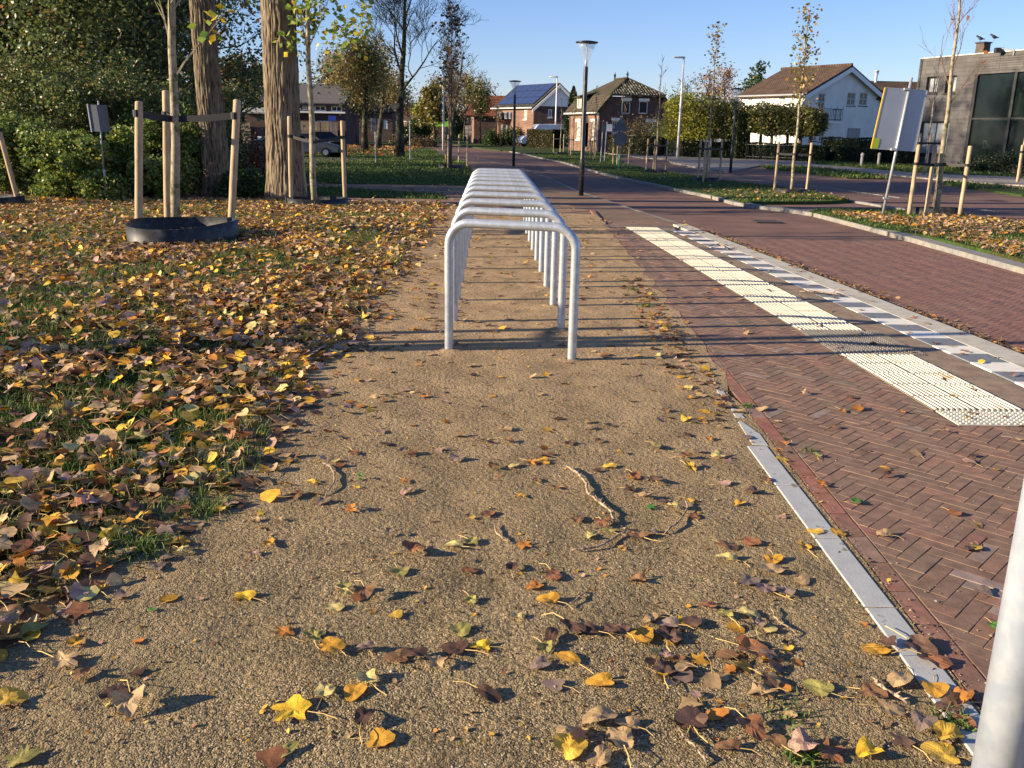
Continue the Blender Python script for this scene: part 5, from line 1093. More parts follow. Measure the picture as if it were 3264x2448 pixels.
bushes = [(20, 622, 1.3, 1.0, 1.5, 'yellow green bush at the left edge behind the single stake'), (135, 626, 1.3, 1.0, 1.3, 'bush between the left edge stake and the small grey sign'), (215, 606, 1.5, 1.2, 2.6, 'tall bush left of the small grey sign'), (262, 633, 1.1, .9, 1.2, 'low leafy bush at the foot of the small grey sign, left side'),
          (400, 604, 1.5, 1.2, 2.9, 'tall round bush right of the small grey sign'), (395, 638, 1.1, .9, 1.0, 'low leafy bush right of the small grey sign'), (480, 622, 1.1, 1.0, 1.5, 'bush seen between the stakes of the nearest tree'), (575, 606, 1.2, 1.0, 1.9, 'bush left of the first big poplar'), (110, 596, 1.7, 1.2, 3.0, 'high thicket behind the left bushes'), (320, 590, 1.8, 1.2, 3.2, 'high thicket behind the small grey sign'), (640, 596, 1.3, 1, 2.4, 'thicket behind the first big poplar')]
for (px, py, w, d, h, lab) in bushes:
    bush('bush', lab, px, py, w*.86, d*.9, h, 10500, WOODG if h > 1.9 else [(.42, (.11, .17, .04)), (.3, (.20, .27, .055)), (.18, (.36, .35, .07)), (.1, (.05, .09, .03))], .078, 'bushes along the edge of the dark wood')
for i, (px, py, w, h, lab) in enumerate([(780, 590, 1.0, 1.0, 'rusty brown low bush between the two big poplars'), (760, 560, 1.3, 1.2, 'dry orange brown bush behind the first big poplar'), (825, 575, .8, .8, 'small rusty bush left of the thickest poplar'), (800, 622, .7, .5, 'low green growth between the feet of the two poplars')]):
    bush('bush', lab, px, py, w, .9, h, 3600, [(.5, (.16, .07, .03)), (.3, (.10, .05, .03)), (.2, (.24, .12, .04))] if i < 3 else GREEN, .075, 'brown bushes between the poplars')
# low shrub border by the lawn and road
for i, (px, py, w, h) in enumerate([(1190, 447, 1.6, 1.1), (1225, 450, 1.8, 1.2), (1255, 452, 1.8, 1.1), (1295, 458, 1.9, 1.0), (1325, 464, 1.9, .9), (1350, 468, 1.3, .8)]):
    bush('shrub', ['leftmost', 'second', 'third', 'fourth', 'fifth', 'rightmost'][i]+' of the dry brown shrubs bordering the lawn by the far road', px, py, w, 1.2, h, 1500, [(.5, (.11, .08, .035)), (.3, (.16, .10, .04)), (.2, (.07, .07, .03))], .16, 'dry shrubs bordering the lawn')

# ================================================================== LAMPS, SIGNS, POSTS
def cone_lamp(px, py, topy, label, lean=0.):
    b = G(px, py); H = hgt(px, py, topy); t = thing('street_lamp', label, 'street lamp', b, group='dark lamp posts with glass funnel heads')
    s = H/3.56; hz = H-.56*s
    M().lathe([(.062*s, -.1), (.062*s, H*.24), (.06*s, H*.245), (.055*s, H*.25), (.052*s, hz-.02), (.05*s, hz)], 16).obj('pole', 'black_pole', t, smooth=True)
    M().lathe([(.045*s, hz), (.05*s, hz+.10*s), (.085*s, hz+.22*s), (.16*s, hz+.38*s), (.235*s, hz+.53*s)], 24).obj('lamp_shade', 'lampglass', t, smooth=True)
    M().lathe([(.02*s, hz), (.028*s, hz+.08*s), (.028*s, hz+.14*s), (.012*s, hz+.16*s), (.012*s, hz+.52*s)], 10).obj('lamp_core', 'white_pole', t, smooth=True)
    M().lathe([(.235*s, hz+.53*s), (.265*s, hz+.535*s), (.265*s, hz+.56*s), (.1*s, hz+.585*s), (.02, hz+.59*s)], 24).obj('lamp_cap', 'black_pole', t, smooth=True)
    M().box(-.03, .03, -.068*s, -.05*s, H*.12, H*.145).obj('hatch', 'darkframe', t)
    return t
cone_lamp(1852, 620, 133, 'nearest black lamp post with glass funnel head, standing at the end of the brick path')
cone_lamp(1637, 528, 258, 'middle black funnel lamp post, beyond the far end of the bike racks')
cone_lamp(2328, 545, 282, 'black funnel lamp post in front of the left end of the white house')
def tall_lamp(px, py, topy, label, side=-1, arm=.8):
    b = G(px, py); H = at(px, topy, b.y).z; t = thing('street_lamp', label, 'street lamp', b, group='tall pale street lamps'); s = H/7
    M().tube([(0, 0, -.1), (0, 0, H*.45), (0, 0, H-.1*s)], [.10*s, .085*s, .055*s], 14).obj('pole', 'white_pole', t, smooth=True)
    g = M(); n = 12; L = arm*s
    for k in range(2):
        pass
    prof = [(-L, .02), (-L*.85, .09), (-L*.45, .12), (0.02, .10), (.1*s, .05)]
    V = []; F_ = []
    for i, (x, w) in enumerate(prof):
        for q in range(8):
            a = 2*math.pi*q/8; V.append((x*(-side), w*s*math.cos(a)*1.0, H-.05*s+w*s*.62*math.sin(a)))
    for i in range(len(prof)-1):
        for q in range(8): F_.append((i*8+q, i*8+(q+1) % 8, (i+1)*8+(q+1) % 8, (i+1)*8+q))
    F_ += [tuple(range(7, -1, -1)), tuple(range((len(prof)-1)*8, len(prof)*8))]
    M().add(V, F_).obj('lamp_head', 'white_pole', t, smooth=True)
    return t
tall_lamp(2159, 503, 180, 'tall pale street lamp on the far pavement between the brick house and the plane trees')
tall_lamp(1769, 470, 243, 'tall pale street lamp in front of the hedge beside the white van')
tall_lamp(1413, 475, 197, 'tall pale street lamp left of the road, beside the sparse dark young tree', 1)
tall_lamp(1577, 451, 275, 'smaller pale street lamp carrying a blue sign, by the brick houses', -1)
tall_lamp(1260, 438, 248, 'pale street lamp just left of the tall bare tree trunk', 1, .6)
tall_lamp(1214, 431, 298, 'short pale pole among the lime trees', 1, .15)
# blue sign on the far lamp
b = G(1577, 451); t = thing('road_sign', 'dark blue sign with white figures on the lamp post by the brick houses', 'road sign', (b.x, b.y-.25, at(1577, 395, b.y).z))
M().box(-.42, .42, -.03, .02, -1.0, 1.0).obj('panel', 'blue', t); M().box(-.28, .22, -.05, -.032, .25, .45).obj('symbol', 'white', t); M().box(-.06, .06, -.05, -.032, -.7, .1).obj('symbol', 'white', t); M().box(-.25, .25, -.05, -.032, -.28, -.14).obj('symbol', 'white', t)
# small metal sign at left (seen from the back)
b = G(342, 645); t = thing('small_sign', 'small grey folded sign on a thin kinked post before the left bushes', 'sign', b)
top = hgt(342, 645, 322); M().tube([(0, 0, -.05), (-.005, 0, .58), (-.01, 0, .62)], .024, 10).obj('pole', 'galv_pole', t, smooth=True)
M().tube([(-.01, 0, .60), (.02, 0.0, top)], .016, 10).obj('post_tube', 'galv_pole', t, smooth=True)
zt = at(342, 335, b.y).z; zbm = at(342, 420, b.y).z; g = M(); cx = .028
g.hexa([(cx-.17, -.03, zbm), (cx, -.05, zbm), (cx, -.04, zbm), (cx-.17, -.02, zbm), (cx-.2, -.03, zt), (cx-.03, -.05, zt), (cx-.03, -.04, zt), (cx-.2, -.02, zt)]); g.obj('panel', 'signback', t)
g = M(); g.hexa([(cx+.002, -.05, zbm), (cx+.17, -.025, zbm), (cx+.17, -.015, zbm), (cx, -.04, zbm), (cx-.028, -.05, zt), (cx+.14, -.025, zt), (cx+.14, -.015, zt), (cx-.03, -.04, zt)]); g.obj('panel', 'signback', t)
M().hexa([(cx-.185, -.045, zbm-.01), (cx-.165, -.045, zbm-.01), (cx-.165, -.01, zbm-.01), (cx-.185, -.01, zbm-.01), (cx-.215, -.045, zt+.01), (cx-.195, -.045, zt+.01), (cx-.195, -.01, zt+.01), (cx-.215, -.01, zt+.01)]).obj('rim', 'white_pole', t)
M().hexa([(cx+.16, -.035, zbm), (cx+.175, -.035, zbm), (cx+.175, 0, zbm), (cx+.16, 0, zbm), (cx+.13, -.035, zt), (cx+.145, -.035, zt), (cx+.145, 0, zt), (cx+.13, 0, zt)]).obj('rim', 'darkframe', t)
# back of the large board at the right on its leaning pole
b = G(2811, 692); t = thing('notice_board', 'back of a tall grey board with yellow edge on a leaning pole, right verge', 'sign', b)
top = at(2906, 247, b.y); base = Vector((0, 0, 0)); tp = top-b
M().tube([(0, 0, -.05), tuple(tp)], .026, 14).obj('pole', 'galv_pole', t, smooth=True)
C4 = [at(x, y, b.y-.06)-b for x, y in ((2783, 473), (2924, 482), (2963, 288), (2828, 279))]
def plate(g, c, th): 
    g.hexa([c[0], c[1], c[1]+Vector((0, th, 0)), c[0]+Vector((0, th, 0)), c[3], c[2], c[2]+Vector((0, th, 0)), c[3]+Vector((0, th, 0))]); return g
plate(M(), [v+Vector((0, .085, 0)) for v in C4], .03).obj('panel', mat('board_back', (.34, .37, .43), .35, .5, .3, noise=(1.2, .1)), t)
def bar(a, b2, r, m, nm='rim'): M().tube([a, b2], r, 4).obj(nm, m, t)
off = Vector((0, .09, 0))
bar(C4[0]+off, C4[3]+off, .016, mat('yellow_rim', (.80, .48, .05), .5, .4)); bar(C4[0]+off, C4[1]+off, .012, 'galv_pole'); bar(C4[1]+off, C4[2]+off, .012, 'galv_pole'); bar(C4[2]+off, C4[3]+off, .012, 'galv_pole')
q = [C4[0].lerp(C4[1], .02), C4[0].lerp(C4[1], .14), C4[0].lerp(C4[1], .14).lerp(C4[3].lerp(C4[2], .14), .17), C4[0].lerp(C4[1], .02).lerp(C4[3].lerp(C4[2], .02), .17)]
plate(M(), [v+Vector((0, .078, 0)) for v in q], .004).obj('sticker', mat('lime_sticker', (.35, .45, .03), .6), t)
for (x, y) in ((2890, 284), (2848, 476)):
    c = at(x, y, b.y)-b; M().box(c.x-.05, c.x+.05, -.035, .03, c.z-.02, c.z+.02).obj('clamp', 'galv_pole', t)
c = at(2823, 632, b.y)-b; M().box(c.x-.045, c.x+.06, -.03, .03, c.z-.015, c.z+.02).obj('clamp', 'galv_pole', t)
# triangular and round sign seen from behind
b = G(1972, 541); t = thing('road_sign', 'grey backs of a triangular and a round road sign on one green footed pole', 'road sign', b)
M().tube([(0, 0, .65), (0, 0, at(1980, 370, b.y).z)], .028, 10).obj('pole', 'galv_pole', t, smooth=True); M().tube([(0, 0, -.1), (0, 0, .65)], .03, 10).obj('pole_foot', mat('green_pole_foot', (.10, .42, .20), .5), t, smooth=True)
z0, z1 = at(1980, 418, b.y).z, at(1980, 371, b.y).z; w = (z1-z0)*.58
M().slab([(0, -.05, 0)]*0 or [(-w, -.05, z0), (w, -.05, z0), (0, -.05, z1)], .015).obj('panel', 'signback', t) if False else M().add([(-w, -.05, z0), (w, -.05, z0), (0, -.05, z1), (-w, -.035, z0), (w, -.035, z0), (0, -.035, z1)], [(0, 1, 2), (5, 4, 3), (0, 3, 4, 1), (1, 4, 5, 2), (2, 5, 3, 0)]).obj('panel', 'signback', t)
z0, z1 = at(1980, 466, b.y).z, at(1980, 420, b.y).z; r_ = (z1-z0)/2; n = 24
g = M(); V = [(r_*math.cos(6.2832*k/n), -.05, (z0+z1)/2+r_*math.sin(6.2832*k/n)) for k in range(n)]; g.add(V+[(x, -.035, z) for x, y, z in V], [tuple(range(n)), tuple(range(2*n-1, n-1, -1))]+[(k, k+n, (k+1) % n+n, (k+1) % n) for k in range(n)]); g.obj('panel', 'signback', t)
# two slim posts with small signs by the brick house
for px, py, ty, lab in ((1914, 518, 383, 'thin pole with small red edged sign left of the triangular sign back'), (1926, 515, 388, 'thin pole with small white square sign beside the red edged one')):
    b = G(px, py); H = at(px, ty, b.y).z; t = thing('road_sign', lab, 'road sign', b); M().tube([(0, 0, -.1), (.06, 0, H)], .03, 8).obj('pole', 'galv_pole', t)
    if px < 1920: M().box(-.02, .22, -.06, -.04, H-.62, H-.08).obj('panel', 'signback', t); M().box(.02, .2, -.065, -.061, H-.16, H-.1).obj('mark', 'red', t)
    else: M().box(.02, .34, -.06, -.04, H-.5, H-.12).obj('panel', 'white', t)
# slim square posts on the left lawn
for px, py, ty, lab, pw_ in ((1198, 516, 377, 'slim grey post with narrow dark panel on the lawn, in front of the limes', .16), (1307, 509, 383, 'slim grey post with small head on the lawn, right of the tall bare tree', 0)):
    b = G(px, py); H = hgt(px, py, ty); t = thing('sign_post', lab, 'sign post', b); M().tube([(0, 0, -.1), (0, 0, H)], .03, 8).obj('pole', 'galv_pole', t)
    if pw_: M().box(-pw_, .02, -.06, -.035, H-.56, H).obj('panel', 'signback', t); M().box(-pw_-.02, -pw_, -.065, -.03, H-.57, H).obj('rim', 'white_pole', t)
    else: M().box(-.05, .03, -.06, .06, H-.02, H+.10).obj('head', 'signback', t)
# hedge-clad block on the lawn
b = G(1076, 499); t = thing('hedge_block', 'small square block with dark ivy front and pale stone side on the lawn', 'stone block', b)
s = .45; M().box(-.42, -.30, -.35, .4, 0, .80).obj('side_slab', 'concrete', t); M().box(-.30, .45, -.35, .4, 0, .79).obj('core', mat('dark_stone', (.05, .045, .03), .9, noise=(8, .4)), t)
n = 1500; P = np.stack([nr.uniform(-.28, .46, n), nr.uniform(-.40, -.35, n), nr.uniform(.02, .78, n)], 1); quads(P, .06, pick(n, [(.6, (.03, .04, .015)), (.4, (.07, .045, .025))]), 'leaves', t)
# red and yellow figures far along the road: bollard and sign
b = G(1373, 433); t = thing('bollard', 'bright yellow bollard with dark blue keep right sign, far along the road', 'bollard', b); zq = lambda y: at(1373, y, b.y).z
k = b.y/100; M().tube([(0, 0, 0), (0, 0, zq(415))], .18*k, 10).obj('post', 'yellow', t); M().box(-.4*k, .3*k, -.2, .1, zq(413), zq(402)).obj('panel', 'blue', t)
b = G(1363, 433); t = thing('road_sign', 'round red sign on a pole beside the far yellow bollard', 'road sign', b); zq2 = lambda y: at(1363, y, b.y).z
M().tube([(0, 0, 0), (0, 0, zq2(386))], .08, 6).obj('pole', 'galv_pole', t); n = 16; r_ = (zq2(386)-zq2(400))/2; cz = zq2(393)
V = [(r_*math.cos(6.2832*q/n), -.12, cz+r_*math.sin(6.2832*q/n)) for q in range(n)]; M().add(V+[(x, -.06, z) for x, y, z in V], [tuple(range(n)), tuple(range(2*n-1, n-1, -1))]+[(q, q+n, (q+1) % n+n, (q+1) % n) for q in range(n)]).obj('panel', 'red', t)
b = at(1551, 440, 150); t = thing('container', 'orange tilted waste container on the pavement before the brick houses', 'container', (b.x, 150, 0)); k = 1.0
M().hexa([(-1.0, -.5, .05), (.55, -.5, .0), (.6, .6, 0), (-1.0, .6, .05), (-1.25, -.5, 2.0), (.65, -.5, 1.9), (.65, .6, 1.9), (-1.25, .6, 2.0)]).obj('body', 'tarp', t); M().box(-1.3, .7, -.55, .65, 2.0, 2.1).obj('lid', 'tarp', t)
b = at(1519, 440, 150); t = thing('litter_bin', 'small red and white banner stand against the brick wall', 'banner', (b.x, 150, 0)); M().box(-.45, .45, -.1, .1, .1, 1.9).obj('panel', 'white', t); M().box(-.3, .5, -.14, -.101, .8, 1.7).obj('panel_print', 'red', t)

# ================================================================== VEHICLES
def vehicle(name, label, cat, loc, rz, prof, roof, W, paint, glassm='glass', wheels=(), scale=1., group=None, lights=True):
    """prof: side outline [(x,z)] of lower body, roof: [(x,z)] of glasshouse; front at -x"""
    t = thing(name, label, cat, loc, rz, group); t.scale = (scale,)*3
    def ext(pr, w0, w1, zlo, zhi):
        V = []; n = len(pr)
        for s in (-1, 1):
            for x, z in pr: f = 0 if zhi == zlo else max(0, min(1, (z-zlo)/(zhi-zlo))); V.append((x, s*(w0*(1-f)+w1*f), z))
        return V, [tuple(range(n)), tuple(range(2*n-1, n-1, -1))]+[(k, k+n, (k+1) % n+n, (k+1) % n) for k in range(n)]
    zs = [z for x, z in prof]; V, F_ = ext(prof, W/2, W/2*.97, min(zs), max(zs)); M().add(V, F_).obj('body', paint, t, bevel=.035)
    zs = [z for x, z in roof]; V, F_ = ext(roof, W/2*.95, W/2*.78, min(zs), max(zs)); M().add(V, F_).obj('windows', glassm, t, bevel=.02)
    rp = [p for p in roof if p[1] > max(zs)-.12]; x0, x1 = min(p[0] for p in rp), max(p[0] for p in rp); M().box(x0-.02, x1+.02, -W/2*.79, W/2*.79, max(zs)-.03, max(zs)+.035).obj('roof', paint, t, bevel=.02)
    for x, z0, x2, z2 in [(roof[0][0], roof[0][1], rp[0][0], rp[0][1])]:
        pass
    for wx, r in wheels:
        for s in (-1, 1):
            o = M().lathe([(.02, -.1), (r*.9, -.1), (r, -.06), (r, .06), (r*.9, .1), (.02, .1)], 20).obj('wheel', 'tyre', t, smooth=False); o.rotation_euler = (math.pi/2, 0, 0); o.location = (wx, s*(W/2-.09), r)
            c = M().lathe([(.02, -.11), (r*.58, -.11), (r*.62, .11), (.02, .11)], 16).obj('rim', 'galv', o)
    if lights:
        xf, xb = min(p[0] for p in prof), max(p[0] for p in prof)
        for s in (-1, 1):
            M().box(xf-.01, xf+.12, s*W*.36-.16, s*W*.36+.16, .62, .78).obj('headlight', 'glass2', t); M().box(xb-.1, xb+.012, s*W*.38-.13, s*W*.38+.13, .70, .88).obj('tail_light', 'red', t)
        M().box(xf-.03, xf+.1, -W*.48, W*.48, .28, .5).obj('bumper', 'darkframe', t); M().box(xf-.035, xf+.02, -.28, .28, .36, .46).obj('number_plate', 'yellow', t)
    return t
carp = [(-2.1, .3), (-2.15, .62), (-1.95, .82), (-1.0, .95), (1.9, 1.0), (2.1, .85), (2.12, .4), (2.05, .28)]
carr = [(-1.05, .93), (-.35, 1.40), (1.0, 1.44), (1.75, .98)]
def spot(px, Y): return at(px, 440, Y).x
g0 = (spot(1656, 118)+1.3, 118, 0)
vanp = [(-2.7, .35), (-2.75, .85), (-2.45, 1.15), (-1.75, 1.35), (-1.2, 2.0), (-.7, 2.55), (3.0, 2.6), (3.1, 2.3), (3.1, .45), (3.0, .35)]
van = vehicle('parked_van', 'white delivery van parked behind the clipped hedge, nose to the left', 'van', (spot(1662, 100)+2.25, 100.3, 0), rad(12), vanp, [(-1.72, 1.36), (-1.15, 2.05), (-.95, 2.2), (-.3, 2.2), (-.25, 1.4)], 2.02, 'vanwhite', wheels=((-1.9, .36), (2.1, .36)), scale=.93, lights=True)
# lighter camper roof behind the van
vehicle('parked_van', 'second white van partly hidden behind the hedge and the tall pale lamp', 'van', (spot(1728, 103)+1.2, 103.4, 0), rad(4), vanp, [(-1.72, 1.36), (-1.15, 2.05), (-.95, 2.2), (-.3, 2.2), (-.25, 1.4)], 2.0, 'vanwhite', wheels=((-1.9, .36), (2.1, .36)), scale=.95)
vehicle('parked_car', 'dark blue hatchback parked left of the two far cars', 'car', (spot(1286, 215), 215, 0), rad(75), carp, carr, 1.75, 'cardark', wheels=((-1.3, .31), (1.3, .31)), scale=1.5, group='dark cars parked far along the road')
vehicle('parked_car', 'black car parked right of the two far cars, facing the road', 'car', (spot(1308, 200), 200, 0), rad(80), carp, carr, 1.8, 'carblack', wheels=((-1.3, .31), (1.3, .31)), scale=1.5, group='dark cars parked far along the road')
vehicle('parked_car', 'dark blue car in the parking lot behind the second staked tree', 'car', (spot(1010, 62), 62, 0), rad(20), carp, carr, 1.75, 'cardark', wheels=((-1.3, .31), (1.3, .31)), scale=.86)
vehicle('parked_car', 'grey car with red tail light between the stakes, behind the second staked tree', 'car', (spot(975, 50), 50, 0), rad(185), carp, carr, 1.75, mat('grey_vehicle_paint', (.12, .13, .15), .25, .6), wheels=((-1.3, .31), (1.3, .31)), scale=.82)
vehicle('parked_car', 'black car half hidden by the thickest poplar in the parking lot', 'car', (spot(890, 56), 56, 0), rad(15), carp, carr, 1.75, 'carblack', wheels=((-1.3, .31), (1.3, .31)), scale=.85)
vehicle('parked_car', 'white car seen between the two big poplars', 'car', (spot(838, 60), 60, 0), rad(30), carp, carr, 1.75, 'vanwhite', wheels=((-1.3, .31), (1.3, .31)), scale=.6)

# ================================================================== BUILDINGS
class Wall:
    """vertical wall from point A along unit direction d; local (u,z)"""
    def __init__(s, A, d, L): s.A = Vector((A[0], A[1], 0)); s.d = Vector((d[0], d[1], 0)).normalized(); s.L = L; s.n = Vector((s.d.y, -s.d.x, 0))   # outward: to the right of d
    def P(s, u, z, o=0.): return s.A+s.d*u+Vector((0, 0, z))+s.n*o
    def uz(s, px, py):
        p = onpl(px, py, s.A, s.d); return (p-s.A).dot(s.d), p.z
def wallmesh(w, poly, holes, depth=.12, thick=.25):
    """poly/holes in (u,z); holes = (u0,z0,u1,z1)"""
    g = M(); H = [[(a, b), (c, b), (c, d), (a, d)] for a, b, c, d in holes]
    loops = [[Vector((x, y, 0)) for x, y in poly]]+[[Vector((x, y, 0)) for x, y in h] for h in H]
    tri = tessellate_polygon(loops); flat = [p for l in loops for p in l]
    vs = [w.P(p.x, p.y) for p in flat]; fs = []
    for a, b, c in tri:
        k = (flat[b]-flat[a]).cross(flat[c]-flat[a]).z; fs.append((a, b, c) if k > 0 else (a, c, b))
    g.add(vs, fs)
    for h in H:      # reveals
        o = [w.P(u, z) for u, z in h]; i = [w.P(u, z, -depth) for u, z in h]; g.add(o+i, [(k, k+4, (k+1) % 4+4, (k+1) % 4) for k in range(4)])
    n = len(poly); o = [w.P(u, z) for u, z in poly]; i = [w.P(u, z, -thick) for u, z in poly]; g.add(o+i, [(k, (k+1) % n, (k+1) % n+n, k+n) for k in range(n)])
    return g
def window(w, parent, r, frame='white', pane='glass', mull=(1, 0), fw_=.045, depth=.10, sill='white', lintel=None, name='window'):
    u0, z0, u1, z1 = r; g = M(); d0, d1 = -depth, -depth+.05
    def bx(g, a, b, c, d, o0=d0, o1=d1): g.hexa([w.P(a, b, o1), w.P(c, b, o1), w.P(c, b, o0), w.P(a, b, o0), w.P(a, d, o1), w.P(c, d, o1), w.P(c, d, o0), w.P(a, d, o0)])
    bx(g, u0, z0, u0+fw_, z1); bx(g, u1-fw_, z0, u1, z1); bx(g, u0+fw_, z0, u1-fw_, z0+fw_); bx(g, u0+fw_, z1-fw_, u1-fw_, z1)
    for k in range(mull[0]):
        c = u0+(u1-u0)*(k+1)/(mull[0]+1); bx(g, c-fw_*.3, z0+fw_, c+fw_*.3, z1-fw_)
    for k in range(mull[1]):
        c = z0+(z1-z0)*(k+1)/(mull[1]+1); bx(g, u0+fw_, c-fw_*.3, u1-fw_, c+fw_*.3, d0+.006, d1-.006)
    f = g.obj(name, frame, parent)
    g = M(); bx(g, u0+fw_*.5, z0+fw_*.5, u1-fw_*.5, z1-fw_*.5, d0+.012, d0+.022); g.obj('pane', pane, f)
    if sill: g = M(); bx(g, u0-.06, z0-.08, u1+.06, z0-.005, -.04, .07); g.obj('sill', sill, f)
    if lintel: g = M(); bx(g, u0-.08, z1+.0, u1+.08, z1+lintel[0], .003, .09); g.obj('roller_shutter_box', lintel[1], f)
    return f
def up_(v): return Vector((v[0], v[1], 0)).normalized()
def plane_box(px, py, px2, py2, w):
    u0, z1 = w.uz(px, py); u1, _ = w.uz(px2, py); _, z0 = w.uz(px, py2); return (min(u0, u1), min(z0, z1), max(u0, u1), max(z0, z1))
def tri_roof(parent, E0, E1, R0, R1, m, th=.18, name='roof', ov=0.):
    g = M(); g.slab([E0, E1, R1, R0], th); return g.obj(name, m, parent)

# ---- white rendered house
def white_house():
    Y0 = 76.; c = at(2560, 302, Y0); c = Vector((c.x, c.y, 0)); dg_ = up_((.866, .5)); ds = up_((-.5, .866))
    t = thing('white_house', 'white rendered two storey house with brown tiled roof, balcony and shadowed gable', 'house', (0, 0, 0))
    ze = onpl(2565, 300, c, dg_).z; W = (onpl(2806, 312, c, dg_)-c).dot(dg_); L = (onpl(2360, 306, c, ds)-c).dot(ds); pk = onpl(2705, 214, c, dg_); zr = pk.z; up = (pk-c).dot(dg_)
    W = up*2 if abs(up*2-W) < 2.5 else W; t['kind'] = 'thing'
    wg = Wall(c, dg_, W); ws = Wall(c+ds*L, -ds, L)
    gw = [plane_box(*b, wg) for b in ((2611, 297, 2632, 352), (2703, 294, 2729, 336), (2742, 294, 2768, 336), (2589, 422, 2604, 449), (2612, 422, 2627, 451), (2705, 443, 2735, 470), )]
    poly = [(0, -.3), (W, -.3), (W, ze), (up, zr), (0, ze)]
    door = plane_box(2703, 408, 2741, 442, wg)
    wallmesh(wg, poly, gw).obj('gable_wall', 'render', t)
    for i, b in enumerate(gw): window(wg, t, b, 'white', 'glass', (1, 1) if i != 5 else (0, 0), .055, sill='darkframe' if i in (1, 2, 3, 4) else None, name='window' if i else 'balcony_door')
    g = M(); u0, z0, u1, z1 = door; g.hexa([wg.P(u0, z0, .09), wg.P(u1, z0, .09), wg.P(u1, z0, .004), wg.P(u0, z0, .004), wg.P(u0, z1, .07), wg.P(u1, z1, .07), wg.P(u1, z1, .004), wg.P(u0, z1, .004)]); g.obj('awning', 'concrete', t)
    def sb(a, b, c2, d): 
        p, q = ws.uz(a, b), ws.uz(c2, d); return (min(p[0], q[0]), min(p[1], q[1]), max(p[0], q[0]), max(p[1], q[1]))
    sw = [sb(*b) for b in ((2384, 312, 2396, 350), (2428, 318, 2440, 342), (2484, 308, 2501, 345), (2528, 306, 2538, 345), (2410, 420, 2425, 455), (2470, 420, 2490, 458))]
    wallmesh(ws, [(0, -.3), (L, -.3), (L, ze), (0, ze)], sw).obj('side_wall', 'render', t)
    for b in sw: window(ws, t, b, 'white', 'glass2', (1, 2), .08)
    back = Wall(c+dg_*W+ds*L, -dg_, W); wallmesh(back, [(0, -.3), (W, -.3), (W, ze), (W-up, zr), (0, ze)], []).obj('rear_wall', 'render', t)
    far = Wall(c+dg_*W, ds, L); wallmesh(far, [(0, -.3), (L, -.3), (L, ze), (0, ze)], []).obj('side_wall', 'render', t)
    ov = .35; f = -ds*ov; b = ds*(L+ov); k = (zr-ze)/up; el = c-dg_*ov+Vector((0, 0, ze-k*ov+.12)); rl = c+dg_*up+Vector((0, 0, zr+.16)); er = c+dg_*(W+ov)+Vector((0, 0, ze-k*ov+.12))
    # ridge shorter at the far end: the left end is hipped slightly
    tri_roof(t, el+f, el+b, rl+f, rl+b-ds*.2, 'roofbrown'); tri_roof(t, rl+f, rl+b, er+f, er+b, 'roofbrown')
    M().tube([rl+f+Vector((0, 0, .03)), rl+b+Vector((0, 0, .03))], .12, 8).obj('ridge', 'roofbrown', t)
    for a, b2 in ((el, rl), (rl, er)):   # barge boards
        g = M(); A = a+f-ds*.02; B = b2+f-ds*.02; g.obox(A-Vector((0, 0, .55)), B-A, -ds*.05, (0, 0, .38)); g.obj('barge_board', 'white', t)
    M().tube([el+f, el+b], .07, 6).obj('gutter', 'galv_pole', t)
    M().tube([ws.P(.15, 0, .08), ws.P(.15, ze-.2, .08)], .05, 6).obj('downpipe', 'white_pole', t)
    # balcony
    u0, z0 = wg.uz(2594, 385); u1, z1 = wg.uz(2659, 333); g = M(); q = [wg.P(u0, z0, 1.0), wg.P(u1, z0, 1.0), wg.P(u1, z0, 0.01), wg.P(u0, z0, 0.01)]; g.hexa([p-Vector((0, 0, .18)) for p in q]+q); bal = g.obj('balcony', 'white', t)
    r = M()
    for k in range(13): p = wg.P(u0+(u1-u0)*k/12, z0, .97); r.tube([p, p+Vector((0, 0, .95 if k % 4 else 1.15))], .018, 4)
    for k in range(4):
        for uu in (u0, u1): p = wg.P(uu, z0, .97*k/4+.02); r.tube([p, p+Vector((0, 0, .95))], .018, 4)
    for zz in (.12, .95): r.tube([wg.P(u0, z0+zz, .02), wg.P(u0, z0+zz, .97), wg.P(u1, z0+zz, .97), wg.P(u1, z0+zz, .02)], .022, 4)
    r.obj('railing', 'fence', bal)
    p = wg.P(u0+(u1-u0)*.45, z0, .3); M().obox(p, dg_*.7, -ds*.3, (0, 0, .6)).obj('air_unit', 'white', bal)
    return t, wg, ws, c, dg_, ds, W, L
WH, wg_, ws_, cW, dgW, dsW, Ww, Lw = white_house()
# low extension with chimney pipe behind, between white house and grey building
a = at(2770, 262, 84); b = at(2925, 262, 84); t = thing('brick_house', 'low house with mossy brown roof seen between the white house and the grey building', 'house', (0, 0, 0))
zt, zm = at(2800, 258, 84).z, at(2800, 300, 82).z; M().slab([(a.x-1, 84, zt), (b.x+3, 84, zt), (b.x+3, 80.5, zm-.4), (a.x-1, 80.5, zm-.4)], .2).obj('roof', 'roofbrown', t)
M().box(a.x-1, b.x+3, 81, 84, -.1, zm-.45).obj('wall', 'wallbrickshade', t); p = at(2791, 260, 83.8); M().lathe([(.13, -.6), (.13, .55), (.2, .56), (.2, .62), (.14, .64), (.22, .8), (.22, .86)], 14, (p.x, p.y, zt)).obj('flue', 'galv', t)

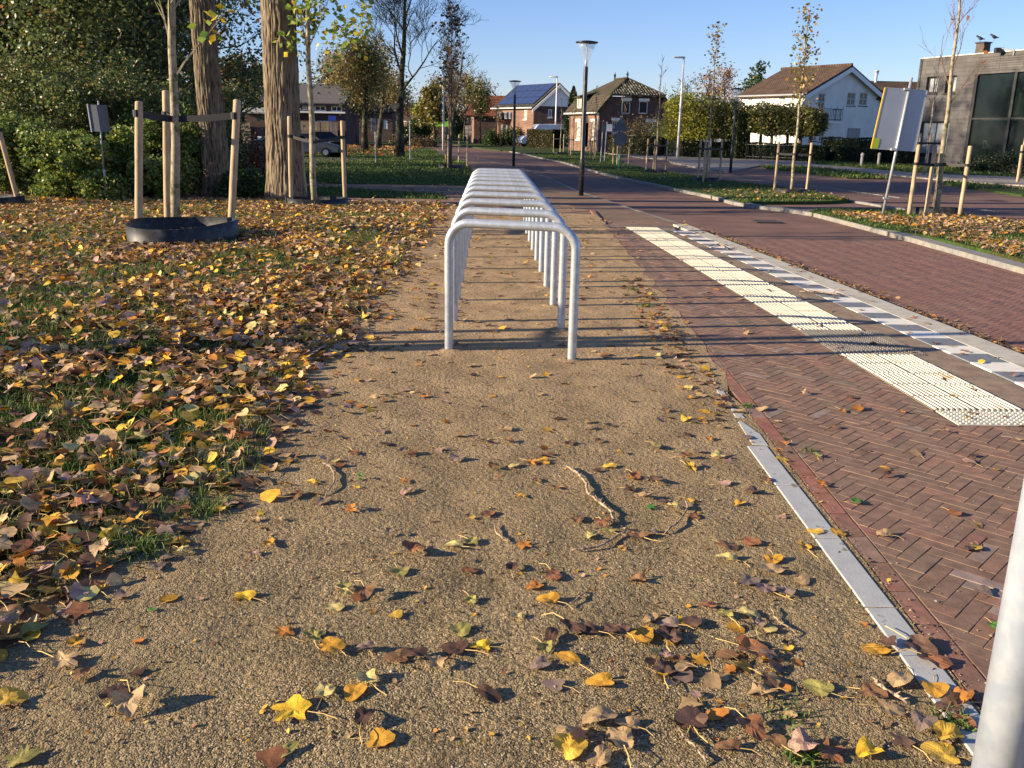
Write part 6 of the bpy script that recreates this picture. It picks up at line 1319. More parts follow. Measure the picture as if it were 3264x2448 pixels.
# ---- hipped brick house
def brick_house():
    Y0 = 80.; c3 = at(1911, 357, Y0); c = Vector((c3.x, c3.y, 0)); dg_ = up_((1, .2)); ds = up_((-.33, .944)); ze = c3.z
    t = thing('brick_house', 'brick house with shaded gable, mossy half hipped tiled roof and white window boxes', 'house', (0, 0, 0))
    kk = onpl(1945, 307, c, dg_); uk, zk = (kk-c).dot(dg_), kk.z; rr_ = onpl(2113, 310, c, dg_); ur = (rr_-c).dot(dg_); W = ur+uk; L = (onpl(1816, 357, c, ds)-c).dot(ds)
    wg = Wall(c, dg_, W); ws = Wall(c+ds*L, -ds, L); um = W/2
    ap = onpl(2015, 250, c+ds*1.2, dg_); zr = ap.z
    gb = [plane_box(*b, wg) for b in ((1982, 320, 2010, 362), (2038, 322, 2066, 362), (1952, 384, 1972, 425), (2060, 388, 2090, 420))]
    wallmesh(wg, [(0, -.2), (W, -.2), (W, ze), (W-uk, zk), (uk, zk), (0, ze)], gb).obj('gable_wall', 'wallbrickshade', t)
    for i, b in enumerate(gb): window(wg, t, b, 'white', 'glass', (0, 0) if i < 2 else (2, 1), .07, sill=None, lintel=(.22, 'white'))
    def sb(a, b, c2, d):
        p, q = ws.uz(a, b), ws.uz(c2, d); return (min(p[0], q[0]), min(p[1], q[1]), max(p[0], q[0]), max(p[1], q[1]))
    sw = [sb(*b) for b in ((1838, 388, 1849, 445), (1887, 388, 1897, 445))]; dr_ = sb(1862, 392, 1873, 468)
    wallmesh(ws, [(0, -.2), (L, -.2), (L, ze), (0, ze)], sw+[dr_], .18).obj('front_wall', 'wallbrick', t)
    for b in sw: window(ws, t, b, 'cream', 'glass2', (1, 3), .09, lintel=(.24, 'white'))
    g = M(); u0, z0, u1, z1 = dr_; g.hexa([ws.P(u0, z0, -.4), ws.P(u1, z0, -.4), ws.P(u1, z0, -.5), ws.P(u0, z0, -.5), ws.P(u0, z1, -.4), ws.P(u1, z1, -.4), ws.P(u1, z1, -.5), ws.P(u0, z1, -.5)]); g.obj('door', 'darkframe', t)
    n = 10; g = M(); um_ = (u0+u1)/2; rr2 = (u1-u0)/2
    pts = [(um_+rr2*math.cos(math.pi*k/n), z1+rr2*1.5*math.sin(math.pi*k/n)) for k in range(n+1)]; V = [ws.P(u, z, .012) for u, z in pts]+[ws.P(u, z, .002) for u, z in pts]; g.add(V, [tuple(range(n+1)), tuple(range(2*n+1, n, -1))]+[(k, k+n+1, k+n+2, k+1) for k in range(n)]); g.obj('arch', 'darkframe', t)
    far = Wall(c+dg_*W, ds, L); wallmesh(far, [(0, -.2), (L, -.2), (L, ze), (0, ze)], []).obj('side_wall', 'wallbrickshade', t)
    bk = Wall(c+dg_*W+ds*L, -dg_, W); wallmesh(bk, [(0, -.2), (W, -.2), (W, ze), (W-uk, zk), (uk, zk), (0, ze)], []).obj('rear_wall', 'wallbrickshade', t)
    o = .3; f = -ds*o; b = ds*(L+o)
    def q(u, z, s): return c+dg_*u+ds*s+Vector((0, 0, z))
    d1 = 1.9      # depth of the hip
    e = .16
    tri_roof(t, q(-.35, ze-.1+e, -o), q(-.35, ze-.1+e, L+o), q(uk-.03, zk+e, -o), q(uk-.03, zk+e, L+o), 'rooftile')
    tri_roof(t, q(W+.35, ze-.1+e, -o), q(W+.35, ze-.1+e, L+o), q(W-uk+.03, zk+e, -o), q(W-uk+.03, zk+e, L+o), 'rooftile')
    tri_roof(t, q(uk-.05, zk+e+.002, -o), q(uk-.05, zk+e+.002, L+o), q(um, zr, d1), q(um, zr, L-d1), 'rooftile')
    tri_roof(t, q(W-uk+.05, zk+e+.002, -o), q(W-uk+.05, zk+e+.002, L+o), q(um, zr, d1), q(um, zr, L-d1), 'rooftile')
    M().slab([q(uk-.06, zk+e+.004, -o-.1), q(W-uk+.06, zk+e+.004, -o-.1), q(um, zr+.01, d1)], .15).obj('hip', 'hiptile', t)
    # rounded interlocking tiles on the hip: rows of rolls
    AA, BB, CC = q(uk-.06, zk+e, -o-.1), q(W-uk+.06, zk+e, -o-.1), q(um, zr, d1); nr_ = 19
    for i in range(1, nr_):
        f0 = i/nr_; A = AA.lerp(BB, f0); top_ = (1-abs(2*f0-1)); mid = AA.lerp(BB, .5); B = A+(CC-mid)*top_; M().tube([A+Vector((0, 0, .02)), B+Vector((0, 0, .02))], .055, 6).obj('tile_roll', 'hiptile', t)
    M().tube([q(um, zr+.04, d1), q(um, zr+.04, L-d1)], .11, 8).obj('ridge', 'rooftile', t)
    for (A, B) in ((q(uk-.05, zk+e, -o), q(um, zr, d1)), (q(W-uk+.05, zk+e, -o), q(um, zr, d1))): M().tube([A+Vector((0, 0, .03)), B+Vector((0, 0, .04))], .10, 8).obj('hip_ridge', 'rooftile', t)
    for s in (d1, L-d1): M().lathe([(.1, 0), (.06, .15), (.09, .25), (.12, .34), (.05, .44), (.01, .62)], 8, tuple(q(um, zr+.05, s))).obj('finial', 'roofdark', t)
    M().tube([q(-.4, ze-.08, -o), q(-.4, ze-.08, L+o)], .075, 6).obj('gutter', 'white_pole', t)
    M().tube([q(-.06, 0, .1), q(-.06, ze, .1)], .045, 6).obj('downpipe', 'white_pole', t)
    # dormer
    p, z_ = ws.uz(1874, 318); sd = ws.uz(1880, 340); g = M(); uu = L-4.2
    s_ = 4.0; z0, z1 = ze+.35, ze+1.30
    D = [q(-.05, z0, s_-.45), q(-.05, z0, s_+.45), q(-.05, z1, s_+.45), q(-.05, z1, s_-.45)]; Bk = [v+dg_*1.0 for v in D]
    dm = M().hexa([D[0], Bk[0], Bk[1], D[1], D[3], Bk[3], Bk[2], D[2]]).obj('dormer', 'darkframe', t)
    g = M(); nn = -dg_*.03; wv = [D[0], D[1], D[2], D[3]]; cc = (D[0]+D[2])/2
    for s in (0, 1, 2, 3):
        A, B = wv[s], wv[(s+1) % 4]; A2, B2 = A.lerp(cc, .22), B.lerp(cc, .22); g.add([A+nn, B+nn, B2+nn, A2+nn, A, B, B2, A2], [(0, 1, 2, 3), (0, 4, 5, 1), (3, 2, 6, 7)])
    g.obj('window', 'cream', dm); M().add([v.lerp(cc, .2)+nn*.3 for v in wv], [(0, 1, 2, 3)]).obj('pane', 'glass2', dm)
    M().slab([q(-.35, z1+.05, s_-.65), q(-.35, z1+.05, s_+.65), q(1.5, z1+.55, s_+.65), q(1.5, z1+.55, s_-.65)], .1).obj('dormer_roof', 'rooftile', t)
    return t
brick_house()

# ---- generic gabled house
def gable_house(label, Yc, corner, dg_, ds, px_side, apex, wallm, roofm, px_right=None, W=None, L=None, wins=(), swins=(), chimney=None, gablem=None, swall=None, name='brick_house', rlen=None, ridge_m=None):
    c3 = at(corner[0], corner[1], Yc); c = Vector((c3.x, c3.y, 0)); dg_ = up_(dg_); ds = up_(ds); ze = c3.z
    t = thing(name, label, 'house', (0, 0, 0)); pk = onpl(apex[0], apex[1], c, dg_); up = (pk-c).dot(dg_); zr = pk.z; W = W or up*2; L = L or (onpl(px_side, corner[1], c, ds)-c).dot(ds)
    wg = Wall(c, dg_, W); ws = Wall(c+ds*L, -ds, L)
    gb = [plane_box(*b, wg) for b in wins]
    if gablem: 
        wallmesh(wg, [(0, -.2), (W, -.2), (W, ze), (0, ze)], gb).obj('front_wall', wallm, t)
        g = M(); V = [wg.P(-.05, ze, .05), wg.P(W+.05, ze, .05), wg.P(up, zr+.05, .05)]; g.add(V+[v-wg.n*.12 for v in V], [(0, 1, 2), (5, 4, 3), (0, 3, 4, 1), (1, 4, 5, 2), (2, 5, 3, 0)]); g.obj('gable_cladding', gablem, t)
    else: wallmesh(wg, [(0, -.2), (W, -.2), (W, ze), (up, zr), (0, ze)], gb).obj('gable_wall', wallm, t)
    for b in gb: window(wg, t, b, 'white', 'glass', (1, 0), .10)
    def sb(a, b, c2, d):
        p, q = ws.uz(a, b), ws.uz(c2, d); return (min(p[0], q[0]), min(p[1], q[1]), max(p[0], q[0]), max(p[1], q[1]))
    sw = [sb(*b) for b in swins]; wallmesh(ws, [(0, -.2), (L, -.2), (L, ze), (0, ze)], sw).obj('side_wall', swall or wallm, t)
    for b in sw: window(ws, t, b, 'cream', 'glass2', (1, 1), .09)
    wallmesh(Wall(c+dg_*W, ds, L), [(0, -.2), (L, -.2), (L, ze), (0, ze)], []).obj('side_wall', wallm, t); wallmesh(Wall(c+dg_*W+ds*L, -dg_, W), [(0, -.2), (W, -.2), (W, ze), (W-up, zr), (0, ze)], []).obj('rear_wall', wallm, t)
    k = (zr-ze)/up; k2 = (zr-ze)/(W-up); ov = .4; el = c-dg_*ov+Vector((0, 0, ze-k*ov+.14)); rl = c+dg_*up+Vector((0, 0, zr+.16)); er = c+dg_*(W+ov)+Vector((0, 0, ze-k2*ov+.14)); f = -ds*ov; b = ds*(L+ov)
    tri_roof(t, el+f, el+b, rl+f, rl+b, roofm); tri_roof(t, rl+f, rl+b, er+f, er+b, roofm)
    for a, b2 in ((el, rl), (rl, er)):
        A = a+f-ds*.02; B = b2+f-ds*.02; M().obox(A-Vector((0, 0, .5)), B-A, -ds*.05, (0, 0, .33)).obj('barge_board', 'white', t)
    M().tube([el+f-dg_*.05, el+b-dg_*.05], .08, 6).obj('gutter', 'white_pole', t)
    if chimney:
        for (s, h) in chimney: p = c+dg_*up+ds*s; M().box(p.x-.35, p.x+.35, p.y-.35, p.y+.35, zr-.6, zr+h).obj('chimney', 'wallbrickshade', t)
    return t, c, dg_, ds, W, L, ze, zr, up, wg, ws, el, rl
q3 = lambda a, b: (1480+a/5.53, 240+b/5.53)
r = gable_house('brick house with white clad gable and a roof full of dark solar panels', 108, q3(1225, 540), (1, .1), (-.52, .855), q3(1005, 550)[0], q3(1650, 160), 'wallbrickshade', 'roofdark', wins=((*q3(1478, 598), *q3(1550, 745)),), swins=((*q3(1045, 610), *q3(1102, 780)),), gablem='white', swall='wallbrick', L=8.2)
t, c, dg_, ds, W_, L_, ze, zr, up, wgA, wsA, el, rl = r
nrm = (rl-el).cross(ds).normalized(); nrm = nrm if nrm.z > 0 else -nrm
for i in range(5):
    for j in range(3):
        A = el.lerp(rl, .16+.27*j)+ds*(.15+1.55*i)+nrm*.06; M().obox(A, (rl-el)*.255, ds*1.5, nrm*.04).obj('solar_panel', 'solar', t)
# lower wing with dormers and panels
t = thing('brick_house', 'low brick house with dormers and solar panels left of the white clad gable', 'house', (0, 0, 0)); Yw = 112
A = at(*q3(570, 605), Yw+6); zl = at(*q3(650, 605), Yw+2).z; zlow = at(*q3(650, 790), Yw).z; ztop = at(*q3(900, 460), Yw+6).z; xl, xr = at(*q3(600, 700), Yw).x, at(*q3(915, 700), Yw).x
M().box(xl, xr, Yw+.4, Yw+8, -.1, zlow).obj('wall', 'wallbrick', t); M().slab([(xl-.3, Yw, zlow-.1), (xr+.2, Yw, zlow-.1), (xr+1.2, Yw+2.4, zl), (xl+.2, Yw+2.4, zl)], .15).obj('roof', 'rooforange', t); M().slab([(xl+.2, Yw+2.4, zl), (xr+1.2, Yw+2.4, zl), (xr+1.2, Yw+6, ztop), (xl+2.2, Yw+6, ztop)], .15).obj('roof', 'roofdark', t)
for k in range(4): M().obox((xl+1.1+k*1.25, Yw+2.9, zl+.22+.0), (1.15, 0, 0), (.0, 2.6, (ztop-zl)*.72), (0, 0, .05)).obj('solar_panel', 'solar', t)
for px in (712, 785, 612):
    p = at(*q3(px, 770), Yw); p2 = at(*q3(px+40, 640), Yw); z0, z1 = p.z, p2.z; dm = M().box(p.x, p2.x, Yw-.05, Yw+2.2, z0, z1).obj('dormer', 'darkframe', t); M().box(p.x-.03, p2.x+.03, Yw-.10, Yw-.052, z0, z1).obj('window', 'white', dm); M().box(p.x+.12, (p.x+p2.x)/2-.04, Yw-.12, Yw-.102, z0+.15, z1-.15).obj('pane', 'glass2', dm); M().box((p.x+p2.x)/2+.04, p2.x-.12, Yw-.12, Yw-.102, z0+.15, z1-.15).obj('pane', 'glass2', dm)
for px in (655, 735):
    p = at(*q3(px, 1050), Yw); p2 = at(*q3(px+35, 870), Yw); f = M().box(p.x, p2.x, Yw+.3, Yw+.398, p.z, p2.z).obj('window', 'white', t); M().box(p.x+.1, p2.x-.1, Yw+.28, Yw+.299, p.z+.1, p2.z-.1).obj('pane', 'glass2', f)
# orange tiled larger house behind the bushy verge tree
t = thing('brick_house', 'brick house with orange brown tiled roof and chimney behind the bushy verge tree', 'house', (0, 0, 0)); Yh = 128
xa, xb, xc = at(*q3(65, 900), Yh+7).x, at(*q3(170, 900), Yh).x, at(*q3(840, 900), Yh).x; ztp = at(*q3(500, 355), Yh+4).z; zev = at(*q3(300, 700), Yh).z
g = M().box(xb, xc+1.5, Yh, Yh+8, -.1, zev); g.obj('wall', 'wallbrickshade', t); M().hexa([(xa, Yh+7, -.1), (xb, Yh, -.1), (xb, Yh+.25, -.1), (xa+.2, Yh+7.2, -.1), (xa, Yh+7, zev), (xb, Yh, zev), (xb, Yh+.25, zev), (xa+.2, Yh+7.2, zev)]).obj('side_wall', 'wallbrick', t)
M().slab([(xb-1.2, Yh-.4, zev-.1), (xc+1.6, Yh-.4, zev-.1), (xc-.1, Yh+4, ztp), (xb-.2, Yh+4, ztp)], .2).obj('roof', 'rooforange', t); M().slab([(xb-1.2, Yh+8.4, zev-.1), (xc+1.6, Yh+8.4, zev-.1), (xc-.1, Yh+4, ztp), (xb-.2, Yh+4, ztp)], .2).obj('roof', 'rooforange', t)
p = at(*q3(845, 300), Yh+4); M().box(p.x-.45, p.x+.55, Yh+3.4, Yh+4.4, ztp-1.6, p.z).obj('chimney', 'wallbrickshade', t)
for px in (85, 140):
    p = at(*q3(px, 900), Yh+3.5); f = M().box(p.x-.55, p.x-.05, Yh+3.0, Yh+3.3, .8, 2.3).obj('window', 'cream', t)
# small gable peeking between
t = thing('brick_house', 'small white edged gable peeking behind the solar panel roof', 'house', (0, 0, 0)); p = at(*q3(1045, 385), 125); zb_ = at(*q3(1045, 470), 125).z
M().add([(p.x-1.3, 125, zb_), (p.x+1.3, 125, zb_), (p.x, 125, p.z), (p.x-1.3, 130, zb_), (p.x+1.3, 130, zb_), (p.x, 130, p.z)], [(0, 1, 2), (5, 4, 3), (0, 2, 5, 3), (1, 4, 5, 2), (0, 3, 4, 1)]).obj('gable', 'wallbrickshade', t); M().box(p.x-1.2, p.x+1.2, 125.2, 130, -.1, zb_-.01).obj('wall', 'wallbrickshade', t)
for s in (-1, 1): M().tube([(p.x+s*1.45, 124.8, zb_-.1), (p.x, 124.8, p.z+.05)], .12, 4).obj('barge_board', 'white', t)
# far houses beyond the bend
q1 = lambda a, b: (1150+a/5.53, 240+b/5.53)
gable_house('far brick house with bright orange roof beyond the bend', 240, q1(720, 770), (1, .1), (-.5, .86), q1(690, 770)[0], q1(930, 575), 'wallbrickshade', 'rooforange', W=(at(*q1(1010, 640), 240)-at(*q1(720, 770), 240)).x*1.3, L=12, chimney=((3, 1.6),))
gable_house('far brick house with dark slate roof and chimney right of the orange roof', 225, q1(965, 790), (1, .1), (-.6, .8), q1(890, 780)[0], q1(1165, 545), 'wallbrickshade', 'roofdark', L=12, chimney=((3, 2.2),), swall='wallbrick', wins=((*q1(1140, 700), *q1(1180, 775)),))
t = thing('brick_house', 'yellow lit brick house behind the far bollard, under the golden tree', 'house', (0, 0, 0)); Yy = 185; xa, xb, xc = at(*q1(1195, 900), Yy).x, at(*q1(1290, 900), Yy).x, at(*q1(1500, 900), Yy).x; zt = at(*q1(1240, 720), Yy).z
M().hexa([(xa, Yy+5, -.1), (xb, Yy, -.1), (xb, Yy+.3, -.1), (xa, Yy+5.3, -.1), (xa, Yy+5, zt), (xb, Yy, zt), (xb, Yy+.3, zt), (xa, Yy+5.3, zt)]).obj('side_wall', mat('yellow_brick', (.42, .29, .14), .85), t); M().box(xb, xc, Yy, Yy+9, -.1, zt).obj('wall', 'wallbrick', t); M().slab([(xa-.5, Yy-.4, zt-.1), (xc+.5, Yy-.4, zt-.1), (xc, Yy+4, zt+2.6), (xa+1, Yy+4, zt+2.6)], .2).obj('roof', 'roofdark', t)
p = at(*q1(1440, 790), Yy-1); t = thing('shop_sign', 'bright lime green panel on the far house behind the tall pale lamp', 'sign', (p.x, Yy-1, p.z)); M().box(-1.6, 1.6, -.1, .1, -1.2, 1.4).obj('panel', mat('lime_panel', (.30, .65, .06), .5), t); M().tube([(0, .1, -p.z), (0, .1, -1.2)], .1, 6).obj('post', 'galv_pole', t)
# brick house left of the bend with white door
t = thing('brick_house', 'shaded brick house with white front door left of the bend', 'house', (0, 0, 0)); Yb = 118; x0, x1 = at(*q1(-200, 900), Yb).x, at(*q1(560, 900), Yb).x; zt = at(*q1(300, 620), Yb).z; zr_ = at(*q1(100, 450), Yb+4).z
wb = Wall((x0, Yb), (1, 0), x1-x0); B1 = [plane_box(*q1(402, 790), *q1(468, 945), wb), plane_box(*q1(195, 760), *q1(245, 935), wb), plane_box(*q1(290, 760), *q1(318, 940), wb), plane_box(*q1(20, 760), *q1(50, 880), wb)]
wallmesh(wb, [(0, -.1), (x1-x0, -.1), (x1-x0, zt), (0, zt)], B1).obj('wall', 'wallbrickshade', t)
for i, b in enumerate(B1): window(wb, t, b, 'white', 'glass2' if i == 0 else 'glass', (0, 0), .22 if i == 0 else .1, name='door' if i == 0 else 'window', sill=None)
M().slab([(x0-1, Yb-.4, zt-.1), (x1+.4, Yb-.4, zt-.1), (x1-1.6, Yb+5, zr_), (x0-1, Yb+5, zr_)], .2).obj('roof', 'roofdark', t); M().box(x0, x1, Yb+.3, Yb+9, -.1, zt-.05).obj('rear_wall', 'wallbrickshade', t)
t = thing('brick_house', 'brick house with small square white window behind the pale poles', 'house', (0, 0, 0)); Yb = 150; x0, x1 = at(*q1(480, 900), Yb).x, at(*q1(610, 900), Yb).x; zt = at(*q1(500, 630), Yb).z; M().box(x0, x1, Yb, Yb+8, -.1, zt).obj('wall', 'wallbrickshade', t)
p = at(*q1(540, 735), Yb); f = M().box(p.x-.6, p.x+.6, Yb-.08, Yb-.002, p.z-.7, p.z+.7).obj('window', 'white', t); M().box(p.x-.4, p.x+.4, Yb-.1, Yb-.082, p.z-.5, p.z+.5).obj('pane', 'glass', f); M().slab([(x0-.5, Yb-.4, zt-.1), (x1+.5, Yb-.4, zt-.1), (x1+.5, Yb+4, zt+2.2), (x0+1.5, Yb+4, zt+2.2)], .2).obj('roof', 'roofdark', t)
# terraced house behind the parking lot
q2 = lambda a, b: (780+a/5.027, 200+b/5.027)
t = thing('terraced_house', 'shaded terraced house with long ribbed roof and white window band behind the second staked tree', 'house', (0, 0, 0)); Yt = 92
wb = Wall((at(*q2(300, 900), Yt).x, Yt), (1, 0), at(*q2(1620, 900), Yt).x-at(*q2(300, 900), Yt).x); Lq = wb.L; zt = at(*q2(1000, 640), Yt).z; zr_ = at(*q2(1000, 352), Yt+5).z; z2 = at(*q2(1000, 800), Yt).z
B1 = [plane_box(*q2(1115, 680), *q2(1300, 775), wb), plane_box(*q2(920, 675), *q2(1000, 745), wb), plane_box(*q2(1380, 690), *q2(1560, 785), wb), plane_box(*q2(1160, 925), *q2(1350, 1000), wb)]
wallmesh(wb, [(0, -.1), (Lq, -.1), (Lq, zt), (0, zt)], B1).obj('wall', 'wallbrickshade', t)
for i, b in enumerate(B1): window(wb, t, b, 'white', 'glass', (1, 0), .12, sill='white')
M().slab([(wb.A.x-.5, Yt-.5, zt-.1), (wb.A.x+Lq+.3, Yt-.5, zt-.1), (wb.A.x+Lq+.3, Yt+5, zr_), (wb.A.x-.5, Yt+5, zr_)], .2).obj('roof', 'roofdark', t)
g = M(); nrib = 60
for k in range(nrib): x = wb.A.x+Lq*k/nrib; g.obox((x, Yt-.5, zt-.08), (.10, 0, 0), (0, 5.5, zr_-zt+.1), (0, 0, .08))
rb = g.obj('roof_ribs', mat('pale_roof_ribs', (.16, .15, .14), .8), t); rb['kind'] = 'stuff'
M().box(wb.A.x, wb.A.x+Lq, Yt-.35, Yt-.003, z2-.02, z2+.14).obj('ledge', 'white', t); M().box(wb.A.x, wb.A.x+Lq, Yt+.3, Yt+9, -.1, zt-.1).obj('rear_wall', 'wallbrickshade', t)
p = at(*q2(1105, 720), Yt); M().tube([(p.x, Yt-.1, .0), (p.x, Yt-.1, zt)], .09, 6).obj('downpipe', 'white', t)
# wooden board fence in front of it
fx0, fx1 = at(*q2(850, 1000), 80).x, at(*q2(1490, 1000), 80).x; zf = at(*q2(1200, 945), 80).z; t = thing('wooden_fence', 'pale vertical board fence behind the parked cars', 'fence', (0, 80, 0)); bm_ = M().box(0, .22, -.02, .02, -.05, zf).mesh('board', 'wood')
nb_ = int((fx1-fx0)/.24)
for k in range(nb_):
    o = bpy.data.objects.new('board', bm_); COL.objects.link(o); o.parent = t; o.location = (fx0+k*.24, rnd.uniform(-.008, .008), rnd.uniform(-.03, .03))
for k in range(0, nb_, 8): M().box(fx0+k*.24-.05, fx0+k*.24+.05, .025, .12, -.05, zf+.05).obj('post', 'wood', t)
p = at(*q2(1405, 950), 78); t = thing('road_sign', 'blue sign on a pole in front of the board fence', 'road sign', (p.x, 78, 0)); M().tube([(0, 0, 0), (0, 0, at(*q2(1405, 860), 78).z)], .05, 6).obj('pole', 'blue', t); M().box(-.32, .32, -.08, -.052, at(*q2(1405, 930), 78).z, at(*q2(1405, 850), 78).z).obj('panel', 'blue', t)
# pale shed between the poplars
p = at(*q2(260, 960), 88); t = thing('garden_shed', 'pale shed and boards seen between the two big poplars', 'shed', (p.x, 88, 0)); M().box(-2.6, -1.0, -.1, .1, 0, 1.9).obj('wall', 'wood', t); M().box(-1.5, 3.0, .3, 3, 0, 2.6).obj('wall', 'wallbrickshade', t); M().slab([(-1.8, -.2, 2.8), (3.2, -.2, 2.8), (3.2, 3, 3.3), (-1.8, 3, 3.3)], .12).obj('roof', 'concrete', t)

# ---- modern grey building at the right
def modern():
    Y0 = 60.; c3 = at(2934, 188, Y0); c = Vector((c3.x, c3.y, 0)); H = c3.z; e3 = atz(3264, 160, H); d = up_((e3.x-c.x, e3.y-c.y)); L = (e3-c3).length+9; w = Wall(c, d, L)
    t = thing('modern_building', 'modern grey stone clad building with tall glass front and chimney', 'building', (0, 0, 0))
    q = lambda a, b: (2900+a/3.456, 80+b/3.456)
    hs = [plane_box(*q(193, 572), *q(318, 752), w), plane_box(*q(405, 560), *q(520, 750), w), plane_box(*q(125, 1062), *q(440, 1425), w)]
    u0, _ = w.uz(*q(655, 1000)); _, zt = w.uz(*q(700, 545)); big = (u0, .25, L-1.0, zt)
    wallmesh(w, [(0, -.2), (L, -.2), (L, H), (0, H)], hs+[big], .3).obj('front_wall', 'stoneclad', t)
    for i, b in enumerate(hs): window(w, t, b, 'darkframe', 'glass2' if i else 'glass2', (1, 0) if i == 2 else (1, 0), .10, .22, sill='darkframe')
    # joint lines of the cladding above the glass: raised courses
    for k in range(7):
        z0 = zt+.15+k*(H-zt-.25)/7; g = M(); hh = (H-zt-.25)/7-.03; nn = 7; uL = L-u0-.9
        for j in range(nn):
            a = u0+.05+j*uL/nn; a1 = a+uL/nn-.03; o = .035+.01*((j*7+k*3) % 3); p = M().hexa([w.P(a, z0, o), w.P(a1, z0, o), w.P(a1, z0, .004), w.P(a, z0, .004), w.P(a, z0+hh, o-.01), w.P(a1, z0+hh, o-.01), w.P(a1, z0+hh, .004), w.P(a, z0+hh, .004)]).obj('panel', 'stoneclad', t)
    # glass front: mullions, transom, panes, room behind
    fr = None; n = 4; us = [u0+(big[2]-u0)*k/n for k in range(n+1)]; _, zm = w.uz(*q(760, 1030))
    for k in range(n+1):
        g = M(); a = us[k]-.07+(.07 if k == 0 else 0); bq = a+.18; g.hexa([w.P(a, .25, -.02), w.P(bq, .25, -.02), w.P(bq, .25, -.2), w.P(a, .25, -.2), w.P(a, zt, -.02), w.P(bq, zt, -.02), w.P(bq, zt, -.2), w.P(a, zt, -.2)]); g.obj('mullion', 'darkframe', t)
    g = M(); g.hexa([w.P(u0, zm-.05, -.05), w.P(big[2], zm-.05, -.05), w.P(big[2], zm-.05, -.18), w.P(u0, zm-.05, -.18), w.P(u0, zm+.05, -.05), w.P(big[2], zm+.05, -.05), w.P(big[2], zm+.05, -.18), w.P(u0, zm+.05, -.18)]); g.obj('transom', 'darkframe', t)
    for k in range(n):
        for za, zb_ in ((.3, zm-.06), (zm+.06, zt-.05)):
            g = M(); a, bq = us[k]+.12, us[k+1]-.08; g.hexa([w.P(a, za, -.12), w.P(bq, za, -.12), w.P(bq, za, -.135), w.P(a, za, -.135), w.P(a, zb_, -.12), w.P(bq, zb_, -.12), w.P(bq, zb_, -.135), w.P(a, zb_, -.135)]); g.obj('pane', 'shopglass', t)
    # interior: floor, back wall, upper floor edge, furnishings
    ins = w.n*-1; dk = mat('dim_room_wall', (.10, .12, .11), .9)
    g = M(); A = w.P(u0, .2, -5); g.hexa([w.P(u0, .2, -5), w.P(big[2], .2, -5), w.P(big[2], .2, -5.2), w.P(u0, .2, -5.2), w.P(u0, zt, -5), w.P(big[2], zt, -5), w.P(big[2], zt, -5.2), w.P(u0, zt, -5.2)]); g.obj('inner_wall', dk, t)
    g = M(); g.hexa([w.P(u0, zm-.12, -.8), w.P(big[2], zm-.12, -.8), w.P(big[2], zm-.12, -5), w.P(u0, zm-.12, -5), w.P(u0, zm+.06, -.8), w.P(big[2], zm+.06, -.8), w.P(big[2], zm+.06, -5), w.P(u0, zm+.06, -5)]); g.obj('upper_floor', 'concrete', t)
    g = M(); g.hexa([w.P(u0, .0, -.3), w.P(L, .0, -.3), w.P(L, .0, -9), w.P(u0, .0, -9), w.P(u0, .2, -.3), w.P(L, .2, -.3), w.P(L, .2, -9), w.P(u0, .2, -9)]); g.obj('floor_slab', 'concrete', t)
    def ib(a, b_, c_, d_, o0, o1, m, nm):   # inside block from picture coords
        ua, za = w.uz(*q(a, d_)); ub, zb2 = w.uz(*q(c_, b_)); M().hexa([w.P(ua, za, o1), w.P(ub, za, o1), w.P(ub, za, o0), w.P(ua, za, o0), w.P(ua, zb2, o1), w.P(ub, zb2, o1), w.P(ub, zb2, o0), w.P(ua, zb2, o0)]).obj(nm, m, t)
    ib(640, 640, 735, 1015, -.45, -.4, mat('grey_green_curtain', (.30, .36, .34), .9), 'curtain'); ib(590, 1060, 690, 1500, -.45, -.4, mat('blue_grey_panel', (.16, .24, .26), .8), 'curtain')
    ib(770, 1270, 830, 1355, -.2, -.19, 'white', 'poster'); ib(788, 1285, 812, 1330, -.188, -.18, mat('teal_print', (.05, .2, .22), .8), 'poster_mark')
    ib(1175, 740, 1215, 860, -1.2, -1.1, 'glass2', 'inner_window'); ib(1160, 880, 1195, 1000, -1.2, -1.1, 'glass2', 'inner_window'); ib(1000, 750, 1055, 880, -2.6, -2.5, mat('beige_shelf', (.30, .30, .22), .8), 'shelf'); ib(835, 730, 880, 860, -2.6, -2.5, 'darkframe', 'picture')
    def vase(a, y0, y1, m, nm):
        ua, za = w.uz(*q(a, y1)); _, zb2 = w.uz(*q(a, y0)); h = zb2-za; p = w.P(ua, za, -.9); M().lathe([(.22*h*.5, 0), (.25*h*.5, h*.2), (.16*h*.5, h*.5), (.12*h*.5, h*.75), (.2*h*.5, h)], 16, tuple(p)).obj(nm, m, t, smooth=True)
    vase(1060, 740, 1020, mat('tall_cream_vase', (.45, .42, .22), .4), 'vase'); vase(950, 840, 1020, mat('tall_ochre_vase', (.30, .26, .16), .4), 'vase')
    for (a, y) in ((740, 1340),): 
        ua, za = w.uz(*q(a, y+20)); p = w.P(ua, za, -.8); M().lathe([(.34, 0), (.12, .26)], 14, tuple(p)).obj('lamp_shade', 'white', t); M().tube([p, p-Vector((0, 0, za-.2))], .02, 5).obj('lamp_stand', 'darkframe', t)
    # other walls, roof, parapet, chimney with birds
    D = 10.; back = Wall(c+ins*D, -d, .1); g = M()
    Wl = Wall(c+ins*D, up_(w.n), D); wallmesh(Wl, [(0, -.2), (D, -.2), (D, H), (0, H)], []).obj('side_wall', 'stoneclad', t)
    Wr = Wall(c+d*L, up_(ins), D); wallmesh(Wr, [(0, -.2), (D, -.2), (D, H), (0, H)], []).obj('side_wall', 'stoneclad', t)
